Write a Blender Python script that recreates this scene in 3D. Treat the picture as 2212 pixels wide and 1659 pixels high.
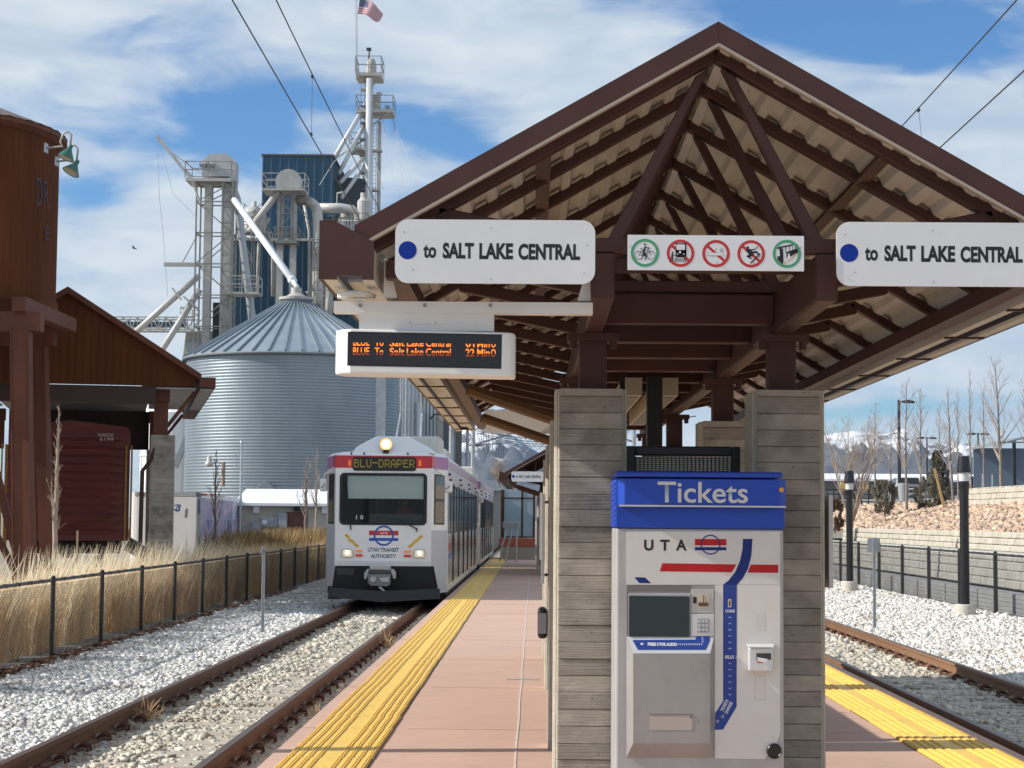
import bpy, math, random
import numpy as np
from mathutils import Vector, Matrix
random.seed(7); RN = np.random.default_rng(7)
for _o in list(bpy.data.objects): bpy.data.objects.remove(_o)
SC = bpy.context.scene; COL = SC.collection
rad = math.radians
# ---------------------------------------------------------------- camera
F_PX, CX, CY = 4000.0, 1106.0, 829.5          # focal length and centre in a 2212 x 1659 frame
YAW, PITCH, ROLL = rad(.70), rad(4.18), rad(.45)
CAM = Vector((0, 0, 1.68))
FW = Vector((-math.sin(YAW)*math.cos(PITCH), math.cos(YAW)*math.cos(PITCH), math.sin(PITCH)))
R0 = Vector((math.cos(YAW), math.sin(YAW), 0)); U0 = R0.cross(FW)
RT = R0*math.cos(ROLL)+U0*math.sin(ROLL); UP = U0*math.cos(ROLL)-R0*math.sin(ROLL)
cd = bpy.data.cameras.new('camera'); co = bpy.data.objects.new('camera', cd); COL.objects.link(co)
cd.sensor_width = 36; cd.lens = 36*F_PX/2212; cd.clip_start = .1; cd.clip_end = 40000
co.matrix_world = Matrix(((RT.x, UP.x, -FW.x, CAM.x), (RT.y, UP.y, -FW.y, CAM.y), (RT.z, UP.z, -FW.z, CAM.z), (0, 0, 0, 1)))
SC.camera = co
def at(px, py, Y):
    d = FW*F_PX + RT*(px-CX) - UP*(py-CY)
    return CAM + d*(Y/d.y)
def ax(px, Y, py=1000): return at(px, py, Y).x
def az(px, py, Y): return at(px, py, Y).z
# ---------------------------------------------------------------- world, sun, exposure
SUN_AZ, SUN_EL = rad(-96), rad(32)           # azimuth from +Y (clockwise): the sun stands to the left, a touch behind the camera
sd = bpy.data.lights.new('sun', 'SUN'); sd.energy = 4.9; sd.angle = rad(.5); sd.color = (1, .94, .85)
so = bpy.data.objects.new('sun', sd); COL.objects.link(so)
SV = Vector((math.sin(SUN_AZ)*math.cos(SUN_EL), math.cos(SUN_AZ)*math.cos(SUN_EL), math.sin(SUN_EL)))
so.rotation_euler = SV.to_track_quat('Z', 'Y').to_euler(); so.location = (-30, 0, 40)
SC.view_settings.view_transform = 'Standard'; SC.view_settings.look = 'None'
SC.view_settings.gamma = 1; SC.view_settings.use_curve_mapping = False
SC.view_settings.exposure = .20
SC.cycles.use_denoising = True; SC.cycles.max_bounces = 8; SC.cycles.diffuse_bounces = 4
SC.cycles.transparent_max_bounces = 12; SC.cycles.sample_clamp_indirect = 6
W = bpy.data.worlds.new('World'); SC.world = W; W.use_nodes = True
def world():
    nt = W.node_tree; N, L = nt.nodes, nt.links; N.clear()
    def nd(t, **k):
        n = N.new(t)
        for a, b in k.items(): setattr(n, a, b)
        return n
    def mth(op, a, b=None, clamp=False):
        n = nd('ShaderNodeMath', operation=op, use_clamp=clamp)
        for i, v in enumerate((a, b)):
            if v is None: continue
            if isinstance(v, (int, float)): n.inputs[i].default_value = v
            else: L.new(v, n.inputs[i])
        return n.outputs[0]
    out = nd('ShaderNodeOutputWorld')
    sky = nd('ShaderNodeTexSky', sky_type='NISHITA', sun_disc=False, sun_elevation=SUN_EL, sun_rotation=SUN_AZ)
    sky.altitude = 1300; sky.air_density = 1.3; sky.dust_density = .3; sky.ozone_density = 2.5
    tint = nd('ShaderNodeMix', data_type='RGBA', blend_type='MULTIPLY'); tint.inputs[0].default_value = 1
    L.new(sky.outputs[0], tint.inputs[6]); tint.inputs[7].default_value = (.60, .93, 1.30, 1)
    b1 = nd('ShaderNodeBackground'); L.new(tint.outputs[2], b1.inputs[0]); b1.inputs[1].default_value = .088
    tc = nd('ShaderNodeTexCoord'); sep = nd('ShaderNodeSeparateXYZ'); L.new(tc.outputs['Generated'], sep.inputs[0])
    az_ = mth('ARCTAN2', sep.outputs[0], sep.outputs[1]); el = mth('ARCSINE', sep.outputs[2])
    # cloud layer seen in perspective: bands flatten towards the horizon
    cmb = nd('ShaderNodeCombineXYZ'); L.new(mth('MULTIPLY', az_, 4.6), cmb.inputs[0])
    L.new(mth('MULTIPLY', el, 14.5), cmb.inputs[1])
    warp = nd('ShaderNodeTexNoise'); warp.inputs['Scale'].default_value = 1.6; warp.inputs['Detail'].default_value = 3
    L.new(cmb.outputs[0], warp.inputs['Vector'])
    wv = nd('ShaderNodeVectorMath', operation='MULTIPLY_ADD'); L.new(warp.outputs['Color'], wv.inputs[0])
    wv.inputs[1].default_value = (.7, .7, .7); L.new(cmb.outputs[0], wv.inputs[2])
    n1 = nd('ShaderNodeTexNoise'); n1.inputs['Scale'].default_value = 1.5; n1.inputs['Detail'].default_value = 9
    n1.inputs['Roughness'].default_value = .57; L.new(wv.outputs[0], n1.inputs['Vector'])
    n2 = nd('ShaderNodeTexNoise'); n2.inputs['Scale'].default_value = 2.2; n2.inputs['Detail'].default_value = 7
    vo = nd('ShaderNodeVectorMath', operation='ADD'); vo.inputs[1].default_value = (7.3, 2.1, 4); L.new(wv.outputs[0], vo.inputs[0])
    L.new(vo.outputs[0], n2.inputs['Vector'])
    cov = mth('ADD', n1.outputs[0], .125)
    # breaks in the cloud deck: (azimuth, elevation, half width, half height, tilt, strength)
    def blob(px, py, wx, wy, tilt, s):
        d = FW*F_PX + RT*(px-CX) - UP*(py-CY); d.normalize()
        a0, e0 = math.atan2(d.x, d.y), math.asin(d.z)
        da, de = mth('SUBTRACT', az_, a0), mth('SUBTRACT', el, e0)
        c, sn = math.cos(rad(tilt)), math.sin(rad(tilt))
        u = mth('ADD', mth('MULTIPLY', da, c), mth('MULTIPLY', de, sn)); v = mth('SUBTRACT', mth('MULTIPLY', de, c), mth('MULTIPLY', da, sn))
        q = mth('ADD', mth('POWER', mth('ABSOLUTE', mth('DIVIDE', u, wx/F_PX)), 2), mth('POWER', mth('ABSOLUTE', mth('DIVIDE', v, wy/F_PX)), 2))
        return mth('MULTIPLY', mth('EXPONENT', mth('MULTIPLY', q, -1.0)), s)
    for b in ((560, 265, 190, 95, 12, -.30), (960, 300, 210, 60, -14, -.34), (1960, 60, 420, 95, -10, -.34), (380, 30, 300, 60, 20, -.16),
              (1240, 330, 200, 60, 35, -.10), (210, 420, 100, 40, 10, -.20), (180, 600, 90, 40, 0, -.12), (2150, 640, 160, 30, 10, -.22), (1840, 890, 300, 18, 4, -.2),
              (1300, 150, 420, 110, -14, .14), (1750, 170, 420, 60, -10, .12), (2100, 320, 320, 120, 0, .08), (120, 330, 200, 190, 0, .10), (250, 700, 320, 160, 0, .12), (700, 80, 260, 100, 0, .06), (2000, 790, 360, 60, 5, .14), (420, 450, 160, 70, 0, .16), (30, 90, 90, 60, 0, .2)):
        cov = mth('ADD', cov, blob(*b))
    rp = nd('ShaderNodeValToRGB'); L.new(cov, rp.inputs[0]); cr = rp.color_ramp
    cr.elements[0].position = .40; cr.elements[0].color = (0, 0, 0, 1); cr.elements[1].position = .70; cr.elements[1].color = (1, 1, 1, 1)
    cr.interpolation = 'EASE'
    cc = nd('ShaderNodeValToRGB'); L.new(n2.outputs[0], cc.inputs[0]); r2 = cc.color_ramp
    r2.elements[0].position = .34; r2.elements[0].color = (.54, .67, .83, 1); r2.elements[1].position = .62; r2.elements[1].color = (.80, .88, .95, 1)
    b2 = nd('ShaderNodeBackground'); L.new(cc.outputs[0], b2.inputs[0]); b2.inputs[1].default_value = .78
    mx = nd('ShaderNodeMixShader'); L.new(rp.outputs[0], mx.inputs[0]); L.new(b1.outputs[0], mx.inputs[1]); L.new(b2.outputs[0], mx.inputs[2])
    L.new(mx.outputs[0], out.inputs[0])
world()
# ---------------------------------------------------------------- helpers
def s2l(v): v /= 255; return v/12.92 if v <= .04045 else ((v+.055)/1.055)**2.4
def rgb(r, g, b): return (s2l(r), s2l(g), s2l(b), 1)
MATS = {}
def mat(name, col, rough=.6, metal=0., col2=None, scale=6., thr=(.35, .7), stretch=(1, 1, 1), bump=0., bscale=60., bstretch=None, spec=.5, isl=0., coord='Object', emit=None, estr=1., coat=0., detail=6.):
    if name in MATS: return MATS[name]
    m = bpy.data.materials.new(name); m.use_nodes = True; MATS[name] = m
    nt = m.node_tree; N, L = nt.nodes, nt.links; b = N['Principled BSDF']
    col = tuple(col[:3])+(1,)
    b.inputs['Base Color'].default_value = col; b.inputs['Roughness'].default_value = rough; b.inputs['Metallic'].default_value = metal
    b.inputs['Specular IOR Level'].default_value = spec; b.inputs['Coat Weight'].default_value = coat
    if emit: b.inputs['Emission Color'].default_value = tuple(emit[:3])+(1,); b.inputs['Emission Strength'].default_value = estr
    tc = N.new('ShaderNodeTexCoord'); last = None
    if col2:
        mp = N.new('ShaderNodeMapping'); mp.inputs['Scale'].default_value = stretch; L.new(tc.outputs[coord], mp.inputs[0])
        nz = N.new('ShaderNodeTexNoise'); nz.inputs['Scale'].default_value = scale; nz.inputs['Detail'].default_value = detail; nz.inputs['Roughness'].default_value = .6
        L.new(mp.outputs[0], nz.inputs[0])
        rp = N.new('ShaderNodeValToRGB'); L.new(nz.outputs[0], rp.inputs[0])
        rp.color_ramp.elements[0].position = thr[0]; rp.color_ramp.elements[1].position = thr[1]
        rp.color_ramp.elements[0].color = tuple(col2[:3])+(1,); rp.color_ramp.elements[1].color = col
        last = rp.outputs[0]
    if isl:
        g = N.new('ShaderNodeNewGeometry'); mr = N.new('ShaderNodeMapRange'); L.new(g.outputs['Random Per Island'], mr.inputs[0])
        mr.inputs[3].default_value = 1-isl; mr.inputs[4].default_value = 1+isl*.6
        mm = N.new('ShaderNodeMix'); mm.data_type = 'RGBA'; mm.blend_type = 'MULTIPLY'; mm.inputs[0].default_value = 1
        if last: L.new(last, mm.inputs[6])
        else: mm.inputs[6].default_value = col
        L.new(mr.outputs[0], mm.inputs[7]); last = mm.outputs[2]
    if last: L.new(last, b.inputs['Base Color'])
    if bump:
        mp2 = N.new('ShaderNodeMapping'); mp2.inputs['Scale'].default_value = bstretch or (1, 1, 1); L.new(tc.outputs[coord], mp2.inputs[0])
        n2 = N.new('ShaderNodeTexNoise'); n2.inputs['Scale'].default_value = bscale; n2.inputs['Detail'].default_value = 5; L.new(mp2.outputs[0], n2.inputs[0])
        bp = N.new('ShaderNodeBump'); bp.inputs['Strength'].default_value = bump; bp.inputs['Distance'].default_value = .02
        L.new(n2.outputs[0], bp.inputs['Height']); L.new(bp.outputs[0], b.inputs['Normal'])
    return m
def add_spots(m, sc, dark, lo=.62, hi=.70, stretch=(1, 1, 1)):
    """worn or dirty patches over a material's own colour"""
    nt = m.node_tree; N, L = nt.nodes, nt.links; b = N['Principled BSDF']; src = b.inputs['Base Color'].links[0].from_socket if b.inputs['Base Color'].links else None
    tc = N.new('ShaderNodeTexCoord'); mp = N.new('ShaderNodeMapping'); mp.inputs['Scale'].default_value = stretch; L.new(tc.outputs['Object'], mp.inputs[0])
    nz = N.new('ShaderNodeTexNoise'); nz.inputs['Scale'].default_value = sc; nz.inputs['Detail'].default_value = 4; L.new(mp.outputs[0], nz.inputs[0])
    mr = N.new('ShaderNodeMapRange'); L.new(nz.outputs[0], mr.inputs[0]); mr.inputs[1].default_value = lo; mr.inputs[2].default_value = hi; mr.inputs[3].default_value = 1; mr.inputs[4].default_value = dark
    mm = N.new('ShaderNodeMix'); mm.data_type = 'RGBA'; mm.blend_type = 'MULTIPLY'; mm.inputs[0].default_value = 1
    if src: L.new(src, mm.inputs[6])
    else: mm.inputs[6].default_value = b.inputs['Base Color'].default_value
    L.new(mr.outputs[0], mm.inputs[7]); L.new(mm.outputs[2], b.inputs['Base Color'])
ORG = {}
def tag(o, label=None, cat=None, group=None, kind=None):
    if label: o['label'] = label
    if cat: o['category'] = cat
    if group: o['group'] = group
    if kind: o['kind'] = kind
    return o
def empty(name, loc, label=None, cat=None, group=None):
    o = bpy.data.objects.new(name, None); COL.objects.link(o); o.location = loc; o.empty_display_size = .2
    ORG[o.name] = Vector(loc); return tag(o, label, cat, group)
def link(name, me, m, parent=None, smooth=False, bevel=0., bseg=2):
    while parent is not None and parent.parent is not None and parent.parent.parent is not None: parent = parent.parent   # thing > part > sub-part
    o = bpy.data.objects.new(name, me); COL.objects.link(o)
    if m is not None: me.materials.append(m)
    if parent is not None:
        og = ORG[parent.name]
    else:
        n = len(me.vertices); co_ = np.empty(n*3); me.vertices.foreach_get('co', co_); co_ = co_.reshape(-1, 3)
        og = Vector(((co_[:, 0].min()+co_[:, 0].max())/2, (co_[:, 1].min()+co_[:, 1].max())/2, co_[:, 2].min()))
        o.location = og
    me.transform(Matrix.Translation(-og)); ORG[o.name] = og
    if parent is not None: o.parent = parent
    if smooth: me.polygons.foreach_set('use_smooth', [True]*len(me.polygons))
    if bevel:
        bm_ = o.modifiers.new('bevel', 'BEVEL'); bm_.width = bevel; bm_.segments = bseg; bm_.limit_method = 'ANGLE'; bm_.angle_limit = rad(40)
    return o
EACH = {'brace_pipe', 'corner_panel', 'blue_curve', 'skirt_panel', 'gusset_bracket', 'gutter_strap', 'rivet', 'bracket', 'bolt', 'cover_screw', 'side_lamp', 'bumper_rib', 'gutter_hook', 'brace', 'clearance_lamp', 'distributing_pipe', 'vertical_duct', 'guy_wire', 'running_gear', 'tie_bracket', 'coupler_arm', 'leg_casing', 'roof_box', 'gutter_soffit', 'partition_post', 'recess_shade_strip', 'soffit', 'cross_beam', 'leg_flange', 'diagonal_brace', 'rope', 'spout_brace', 'roof_grab', 'louvre', 'spacer', 'cantilever', 'insulator'}
class MB:
    def __init__(s): s.v = []; s.f = []; s.M = None; s.r = []
    def add(s, vs, fs):
        n = len(s.v); s.r.append((n, len(s.f)))
        if s.M is not None: vs = [tuple(s.M @ Vector(v)) for v in vs]
        s.v += [tuple(v) for v in vs]; s.f += [tuple(i+n for i in f) for f in fs]; return s
    def box(s, x0, x1, y0, y1, z0, z1):
        vs = [(x, y, z) for z in (z0, z1) for y in (y0, y1) for x in (x0, x1)]
        return s.add(vs, [(0, 2, 3, 1), (4, 5, 7, 6), (0, 1, 5, 4), (2, 6, 7, 3), (0, 4, 6, 2), (1, 3, 7, 5)])
    def bar(s, p0, p1, w, h=None, up=(0, 0, 1)):
        h = h or w; p0, p1 = Vector(p0), Vector(p1); d = (p1-p0).normalized(); up = Vector(up)
        if abs(d.dot(up)) > .98: up = Vector((0, 1, 0))
        a = d.cross(up).normalized()*w/2; b = a.cross(d).normalized()*h/2
        vs = [p+q for p in (p0, p1) for q in (-a-b, a-b, a+b, -a+b)]
        return s.add(vs, [(0, 1, 2, 3), (7, 6, 5, 4), (0, 4, 5, 1), (1, 5, 6, 2), (2, 6, 7, 3), (3, 7, 4, 0)])
    def tube(s, pts, r, n=8, caps=True):
        pts = [Vector(p) for p in pts]; rs = r if isinstance(r, (list, tuple)) else [r]*len(pts)
        vs = []; prev = None
        for i, p in enumerate(pts):
            d = (pts[min(i+1, len(pts)-1)]-pts[max(i-1, 0)]).normalized()
            if prev is None:
                a = d.cross(Vector((0, 0, 1)));
                if a.length < .1: a = d.cross(Vector((0, 1, 0)))
            else: a = prev-d*prev.dot(d)
            a.normalize(); prev = a; b = d.cross(a)
            vs += [p+(a*math.cos(t)+b*math.sin(t))*rs[i] for t in [2*math.pi*k/n for k in range(n)]]
        fs = [(i*n+k, i*n+(k+1) % n, (i+1)*n+(k+1) % n, (i+1)*n+k) for i in range(len(pts)-1) for k in range(n)]
        if caps: fs += [tuple(range(n))[::-1], tuple((len(pts)-1)*n+k for k in range(n))]
        return s.add(vs, fs)
    def lathe(s, prof, c, n=32, a0=0, a1=2*math.pi, caps=False):
        full = abs(a1-a0-2*math.pi) < 1e-6; m = n if full else n+1
        vs = [(c[0]+r*math.cos(a0+(a1-a0)*k/n), c[1]+r*math.sin(a0+(a1-a0)*k/n), c[2]+z) for r, z in prof for k in range(m)]
        fs = [(i*m+k, i*m+(k+1) % m, (i+1)*m+(k+1) % m, (i+1)*m+k) for i in range(len(prof)-1) for k in range(n)]
        if caps: fs += [tuple(range(m))[::-1], tuple((len(prof)-1)*m+k for k in range(m))]
        return s.add(vs, fs)
    def prism(s, pts, ext):
        pts = [Vector(p) for p in pts]; e = Vector(ext); n = len(pts)
        nrm = Vector((0, 0, 0))
        for i in range(n): nrm += pts[i].cross(pts[(i+1) % n])
        if nrm.dot(e) > 0: pts = pts[::-1]
        return s.add(pts+[p+e for p in pts], [tuple(range(n)), tuple(range(2*n-1, n-1, -1))]+[(i, n+i, n+(i+1) % n, (i+1) % n) for i in range(n)])
    def plate(s, poly, y, t):                     # polygon of (x, z) standing at depth y, t thick away from the viewer
        return s.prism([(x, y, z) for x, z in poly], (0, t, 0))
    def ring(s, c, r0, r1, y, t, n=40):
        for k in range(n):
            a, b = 2*math.pi*k/n, 2*math.pi*(k+1)/n
            s.plate([(c[0]+r*math.cos(q), c[1]+r*math.sin(q)) for r, q in ((r0, a), (r1, a), (r1, b), (r0, b))], y, t)
        return s
    def disc(s, c, r, y, t, n=28): return s.plate([(c[0]+r*math.cos(2*math.pi*k/n), c[1]+r*math.sin(2*math.pi*k/n)) for k in range(n)], y, t)
    def build(s, name, m, parent=None, smooth=False, bevel=0., bseg=2):
        if name in EACH and len(s.r) > 1 and parent is not None:      # every piece an object of its own
            o = None
            for i, (nv, nf) in enumerate(s.r):
                ev, ef = s.r[i+1] if i+1 < len(s.r) else (len(s.v), len(s.f)); me = bpy.data.meshes.new(name)
                me.from_pydata(s.v[nv:ev], [], [tuple(k-nv for k in f) for f in s.f[nf:ef]]); me.validate(); me.update(); o = link(name, me, m, parent, smooth, bevel, bseg)
            return o
        me = bpy.data.meshes.new(name); me.from_pydata(s.v, [], s.f); me.validate(); me.update()
        return link(name, me, m, parent, smooth, bevel, bseg)
def rrect(x0, x1, z0, z1, r, n=6):
    p = []
    for cx, cz, a in ((x1-r, z1-r, 0), (x0+r, z1-r, 90), (x0+r, z0+r, 180), (x1-r, z0+r, 270)):
        p += [(cx+r*math.cos(rad(a+90*k/n)), cz+r*math.sin(rad(a+90*k/n))) for k in range(n+1)]
    return p
def np_mesh(name, V, Fq, m, parent=None, smooth=False):     # V (n,3), Fq (k, 3 or 4)
    me = bpy.data.meshes.new(name); V = np.asarray(V, np.float32); Fq = np.asarray(Fq, np.int32); k = Fq.shape[1]
    me.vertices.add(len(V)); me.vertices.foreach_set('co', V.ravel())
    me.loops.add(Fq.size); me.loops.foreach_set('vertex_index', Fq.ravel())
    me.polygons.add(len(Fq)); me.polygons.foreach_set('loop_start', np.arange(0, Fq.size, k, dtype=np.int32))
    me.update(calc_edges=True); me.validate()
    return link(name, me, m, parent, smooth)
def text_mesh(body, bold=0.):
    cu = bpy.data.curves.new('t', 'FONT'); cu.body = body; cu.size = 1; cu.offset = bold; cu.extrude = 0; cu.resolution_u = 4
    o = bpy.data.objects.new('t', cu); COL.objects.link(o); dg = bpy.context.evaluated_depsgraph_get()
    me = bpy.data.meshes.new_from_object(o.evaluated_get(dg)); bpy.data.objects.remove(o); bpy.data.curves.remove(cu)
    v = np.empty(len(me.vertices)*3); me.vertices.foreach_get('co', v); v = v.reshape(-1, 3)
    return me, v
def fit_text(name, body, x0, x1, z0, z1, y, m, parent=None, bold=.0, rot=0., fn=None):
    """lettering that fills the box x0..x1, z0..z1 on the plane y (facing -y); fn(x, z) may place it elsewhere"""
    me, v = text_mesh(body, bold)
    lo, hi = v.min(0), v.max(0); u = (v[:, :2]-lo[:2])/np.maximum(hi[:2]-lo[:2], 1e-6)
    X = x0+u[:, 0]*(x1-x0); Z = z0+u[:, 1]*(z1-z0)
    if rot:
        cx, cz = (x0+x1)/2, (z0+z1)/2; c, s = math.cos(rot), math.sin(rot)
        X, Z = cx+(X-cx)*c-(Z-cz)*s, cz+(X-cx)*s+(Z-cz)*c
    P = np.stack([X, np.full(len(X), y), Z], 1) if fn is None else np.array([fn(a, b) for a, b in zip(X, Z)])
    me.vertices.foreach_set('co', P.astype(np.float32).ravel()); me.update(); me.name = name
    return link(name, me, m, parent)
def dup(o, off, parent=None, label=None, group=None):
    c = o.copy(); COL.objects.link(c)
    if parent is None: c.location = Vector(o.location)+Vector(off); ORG[c.name] = ORG[o.name]+Vector(off)
    else: c.parent = parent
    if label: c['label'] = label
    if group: c['group'] = group
    for ch in list(o.children): dup(ch, (0, 0, 0), c)
    return c
# ---------------------------------------------------------------- materials
BROWN = mat('brown_painted_steel', (.088, .041, .035), .5, spec=.25, col2=(.070, .033, .028), scale=3, bump=.05, bscale=200)
CREAM = mat('cream_painted_deck', (.66, .64, .58), .55, col2=(.58, .555, .495), scale=2.5, thr=(.3, .6))
WHITE = mat('white_painted_metal', (.80, .80, .78), .35, col2=(.70, .70, .68), scale=3, thr=(.25, .5))
SIGNW = mat('white_sign_sheet', (.78, .79, .80), .3, col2=(.73, .74, .75), scale=4)
BLACK = mat('black_paint', (.012, .012, .013), .4)
INK = mat('black_lettering', (.012, .012, .014), .5)
BLUEINK = mat('deep_blue_print', (.006, .035, .30), .5, spec=.2)
REDINK = mat('red_print', (.52, .025, .03), .4)
GREENINK = mat('green_print', (.07, .33, .17), .4)
CAST = mat('galvanised_steel', (.50, .52, .54), .42, .65, col2=(.38, .40, .42), scale=5, bump=.03, bscale=80)
GREYP = mat('grey_paint', (.34, .36, .38), .5, col2=(.29, .31, .33), scale=4)
DARK = mat('dark_void', (.01, .01, .011), .8)
RUST = mat('rusty_corrugated_iron', (.128, .042, .0155), .85, col2=(.075, .025, .010), spec=.15, scale=1.4, stretch=(1, 1, .25), thr=(.3, .72), bump=.15, bscale=30)
RUSTD = mat('brown_timber_steel', (.17, .062, .036), .65, spec=.25, col2=(.11, .04, .024), scale=2, stretch=(1, 1, .3))
LEDON = mat('orange_led_dots', (.3, .05, .0), .5, emit=(1, .22, .02), estr=1.5)
# ================================================================ SETTING: ground, ballast, platform, tracks
XL, XR = (-3.97, -2.47), (4.09, 5.59)        # rail head centres of the two tracks
RT_Z = -.17; RB_Z = -.34                      # rail top and rail foot
SALMON = mat('salmon_concrete', (.60, .395, .305), .75, col2=(.53, .345, .262), scale=1.1, stretch=(.6, 1.3, 1), thr=(.28, .72), detail=12, bump=.12, bscale=220)
YEL = mat('yellow_tactile_plastic', (.86, .57, .11), .55, col2=(.78, .51, .10), scale=3, thr=(.28, .6), bump=.25, bscale=90)
add_spots(SALMON, 7, .93, .54, .68); add_spots(SALMON, 34, .80, .70, .74); add_spots(SALMON, .5, .92, .45, .68, (1, .5, 1))
add_spots(YEL, 9, .92, .55, .68, (1, .3, 1)); add_spots(YEL, 40, .75, .70, .74)
GROUND = mat('dry_earth', (.30, .25, .19), .9, col2=(.20, .165, .13), scale=.4)
g = MB(); g.add([(-6000, -80, -.6), (6000, -80, -.6), (6000, 9500, -.6), (-6000, 9500, -.6)], [(0, 1, 2, 3)])
tag(g.build('ground', GROUND), kind='structure')
BAL = mat('ballast_fines', (.34, .33, .31), .9, col2=(.16, .155, .145), scale=38, thr=(.36, .58), bump=1, bscale=45)
BALD = mat('dusty_ballast_fines', (.52, .475, .39), .9, col2=(.40, .36, .29), scale=14, thr=(.36, .6), bump=.6, bscale=60)
def strip_sheet(name, xs, zs, y0, y1, m, ny=60, amp=.02):
    V = []; nx = len(xs)
    for j in range(ny+1):
        y = y0+(y1-y0)*j/ny
        for x, z in zip(xs, zs): V.append((x, y, z+random.uniform(-amp, amp)))
    Fq = [(j*nx+i, j*nx+i+1, (j+1)*nx+i+1, (j+1)*nx+i) for j in range(ny) for i in range(nx-1)]
    return tag(np_mesh(name, V, Fq, m), kind='structure')
xsl = [-7.3, -6.8, -6.2, -5.4, -4.6, -4.06]; strip_sheet('ballast_shoulder', xsl, [-.34, -.33, -.34, -.36, -.36, -.365], 4, 120, BAL, 160)
strip_sheet('ballast_bed', [-4.04, -3.6, -3.0, -2.4, -1.86], [-.368, -.36, -.36, -.365, -.37], 4, 120, BALD, 160, .006)
xsr = [5.66, 6.1, 6.6, 7.2, 7.9, 8.6, 9.3]; ZR = [-.36, -.34, -.30, -.24, -.17, -.11, -.08]
strip_sheet('ballast_shoulder', xsr, ZR, 10, 120, BAL, 160)
strip_sheet('ballast_bed', [3.5, 4.0, 4.6, 5.2, 5.65], [-.37, -.365, -.36, -.36, -.365], 10, 120, BALD, 160, .006)
# crushed stones lying on the ballast
def stones(name, n, xr, yr, zf, size, m, ypow=1.6, flat=.7, tie=None):
    base = np.array([(x, y, z) for z in (-1, 1) for y in (-1, 1) for x in (-1, 1)], float)
    x = RN.uniform(xr[0], xr[1], n); t = RN.uniform(0, 1, n)**ypow; y = yr[0]+(yr[1]-yr[0])*t
    if tie is not None:            # fewer stones lie on top of the sleepers
        k = (np.abs((y-tie-.3+.38) % .76-.38) > .125) | (RN.uniform(0, 1, n) < .22); x, t, y = x[k], t[k], y[k]; n = len(x)
    sz = RN.lognormal(math.log(size), .32, n)*(1+.5*t)/2
    V = np.repeat(base[None], n, 0)+RN.uniform(-.62, .62, (n, 8, 3)); V *= RN.uniform(.55, 1.15, (n, 1, 3))*np.array([1, 1, flat])
    a = RN.uniform(0, 2*np.pi, n); b = RN.uniform(-.6, .6, n); ca, sa, cb, sb = np.cos(a), np.sin(a), np.cos(b), np.sin(b)
    R = np.zeros((n, 3, 3)); R[:, 0, 0] = ca*cb; R[:, 0, 1] = -sa; R[:, 0, 2] = ca*sb; R[:, 1, 0] = sa*cb; R[:, 1, 1] = ca; R[:, 1, 2] = sa*sb; R[:, 2, 0] = -sb; R[:, 2, 2] = cb
    V = np.einsum('nij,nkj->nki', R, V)*sz[:, None, None]
    V += np.stack([x, y, zf(x, y)+sz*.35], 1)[:, None, :]
    q = np.array([(0, 2, 3, 1), (4, 5, 7, 6), (0, 1, 5, 4), (2, 6, 7, 3), (0, 4, 6, 2), (1, 3, 7, 5)])
    Fq = (q[None]+(np.arange(n)*8)[:, None, None]).reshape(-1, 4)
    return tag(np_mesh(name, V.reshape(-1, 3), Fq, m), kind='stuff')
STONE = mat('grey_white_crushed_stone', (.66, .65, .62), .8, col2=(.40, .37, .34), scale=1.1, thr=(.3, .46), isl=.42, detail=2)
STONEW = mat('white_crushed_stone', (.70, .675, .63), .8, col2=(.42, .36, .30), scale=1.1, thr=(.28, .44), isl=.3, detail=2)
STONED = mat('dusty_crushed_stone', (.60, .56, .47), .85, col2=(.40, .34, .26), scale=1.4, thr=(.3, .5), isl=.3, detail=2)
STONER = mat('rust_stained_stone', (.42, .33, .25), .85, col2=(.24, .15, .09), scale=1.4, thr=(.3, .5), isl=.3, detail=2)
stones('ballast_stones', 125000, (-6.75, -4.06), (13.5, 52), lambda x, y: np.interp(x, xsl, [-.34, -.33, -.34, -.36, -.36, -.365])+RN.uniform(0, .012, len(x)), .028, STONE, 1.7)
stones('ballast_stones', 26000, (-3.9, -2.54), (12, 46), lambda x, y: -.372+.012*np.sin(x*5)+RN.uniform(-.012, .008, len(x)), .033, STONED, 1.7, .6, 12.0)
stones('ballast_stones', 5000, (-3.90, -3.72), (12, 44), lambda x, y: -.366+0*x, .030, STONER, 1.6, .6, 12.0); stones('ballast_stones', 4000, (-2.70, -2.54), (12, 44), lambda x, y: -.366+0*x, .030, STONER, 1.6, .6, 12.0); stones('ballast_stones', 4000, (-4.28, -4.06), (13, 44), lambda x, y: -.345+0*x, .030, STONER, 1.6, .6)
stones('ballast_stones', 2600, (-2.4, -1.9), (12, 44), lambda x, y: -.38+0*x, .038, STONED, 1.5, .6)
stones('ballast_stones', 100000, (5.68, 9.0), (17, 62), lambda x, y: np.interp(x, xsr, ZR)+RN.uniform(0, .02, len(x)), .032, STONEW, 1.4)
stones('ballast_stones', 14000, (4.16, 5.5), (15, 52), lambda x, y: -.372+RN.uniform(-.012, .01, len(x)), .040, STONED, 1.4, .6, 14.0)
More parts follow.
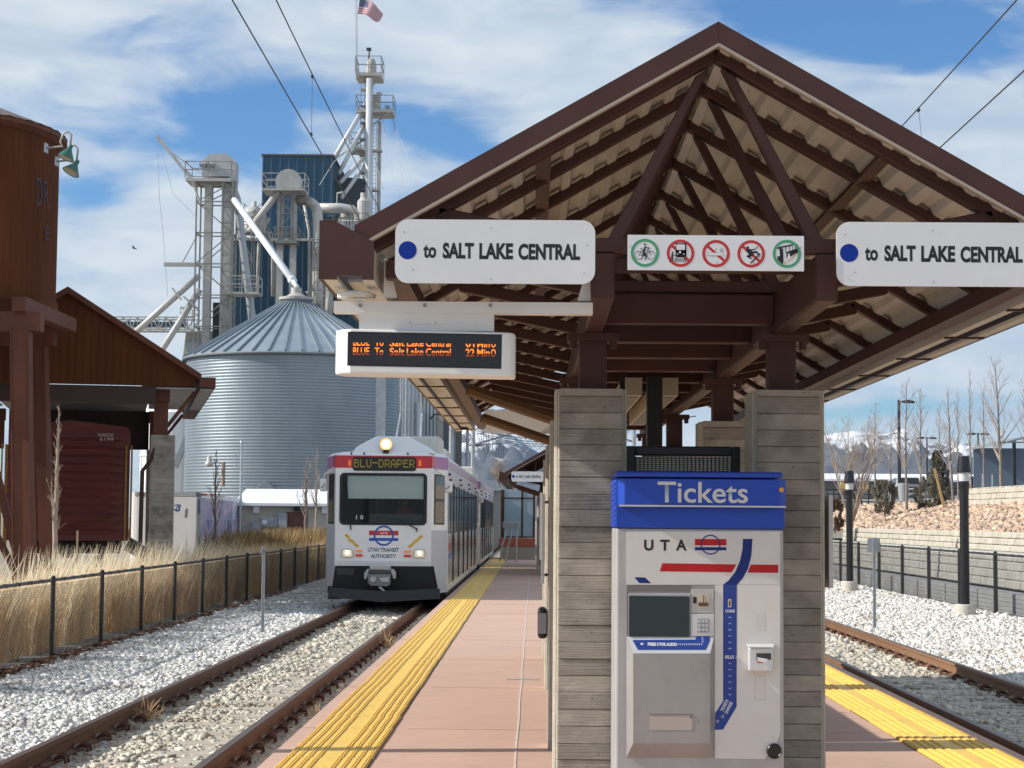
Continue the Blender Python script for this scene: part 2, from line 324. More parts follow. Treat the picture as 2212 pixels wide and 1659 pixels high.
# platform
p = MB(); p.box(-1.85, 3.56, 2, 82, -.5, 0)
tag(p.build('platform', SALMON), kind='structure')
GRV = mat('dark_tile_joint', (.16, .10, .085), .9)  # dark bedding colour that shows in the tile joints
CAULK = mat('pale_joint_sealant', (.70, .66, .60), .8, col2=(.52, .46, .40), scale=6)
j = MB(); y = 4.0
while y < 81:
    if abs(y-30) > 2: j.box(-1.84, -1.815+.08, y, y+.006, .0005, .003); j.box(-1.0, 2.80, y, y+.007, .0005, .0025)
    y += 3.66
tag(j.build('platform_joints', mat('faint_joint', (.52, .335, .258), .9)), kind='structure')
j = MB(); yy = 4.
while yy < 80:
    j.bar((-.115+.004*math.sin(yy*1.7), yy, .002), (-.115+.004*math.sin((yy+1)*1.7), yy+1, .002), .014, .004); yy += 1
tag(j.build('sealant_line', CAULK), kind='structure')
# tactile paving: tiles a little out of line with each other
def tactile(x0, x1, edge, out):
    b, r = MB(), MB(); y, L = 3.0, .914; w = x1-x0
    while y < 81.6:
        dx, dr = random.uniform(-.006, .006), random.uniform(-.006, .006)
        def P(u, v, z): return (x0+dx+u*w+dr*(v-.5), y+v*L, z)
        b.add([P(0, .004, .004), P(1, .004, .004), P(1, .996, .004), P(0, .996, .004), P(0, .004, .013), P(1, .004, .013), P(1, .996, .013), P(0, .996, .013)],
              [(3, 2, 1, 0), (4, 5, 6, 7), (0, 1, 5, 4), (1, 2, 6, 5), (2, 3, 7, 6), (3, 0, 4, 7)])
        for u in (.04, .15, .26, .37, .63, .74, .85, .96):
            for q in (-.010, .010):
                a = u+q/w; h = .009/w
                r.add([P(a-h*.6, .01, .013), P(a+h*.6, .01, .013), P(a+h*.35, .01, .021), P(a-h*.35, .01, .021), P(a-h*.6, .99, .013), P(a+h*.6, .99, .013), P(a+h*.35, .99, .021), P(a-h*.35, .99, .021)],
                      [(0, 1, 2, 3), (7, 6, 5, 4), (1, 5, 6, 2), (2, 6, 7, 3), (3, 7, 4, 0)])
        y += L
    o = tag(b.build('tactile_paving', YEL), kind='structure'); rr = r.build('tactile_ridges', mat('yellow_ridge_plastic', (.86, .58, .12), .5), o)
    under = MB(); under.box(x0-.006, x1+.006, 3, 81.6, -.01, .004); tag(under.build('tactile_bedding', GRV), kind='structure')
tactile(-1.72, -1.11, -1.85, -1); tactile(2.84, 3.45, 3.56, 1)
# railway tracks
RAILM = mat('rusted_rail', (.175, .078, .034), .7, col2=(.10, .044, .02), scale=3, stretch=(1, .12, 1), bump=.1, bscale=120)
RAILT = mat('worn_rail_head', (.15, .095, .065), .42, .4, col2=(.10, .058, .036), scale=3, stretch=(1, .1, 1))
RAILR = mat('tan_rusted_rail', (.25, .135, .07), .7, col2=(.16, .082, .042), scale=2, stretch=(1, .15, 1), bump=.1, bscale=120)
TIE = mat('concrete_sleeper', (.50, .45, .38), .85, col2=(.40, .35, .28), scale=5, bump=.1)
CLIP = mat('rusted_rail_clip', (.10, .035, .02), .8, col2=(.05, .02, .012), scale=20)
PAD = mat('grey_clip_insulator', (.30, .29, .27), .6)
def rail_prof(x):
    return [(x-.075, RB_Z), (x+.075, RB_Z), (x+.075, RB_Z+.014), (x+.012, RB_Z+.032), (x+.012, RT_Z-.042), (x+.037, RT_Z-.034), (x+.037, RT_Z-.006), (x+.028, RT_Z), (x-.028, RT_Z), (x-.037, RT_Z-.006), (x-.037, RT_Z-.034), (x-.012, RT_Z-.042), (x-.012, RB_Z+.032), (x-.075, RB_Z+.014)]
def track(xs, y0, y1, n_part, label, rm):
    root = empty('railway_track', (sum(xs)/2, y0, RB_Z), label, 'railway track', 'railway tracks beside the platform')
    for x in xs:
        r = MB(); r.prism([(px, y0, pz) for px, pz in rail_prof(x)], (0, 150-y0, 0)); ro = r.build('rail', rm, root)
        h = MB(); h.add([(x-.034, y0, RT_Z+.003), (x+.034, y0, RT_Z+.003), (x+.034, 150, RT_Z+.003), (x-.034, 150, RT_Z+.003)], [(0, 1, 2, 3)]); h.build('rail_head', RAILT, ro)
    c = sum(xs)/2; far, farc = MB(), MB()
    proto = None; protoc, pads, y_p = {}, {}, {}; n = 0; y = y0+.3
    while y < 140:
        if n < n_part:
            if proto is None:
                t = MB(); t.box(c-1.27, c+1.27, y-.12, y+.12, RB_Z-.2, RB_Z-.008); proto = t.build('sleeper', TIE, root, bevel=.015)
            else:
                o = proto.copy(); COL.objects.link(o); o.parent = root; o.location = (0, y-(y0+.3), 0)
            for x in xs:
                for s in (-1, 1):
                    if n >= 25: farc.box(x+s*.105-.04, x+s*.105+.04, y-.06, y+.06, RB_Z-.01, RB_Z+.045); farc.tube([(x+s*.05, y-.05, RB_Z+.04), (x+s*.13, y, RB_Z+.068), (x+s*.05, y+.05, RB_Z+.04)], .012, 5); continue
                    if s not in protoc:
                        k = MB(); x0 = xs[0]; k.tube([(x0+s*.155, y-.055, RB_Z+.0), (x0+s*.15, y-.045, RB_Z+.05), (x0+s*.05, y-.05, RB_Z+.04), (x0+s*.12, y-.06, RB_Z+.068), (x0+s*.148, y, RB_Z+.055), (x0+s*.12, y+.06, RB_Z+.068), (x0+s*.05, y+.05, RB_Z+.04), (x0+s*.15, y+.045, RB_Z+.05), (x0+s*.155, y+.055, RB_Z+.0)], .013, 6)
                        protoc[s] = k.build('rail_clip', CLIP, root); k = MB(); k.box(x0+s*.052-.012, x0+s*.052+.012, y-.06, y+.06, RB_Z+.03, RB_Z+.056); pads[s] = k.build('clip_insulator', PAD, protoc[s])
                        y_p[s] = y
                        if x == x0: continue
                    o = protoc[s].copy(); COL.objects.link(o); o.parent = root; o.location = (x-xs[0], y-y_p[s], 0)
                    q = pads[s].copy(); COL.objects.link(q); q.parent = o
        else:
            far.box(c-1.27, c+1.27, y-.12, y+.12, RB_Z-.2, RB_Z-.008)
            for x in xs:
                for s in (-1, 1): farc.box(x+s*.105-.04, x+s*.105+.04, y-.06, y+.06, RB_Z-.01, RB_Z+.06)
        n += 1; y += .76
    tag(far.build('sleepers', TIE, root), kind='stuff'); tag(farc.build('rail_clips', CLIP, root), kind='stuff')
    return root
track(XL, 12.0, 150, 40, 'rusty track the white train stands on, left of the platform', RAILM)
track(XR, 14.0, 150, 46, 'empty tan rusted track to the right of the platform', RAILR)
# ================================================================ CANOPY, PILLARS, SIGNS
CXM = .873                                    # centre line of the canopy
Y0, Y1 = 8.80, 24.0
ZA = az(1550, 55, Y0); SL = .575
def zt(u): return ZA-SL*abs(u)                # roof top at offset u from the centre
HW = 1.70                                     # half width of the roof slabs
def canopy():
    root = empty('platform_canopy', (CXM, Y0, 0), 'near brown gabled station canopy with exposed rafters over the ticket machine', 'canopy', 'gabled canopies along the platform')
    # corrugated deck: ribs run along the platform
    for s in (-1, 1):
        d = MB(); prof = []; u = .02; pitch = .132
        while u < HW+.02:
            for q, h in ((0, 0), (.045, 0), (.06, .036), (.117, .036)): prof.append((u+q, h))
            u += pitch
        P = []
        for uu, h in prof: P.append((CXM+s*uu, zt(uu)-.088+h))
        top = [(x, z) for x, z in P]
        n = len(top); vs = [(x, Y0+.02, z) for x, z in top]+[(x, Y1-.02, z) for x, z in top]
        vs += [(x, Y0+.02, zt(abs(x-CXM))-.02) for x, z in top]+[(x, Y1-.02, zt(abs(x-CXM))-.02) for x, z in top]
        fs = [(i, i+1, n+i+1, n+i) for i in range(n-1)]+[(2*n+i, 3*n+i, 3*n+i+1, 2*n+i+1) for i in range(n-1)]
        fs += [(i, 2*n+i, 2*n+i+1, i+1) for i in range(n-1)]+[(n+i, n+i+1, 3*n+i+1, 3*n+i) for i in range(n-1)]
        d.add(vs, fs); d.build('roof_deck', CREAM, root)
        t = MB(); t.prism([(CXM+s*.0, Y0, ZA-.018), (CXM, Y0, ZA), (CXM+s*HW, Y0, zt(HW)), (CXM+s*HW, Y0, zt(HW)-.018)], (0, Y1-Y0, 0)); t.build('roof_sheet', BROWN, root)
        for yy, dy in ((Y0-.03, .03), (Y1, .03)):   # barge boards
            b = MB(); b.prism([(CXM+s*.0005, yy, ZA+.012), (CXM+s*1.74, yy, zt(1.74)+.012), (CXM+s*1.74, yy, zt(1.74)-.095), (CXM+s*.0005, yy, ZA-.095)], (0, dy, 0))
            bo = b.build('barge_board', BROWN, root)
            e = MB(); e.prism([(CXM+s*.0005, yy-.012, ZA-.096), (CXM+s*1.74, yy-.012, zt(1.74)-.096), (CXM+s*1.74, yy-.012, zt(1.74)-.112), (CXM+s*.0005, yy-.012, ZA-.112)], (0, dy+.012, 0)); e.build('board_edge', mat('tan_board_edge', (.40, .335, .27), .6), bo)
        # gutter box at the eave, open underneath
        xi, xo = CXM+s*1.645, CXM+s*1.905; zb, zz = 2.815, 3.085
        b = MB(); X = lambda a, b_: (min(a, b_), max(a, b_))
        for yy in (Y0-.05, Y1+.02):
            b.prism([(xo, yy, zz+.012), (xo-s*.07, yy, zz+.012), (xi, yy, zz-.09), (xi, yy, zb), (xi+s*.055, yy, zb), (xi+s*.055, yy, zb+.018), (xo-s*.085, yy, zb+.018), (xo-s*.085, yy, zb), (xo, yy, zb)], (0, .03, 0))
        b.box(*X(xo-s*.02, xo), Y0-.02, Y1+.02, zb, zz+.01)
        gt = b.build('gutter', BROWN, root)
        c = MB(); c.box(*X(xo-s*.085, xo-s*.0205), Y0-.02, Y1+.02, zb, zb+.02); c.box(*X(xi, xi+s*.055), Y0-.02, Y1+.02, zb, zb+.02)
        c.box(*X(xi+s*.055, xo-s*.085), Y0+.5, Y1, zb+.055, zb+.07)
        c.box(*X(xi, xi+s*.016), Y0-.02, Y1+.02, zb+.02, zz-.12)
        c.build('gutter_soffit', CREAM, gt)
        k = MB(); yy = Y0+1.0
        while yy < Y1: k.box(*X(xi-s*.012, xo-s*.03), yy, yy+.03, zb-.012, zb-.002); yy += 1.5
        k.build('gutter_strap', BROWN, gt)
        b = MB(); b.box(*X(CXM+s*.80, CXM+s*.875), Y0+.16, Y1-.1, zt(.80)-.150, zt(.875)-.085); b.build('purlin', BROWN, root)
        b = MB(); b.box(*X(CXM+s*1.50, CXM+s*1.60), Y0+.12, Y1-.1, 2.845, 2.93); b.build('eave_beam', BROWN, root)
        xb = CXM+s*.54
        b = MB(); b.box(xb-.0525, xb+.0525, Y0+.12, Y1-.1, 2.745, 2.975); b.build('main_beam', BROWN, root, bevel=.012)
    # roof frames
    k = 0
    for y in [Y0+.12, 9.62]+[10.52+1.13*i for i in range(12)]:
        f = MB(); w = .085
        for s in (-1, 1):
            def P(u, z, dy=0): return (CXM+s*u, y+dy, z)
            ra, rb = .080, .142
            f.prism([P(.0, ZA-ra), P(HW-.03, zt(HW-.03)-ra), P(HW-.03, zt(HW-.03)-rb), P(.0, ZA-rb)], (0, w, 0))
            f.prism([P(.028, ZA-.17, .004), P(.098, ZA-.22, .004), P(.527, 3.035, .004), P(.45, 3.035, .004)], (0, w-.008, 0))
            a0 = Vector(P(.57, 3.0)); a1 = Vector(P(1.35, 3.158)); n = Vector((-(a1-a0).z, 0, (a1-a0).x)).normalized()*.038
            f.prism([a0+n, a1+n, a1-n, a0-n], (0, w-.006, 0))
        f.box(CXM-.60, CXM+.60, y+.002, y+w+.002, 2.978, 3.048)
        if k > 1: f.box(CXM-.486, CXM+.486, y-.03, y+.10, 2.80, 2.965)
        f.build('roof_frame', BROWN, root, bevel=.006, bseg=1)
        k += 1
    # posts with head plates
    for yp in (10.62, 13.92, 18.7, 22.9):
        for s in (-1, 1):
            x = CXM+s*.54; b = MB(); b.box(x-.078, x+.078, yp-.078, yp+.078, 2.41, 2.72); po = b.build('post', BROWN, root, bevel=.008)
            b = MB(); b.box(x-.145, x+.145, yp-.12, yp+.12, 2.70, 2.743)
            for q in (-.115, .115): b.tube([(x+q, yp-.09, 2.70), (x+q, yp-.09, 2.655)], .022, 6)
            b.build('head_plate', BROWN, po)
    # lighting conduits and a loose cable
    c = MB()
    for s, yy in ((-1, 16.0), (-1, 20.5)):
        c.tube([(CXM+s*1.45, yy, 2.80), (CXM+s*.66, yy+.3, 2.55)], .055, 8)
    c.build('brace_pipe', mat('warm_brown_pipe', (.16, .085, .035), .5), root)
    return root
CANOPY = canopy()
# board marked concrete pillars
BOARD = mat('board_marked_concrete', (.40, .368, .312), .8, col2=(.255, .23, .19), scale=5, stretch=(1, 1, 1.8), thr=(.28, .66), bump=.55, bscale=11, bstretch=(.35, .5, 9), isl=.24)
add_spots(BOARD, 3, .72, .52, .64); add_spots(BOARD, 30, .45, .69, .73)
JOINT = mat('dark_board_joint', (.12, .105, .08), .9)
BEDGE = mat('pale_cast_concrete', (.50, .46, .38), .85, col2=(.40, .36, .29), scale=9, bump=.3, bscale=50)
def pillar(xc, yf, w, d, h, bh, label, group, z0=0., rotz=0, name='concrete_pillar', rnd=random.Random(3)):
    root = empty(name, (xc, yf+d/2, z0), label, 'pillar', group)
    f, core = MB(), MB(); ch = .026; z = z0; i = 0
    while z < z0+h-.01:
        z1 = min(z+bh*rnd.uniform(.93, 1.07), z0+h)
        if z0+h-z1 < bh*.4: z1 = z0+h
        o = rnd.uniform(-.0035, .0035); x0, x1, y0, y1 = xc-w/2+ch, xc+w/2-ch, yf+o, yf+d-o
        f.box(x0, x1, y0, y1, z+.0013, z1-.0013); z = z1
    fo = f.build('board_face', BOARD, root, bevel=.003, bseg=1)
    e = .012
    core.box(xc-w/2+.014, xc+w/2-.014, yf+.012, yf+d-.012, z0, z0+h-.012)
    core.build('board_joints', JOINT, root)
    for s in (-1, 1):
        cn = MB(); a, c = xc+s*w/2, xc+s*(w/2-ch+.001); cn.prism([(a, yf+ch, z0), (c, yf+.005, z0), (c, yf+d-.005, z0), (a, yf+d-ch, z0)], (0, 0, h-.008)); cn.build('cast_side', BEDGE, root)
    if rotz: root.rotation_euler.z = rotz
    return root
for i, yf in enumerate((10.4, 13.7, 18.5, 22.7)):
    for s in (-1, 1):
        if s > 0 and i == 0: lab = 'board marked concrete pillar right of the blue ticket machine, before the far tracks'
        elif i == 0: lab = 'board marked concrete pillar at the left side of the ticket machine, edge lit'
        elif s > 0 and i == 1: lab = 'shaded concrete pillar seen between the two front pillars above the black screen frame'
        else: lab = ('hidden concrete pillar behind the near left one, with a pale plate on its side', 'concrete pillar deep under the near canopy')[min(i-1, 1)]
        pillar(CXM+s*.555, yf, .405, .41, 2.42, .0905, lab, 'concrete pillars of the near canopy')
# signs --------------------------------------------------------------------
def station_sign(xc, y, label, w=.95, h=.305, zc=2.947, flip=False):
    root = empty('destination_sign', (xc, y, zc-h/2), label, 'sign', 'destination signs on the canopies')
    b = MB(); b.plate(rrect(xc-w/2, xc+w/2, zc-h/2, zc+h/2, .062), y, .012); b.build('sign_panel', SIGNW, root)
    t = -.0006 if not flip else .0124
    X = lambda a: xc-w/2+w*a; Z = lambda a: zc+h/2-h*a
    bx = (lambda v: v) if not flip else (lambda v: 2*xc-v)
    c = MB(); c.disc((bx(X(.0627)), Z(.487)), .0435, y+t, .0005); c.build('blue_dot', BLUEINK, root)
    if not flip:
        fit_text('lettering', 'to', X(.141), X(.206), Z(.608), Z(.392), y-.0004, INK, root, .035)
        fit_text('lettering', 'SALT', X(.238), X(.394), Z(.616), Z(.362), y-.0004, INK, root, .045)
        fit_text('lettering', 'LAKE', X(.421), X(.590), Z(.621), Z(.366), y-.0004, INK, root, .045)
        fit_text('lettering', 'CENTRAL', X(.616), X(.925), Z(.628), Z(.372), y-.0004, INK, root, .045)
    s = MB()
    for u, v in ((.043, .2), (.48, .13), (.96, .39), (.945, .83), (.48, .93), (.09, .79)): s.disc((X(u), Z(v)), .0035, y-.001, .001, 8)
    s.build('rivet', GREYP, root)
    br = MB()
    for u in (.2, .8): br.box(X(u)-.02, X(u)+.02, y+.0125, y+.10, zc+h/2-.10, zc+h/2-.02)
    br.build('bracket', BROWN, root)
    return root
s0 = station_sign((ax(855, 8.72, 550)+ax(1284, 8.72, 550))/2, 8.72, 'white destination sign hung left of the roof node, above the LED board')
xs1 = ax(1807, 8.72, 550)+.475
s1 = station_sign(xs1, 8.72, 'white destination sign cut off by the right frame edge')
station_sign(CXM-1.06, Y1+.1, 'shaded tan back of a destination sign at the far end of the near canopy', flip=True)
# pictogram board ------------------------------------------------------------
def pictograms():
    y = 8.70; q = lambda x, z: (lambda p: (p.x, p.z))(at(1351.0+x*.17760, 502.7+z*.17760, y))     # drawing units of the board
    c0, c1 = q(28, 25), q(2172, 465); cx = (c0[0]+c1[0])/2
    root = empty('pictogram_board', (cx, y, c1[1]), 'long white board with five round green and red pictograms in the gable', 'sign')
    b = MB(); b.plate([q(28, 25), q(2172, 40), q(2172, 468), (q(26, 452))], y, .01); b.build('sign_panel', SIGNW, root)
    Rr, K, Wh = MB(), MB(), MB(); u = q(100, 100)[0]-q(0, 100)[0]; u /= 100
    def ring(M, x, z, r): M.ring(q(x, z), (r-36)*u, r*u, y-.0007, .0003)
    def slash(x, z, r):
        c = q(x, z); a = .72; d = (math.cos(-a), math.sin(-a)); n = (-d[1], d[0]); L, w = (r-20)*u, 17*u
        Rr.plate([(c[0]+d[0]*i*L+n[0]*j*w, c[1]+d[1]*i*L+n[1]*j*w) for i, j in ((-1, -1), (1, -1), (1, 1), (-1, 1))], y-.0004, .0004)
    def pol(*pts): K.plate([q(*p) for p in pts], y-.0011, .0004)
    def ln(p, r, w=8, M=None):
        a, b_ = q(*p), q(*r); dx, dz = b_[0]-a[0], b_[1]-a[1]; l = math.hypot(dx, dz) or 1; nx, nz = -dz/l*w*u/2, dx/l*w*u/2
        (M or K).plate([(a[0]+nx, a[1]+nz), (b_[0]+nx, b_[1]+nz), (b_[0]-nx, b_[1]-nz), (a[0]-nx, a[1]-nz)], y-.0011, .0004)
    for x, z in ((238, 245), (1964, 258)): g = MB(); ring(g, x, z, 173); g.build('green_ring', GREENINK, root)
    for x, z in ((670, 250), (1102, 254), (1529, 257)): Rr = MB(); ring(Rr, x, z, 168); slash(x, z, 168); Rr.build('red_ring', REDINK, root)
    # cyclist walking a bicycle
    K.ring(q(163, 275), 47*u, 53*u, y-.0011, .0004, 24); K.ring(q(312, 275), 47*u, 53*u, y-.0011, .0004, 24); K.disc(q(237, 143), 13*u, y-.0011, .0004, 14)
    pol((232, 165), (252, 170), (236, 225), (262, 290), (248, 332), (238, 332), (243, 292), (215, 250), (212, 220))
    pol((215, 250), (235, 262), (212, 305), (184, 330), (178, 325), (205, 296)); ln((240, 172), (292, 188), 9)
    for a in (((163, 275), (205, 215)), ((205, 215), (275, 212)), ((275, 212), (240, 275)), ((163, 275), (240, 275)), ((275, 190), (312, 275)), ((180, 190), (203, 192)), ((192, 190), (210, 225)), ((265, 190), (298, 190))): ln(*a, 6)
    K.build('cyclist_figure', INK, root); K = MB()
    # train on its track with a person beside
    pol((610, 128), (742, 128), (742, 290), (720, 290), (720, 212), (725, 212), (725, 140), (618, 140), (618, 212), (720, 212), (720, 290), (610, 290))
    pol((612, 212), (740, 212), (740, 268), (612, 268)); pol((630, 280), (715, 280), (722, 300), (622, 300))
    for z, e in ((322, 8), (345, 14)): ln((612-e, z), (728+e, z), 9)
    ln((622, 300), (596, 358), 7); ln((718, 300), (735, 355), 7)
    K.disc(q(573, 240), 11*u, y-.0011, .0004, 12); pol((562, 252), (582, 254), (580, 300), (584, 350), (574, 350), (566, 312), (540, 366), (534, 362), (556, 300)); ln((575, 262), (612, 288), 8)
    for x, z in ((632, 258), (710, 258)): Wh.disc(q(x, z), 9*u, y-.0016, .0004, 10)
    Wh.disc(q(664, 237), 15*u, y-.0016, .0004, 14); Wh.plate([q(622, 144), q(722, 144), q(722, 208), q(622, 208)], y-.0016, .0004)
    K.build('train_figure', INK, root); Wh.build('train_window', SIGNW, root); K, Wh = MB(), MB()
    # cigarette
    Wh.plate([q(996, 244), q(1206, 244), q(1206, 278), q(996, 276)], y-.0016, .0004)
    for a in (((996, 244), (1150, 246)), ((996, 276), (1150, 277)), ((996, 244), (996, 276)), ((1165, 246), (1165, 277)), ((1180, 246), (1180, 277)), ((1160, 200), (1150, 215)), ((1150, 215), (1180, 238)), ((1175, 182), (1172, 205)), ((1172, 205), (1200, 225))):
        a0, b0 = a; ln(a0, b0, 5)
    K.build('cigarette_outline', INK, root); Wh.build('cigarette', SIGNW, root); K, Wh = MB(), MB()
    # skateboarder
    K.disc(q(1487, 181), 16*u, y-.0011, .0004, 14); pol((1470, 200), (1505, 195), (1555, 235), (1560, 275), (1520, 295), (1495, 262)); ln((1500, 210), (1570, 206), 14); ln((1570, 206), (1612, 168), 10)
    ln((1550, 240), (1600, 235), 24); ln((1595, 232), (1618, 268), 18); ln((1520, 285), (1478, 285), 24); ln((1478, 285), (1535, 318), 16); ln((1475, 205), (1466, 235), 10)
    ln((1520, 372), (1640, 254), 17); K.disc(q(1560, 364), 7*u, y-.0011, .0004, 8); K.disc(q(1632, 294), 7*u, y-.0011, .0004, 8)
    K.build('skateboarder_figure', INK, root); K = MB()
    # train at a platform
    pol((1838, 195), (1866, 172), (2030, 140), (2048, 152), (1890, 188), (1894, 196)); pol((1872, 190), (1894, 190), (1920, 372), (1900, 378), (1850, 330), (1846, 285), (1880, 285))
    pol((1894, 192), (1915, 190), (1920, 268), (1922, 368), (1900, 300)); pol((1958, 236), (2090, 190), (2102, 240), (1958, 318))
    for x in (1950, 1995, 2035, 2068): ln((x, 165), (x+3, 250), 8)
    Wh.disc(q(1988, 262), 11*u, y-.0016, .0004, 12); Wh.plate([q(1975, 275), q(1998, 275), q(2008, 322), q(1965, 330)], y-.0016, .0004)
    K.build('tram_figure', INK, root); Wh.build('passenger_figure', SIGNW, root)
    o = MB(); a, b_ = q(1918, 386), q(2098, 255); w = 6*u; o.plate([(a[0], a[1]+w), (b_[0], b_[1]+w), (b_[0], b_[1]-w), (a[0], a[1]-w)], y-.0011, .0004); o.build('ochre_line', mat('ochre_print', (.6, .33, .06), .5), root)
    s = MB()
    for x, z in ((62, 172), (2135, 182), (1100, 200), (1115, 368)): s.disc(q(x, z), 9*u, y-.006, .003, 8)
    s.build('rivet', GREYP, root)
    s = MB()
    for x in (300, 1900): p = q(x, 200); s.box(p[0]-.02, p[0]+.02, y+.0105, y+.2, p[1]-.02, p[1]+.02)
    s.build('bracket', BROWN, root)
pictograms()
# LED departure board ----------------------------------------------------------
FONT = {'B': '1E111E11111E00', 'L': '10101010101F00', 'U': '11111111110E00', 'E': '1F101E10101F00', 'T': '1F040404040400', 'o': '000E1111110E00', 'S': '0E100E01110E00',
        'a': '000E010F110F00', 'l': '0C040404040E00', 't': '041F0404040300', 'k': '10121418141200', 'e': '000E111F100E00', 'C': '0E111010110E00', 'n': '00161911111100',
        'r': '00161910101000', '2': '0E110106081F00', '0': '0E131519110E00', '1': '040C0404040E00', 'M': '111B1515111100', 'i': '04000C04040E00', '-': '00001F00000000', 'D': '1E111111111E00',
        'R': '1E11111E121100', 'A': '0E11111F111100', 'P': '1E11111E101000', 'O': '0E111715110E00', ' ': '00000000000000', '7': '1F010204080800'}
def dots(M, text, x0, ztop, p, y, rows=(0, 6), r=.42, adv=None, t=.002, pz=None):
    pz = pz or p
    x = x0
    for ch in text:
        b = bytes.fromhex(FONT[ch])
        for i in range(rows[0], rows[1]):
            for k in range(5):
                if b[i] >> (4-k) & 1:
                    cx, cz = x+k*p, ztop-i*pz; M.plate([(cx-r*p, cz-r*pz), (cx+r*p, cz-r*pz), (cx+r*p, cz+r*pz), (cx-r*p, cz+r*pz)], y, t)
        x += (adv or 6)*p
def led_board():
    y = 8.98; root = empty('departure_board', (ax(915, y, 760), y, az(915, 808, y)), 'white LED departure board hanging under the left eave with orange text', 'departure board')
    P = lambda x, z, yy=y: (lambda p: (p.x, p.z))(at(x, z, yy))
    (xa, za), (xb, zb) = P(720, 709), P(1113, 808); zb_l = P(720, 806)[1]
    h = MB(); d = .20; r = .055
    plan = [(xa+.085, y), (xb-.055, y), (xb-.022, y+.012), (xb-.004, y+.045), (xb, y+.10), (xb, y+d), (xa+.03, y+d), (xa, y+.10), (xa+.03, y+.04)]
    n = len(plan); zt_ = lambda x: za-(x-xa)*.016; zb_ = lambda x: zb_l-.002-(x-xa)*.012
    h.add([(x, yy, zb_(x)) for x, yy in plan]+[(x, yy, zt_(x)) for x, yy in plan], [tuple(range(n)), tuple(range(2*n-1, n-1, -1))]+[(i, n+i, n+(i+1) % n, (i+1) % n) for i in range(n)])
    ho = h.build('housing', WHITE, root, bevel=.012, bseg=3)
    s = MB(); c = [P(756, 720), P(1081, 726), P(1080, 794), P(754, 787)]; s.plate(c, y-.0022, .001); s.build('screen', mat('dark_led_screen', (.012, .011, .013), .22, col2=(.02, .018, .02), scale=300), root)
    fr = MB(); fr.plate([P(751.5, 716), P(1084.5, 722.5), P(1083, 797), P(750, 790)], y-.001, .0008); fr.build('screen_edge', BLACK, root)
    def word(nm, body, x0, x1, z0, z1, lo, hi, m):           # a word of which only the rows lo..hi are lit
        o = fit_text(nm, body, x0, x1, z0, z1, y-.0030, m, None, .012); me = o.data; import bmesh; bm = bmesh.new(); bm.from_mesh(me); og = ORG[o.name]
        for zc, up in ((z0+(z1-z0)*lo, -1), (z0+(z1-z0)*hi, 1)): bmesh.ops.bisect_plane(bm, geom=bm.verts[:]+bm.edges[:]+bm.faces[:], plane_co=(0, 0, zc-og.z), plane_no=(0, 0, up), clear_outer=True)
        bm.to_mesh(me); bm.free(); me.transform(Matrix.Translation(og-ORG[root.name])); o.location = (0, 0, 0); o.parent = root; ORG[o.name] = ORG[root.name]
    DIM = mat('dim_led_dots', (.2, .03, 0), .5, emit=(1, .12, .01), estr=.25)
    x0 = P(762, 745)[0]; pt = (P(800, 740)[0]-P(762, 740)[0])/22.6; f = lambda px: P(px, 745)[0]
    f = lambda px: P(px, 745)[0]
    for t1, t2, px, w in (('BLUE', 'BLUE', 763, 35), ('To', 'To', 810, 18.5), ('Salt', 'Salt', 842, 32), ('Lake', 'Lake', 879, 36), ('Central', 'Central', 920, 54), ('01', '22', 1006, 19), ('Min', 'Min', 1031, 27), ('O', 'O', 1061, 10)):
        dy = .012*(px-800); zb_1, zt_1, zb_2, zt_2 = (P(px, q+dy)[1] for q in (747.5, 731.5, 767.5, 751))
        word('lit_text', t1, f(px), f(px+w), zb_1, zt_1, .0, .44, LEDON); word('lit_text', t2, f(px), f(px+w), zb_2, zt_2, .42, 1.0, LEDON); word('fading_text', t2, f(px), f(px+w), zb_2, zt_2, .0, .42, DIM)
    # hanger plate, beam, brackets
    b = MB(); b.box(P(774, 660)[0], P(1067, 660)[0], y+.05, y+.10, P(900, 712)[1], P(900, 655)[1]); hp = b.build('hanger_plate', WHITE, root)
    b = MB(); b.box(P(884, 670)[0], P(960, 670)[0], y+.044, y+.0495, P(900, 698)[1], P(900, 668)[1]); b.build('cover_plate', WHITE, hp)
    b = MB()
    b.box(P(719, 660)[0], P(1281, 660)[0], y+.035, y+.049, P(1000, 675)[1], P(1000, 650)[1]); b.box(P(719, 660)[0], P(1281, 660)[0], y+.049, y+.12, P(1000, 654)[1], P(1000, 650)[1]); b.box(P(719, 660)[0], P(1281, 660)[0], y+.049, y+.12, P(1000, 675)[1], P(1000, 671)[1])
    b.build('carrier_beam', WHITE, root)
    b = MB()
    for x in (777, 917, 1059): b.disc(P(x, 658), .010, y+.028, .008, 8)
    b.build('bolt', GREYP, root)
    b = MB()
    for x in (885, 940):
        for z in (673, 694): b.disc(P(x, z), .004, y+.041, .004, 6)
    b.build('cover_screw', GREYP, root)
    b = MB(); b.plate([P(828, 552), P(835, 552), P(856, 640), P(826, 640)], y+.06, .012); b.plate([P(1262, 596), P(1276, 600), P(1277, 647), P(1248, 647)], y+.06, .012); b.build('gusset_bracket', WHITE, root)
    b = MB(); cc = at(770, 640, y+.1); b.lathe([(.095, 0), (.095, .02), (.07, .03)], (cc.x, cc.y, cc.z-.01), 24, caps=True); b.build('round_flange', WHITE, root)
led_board()
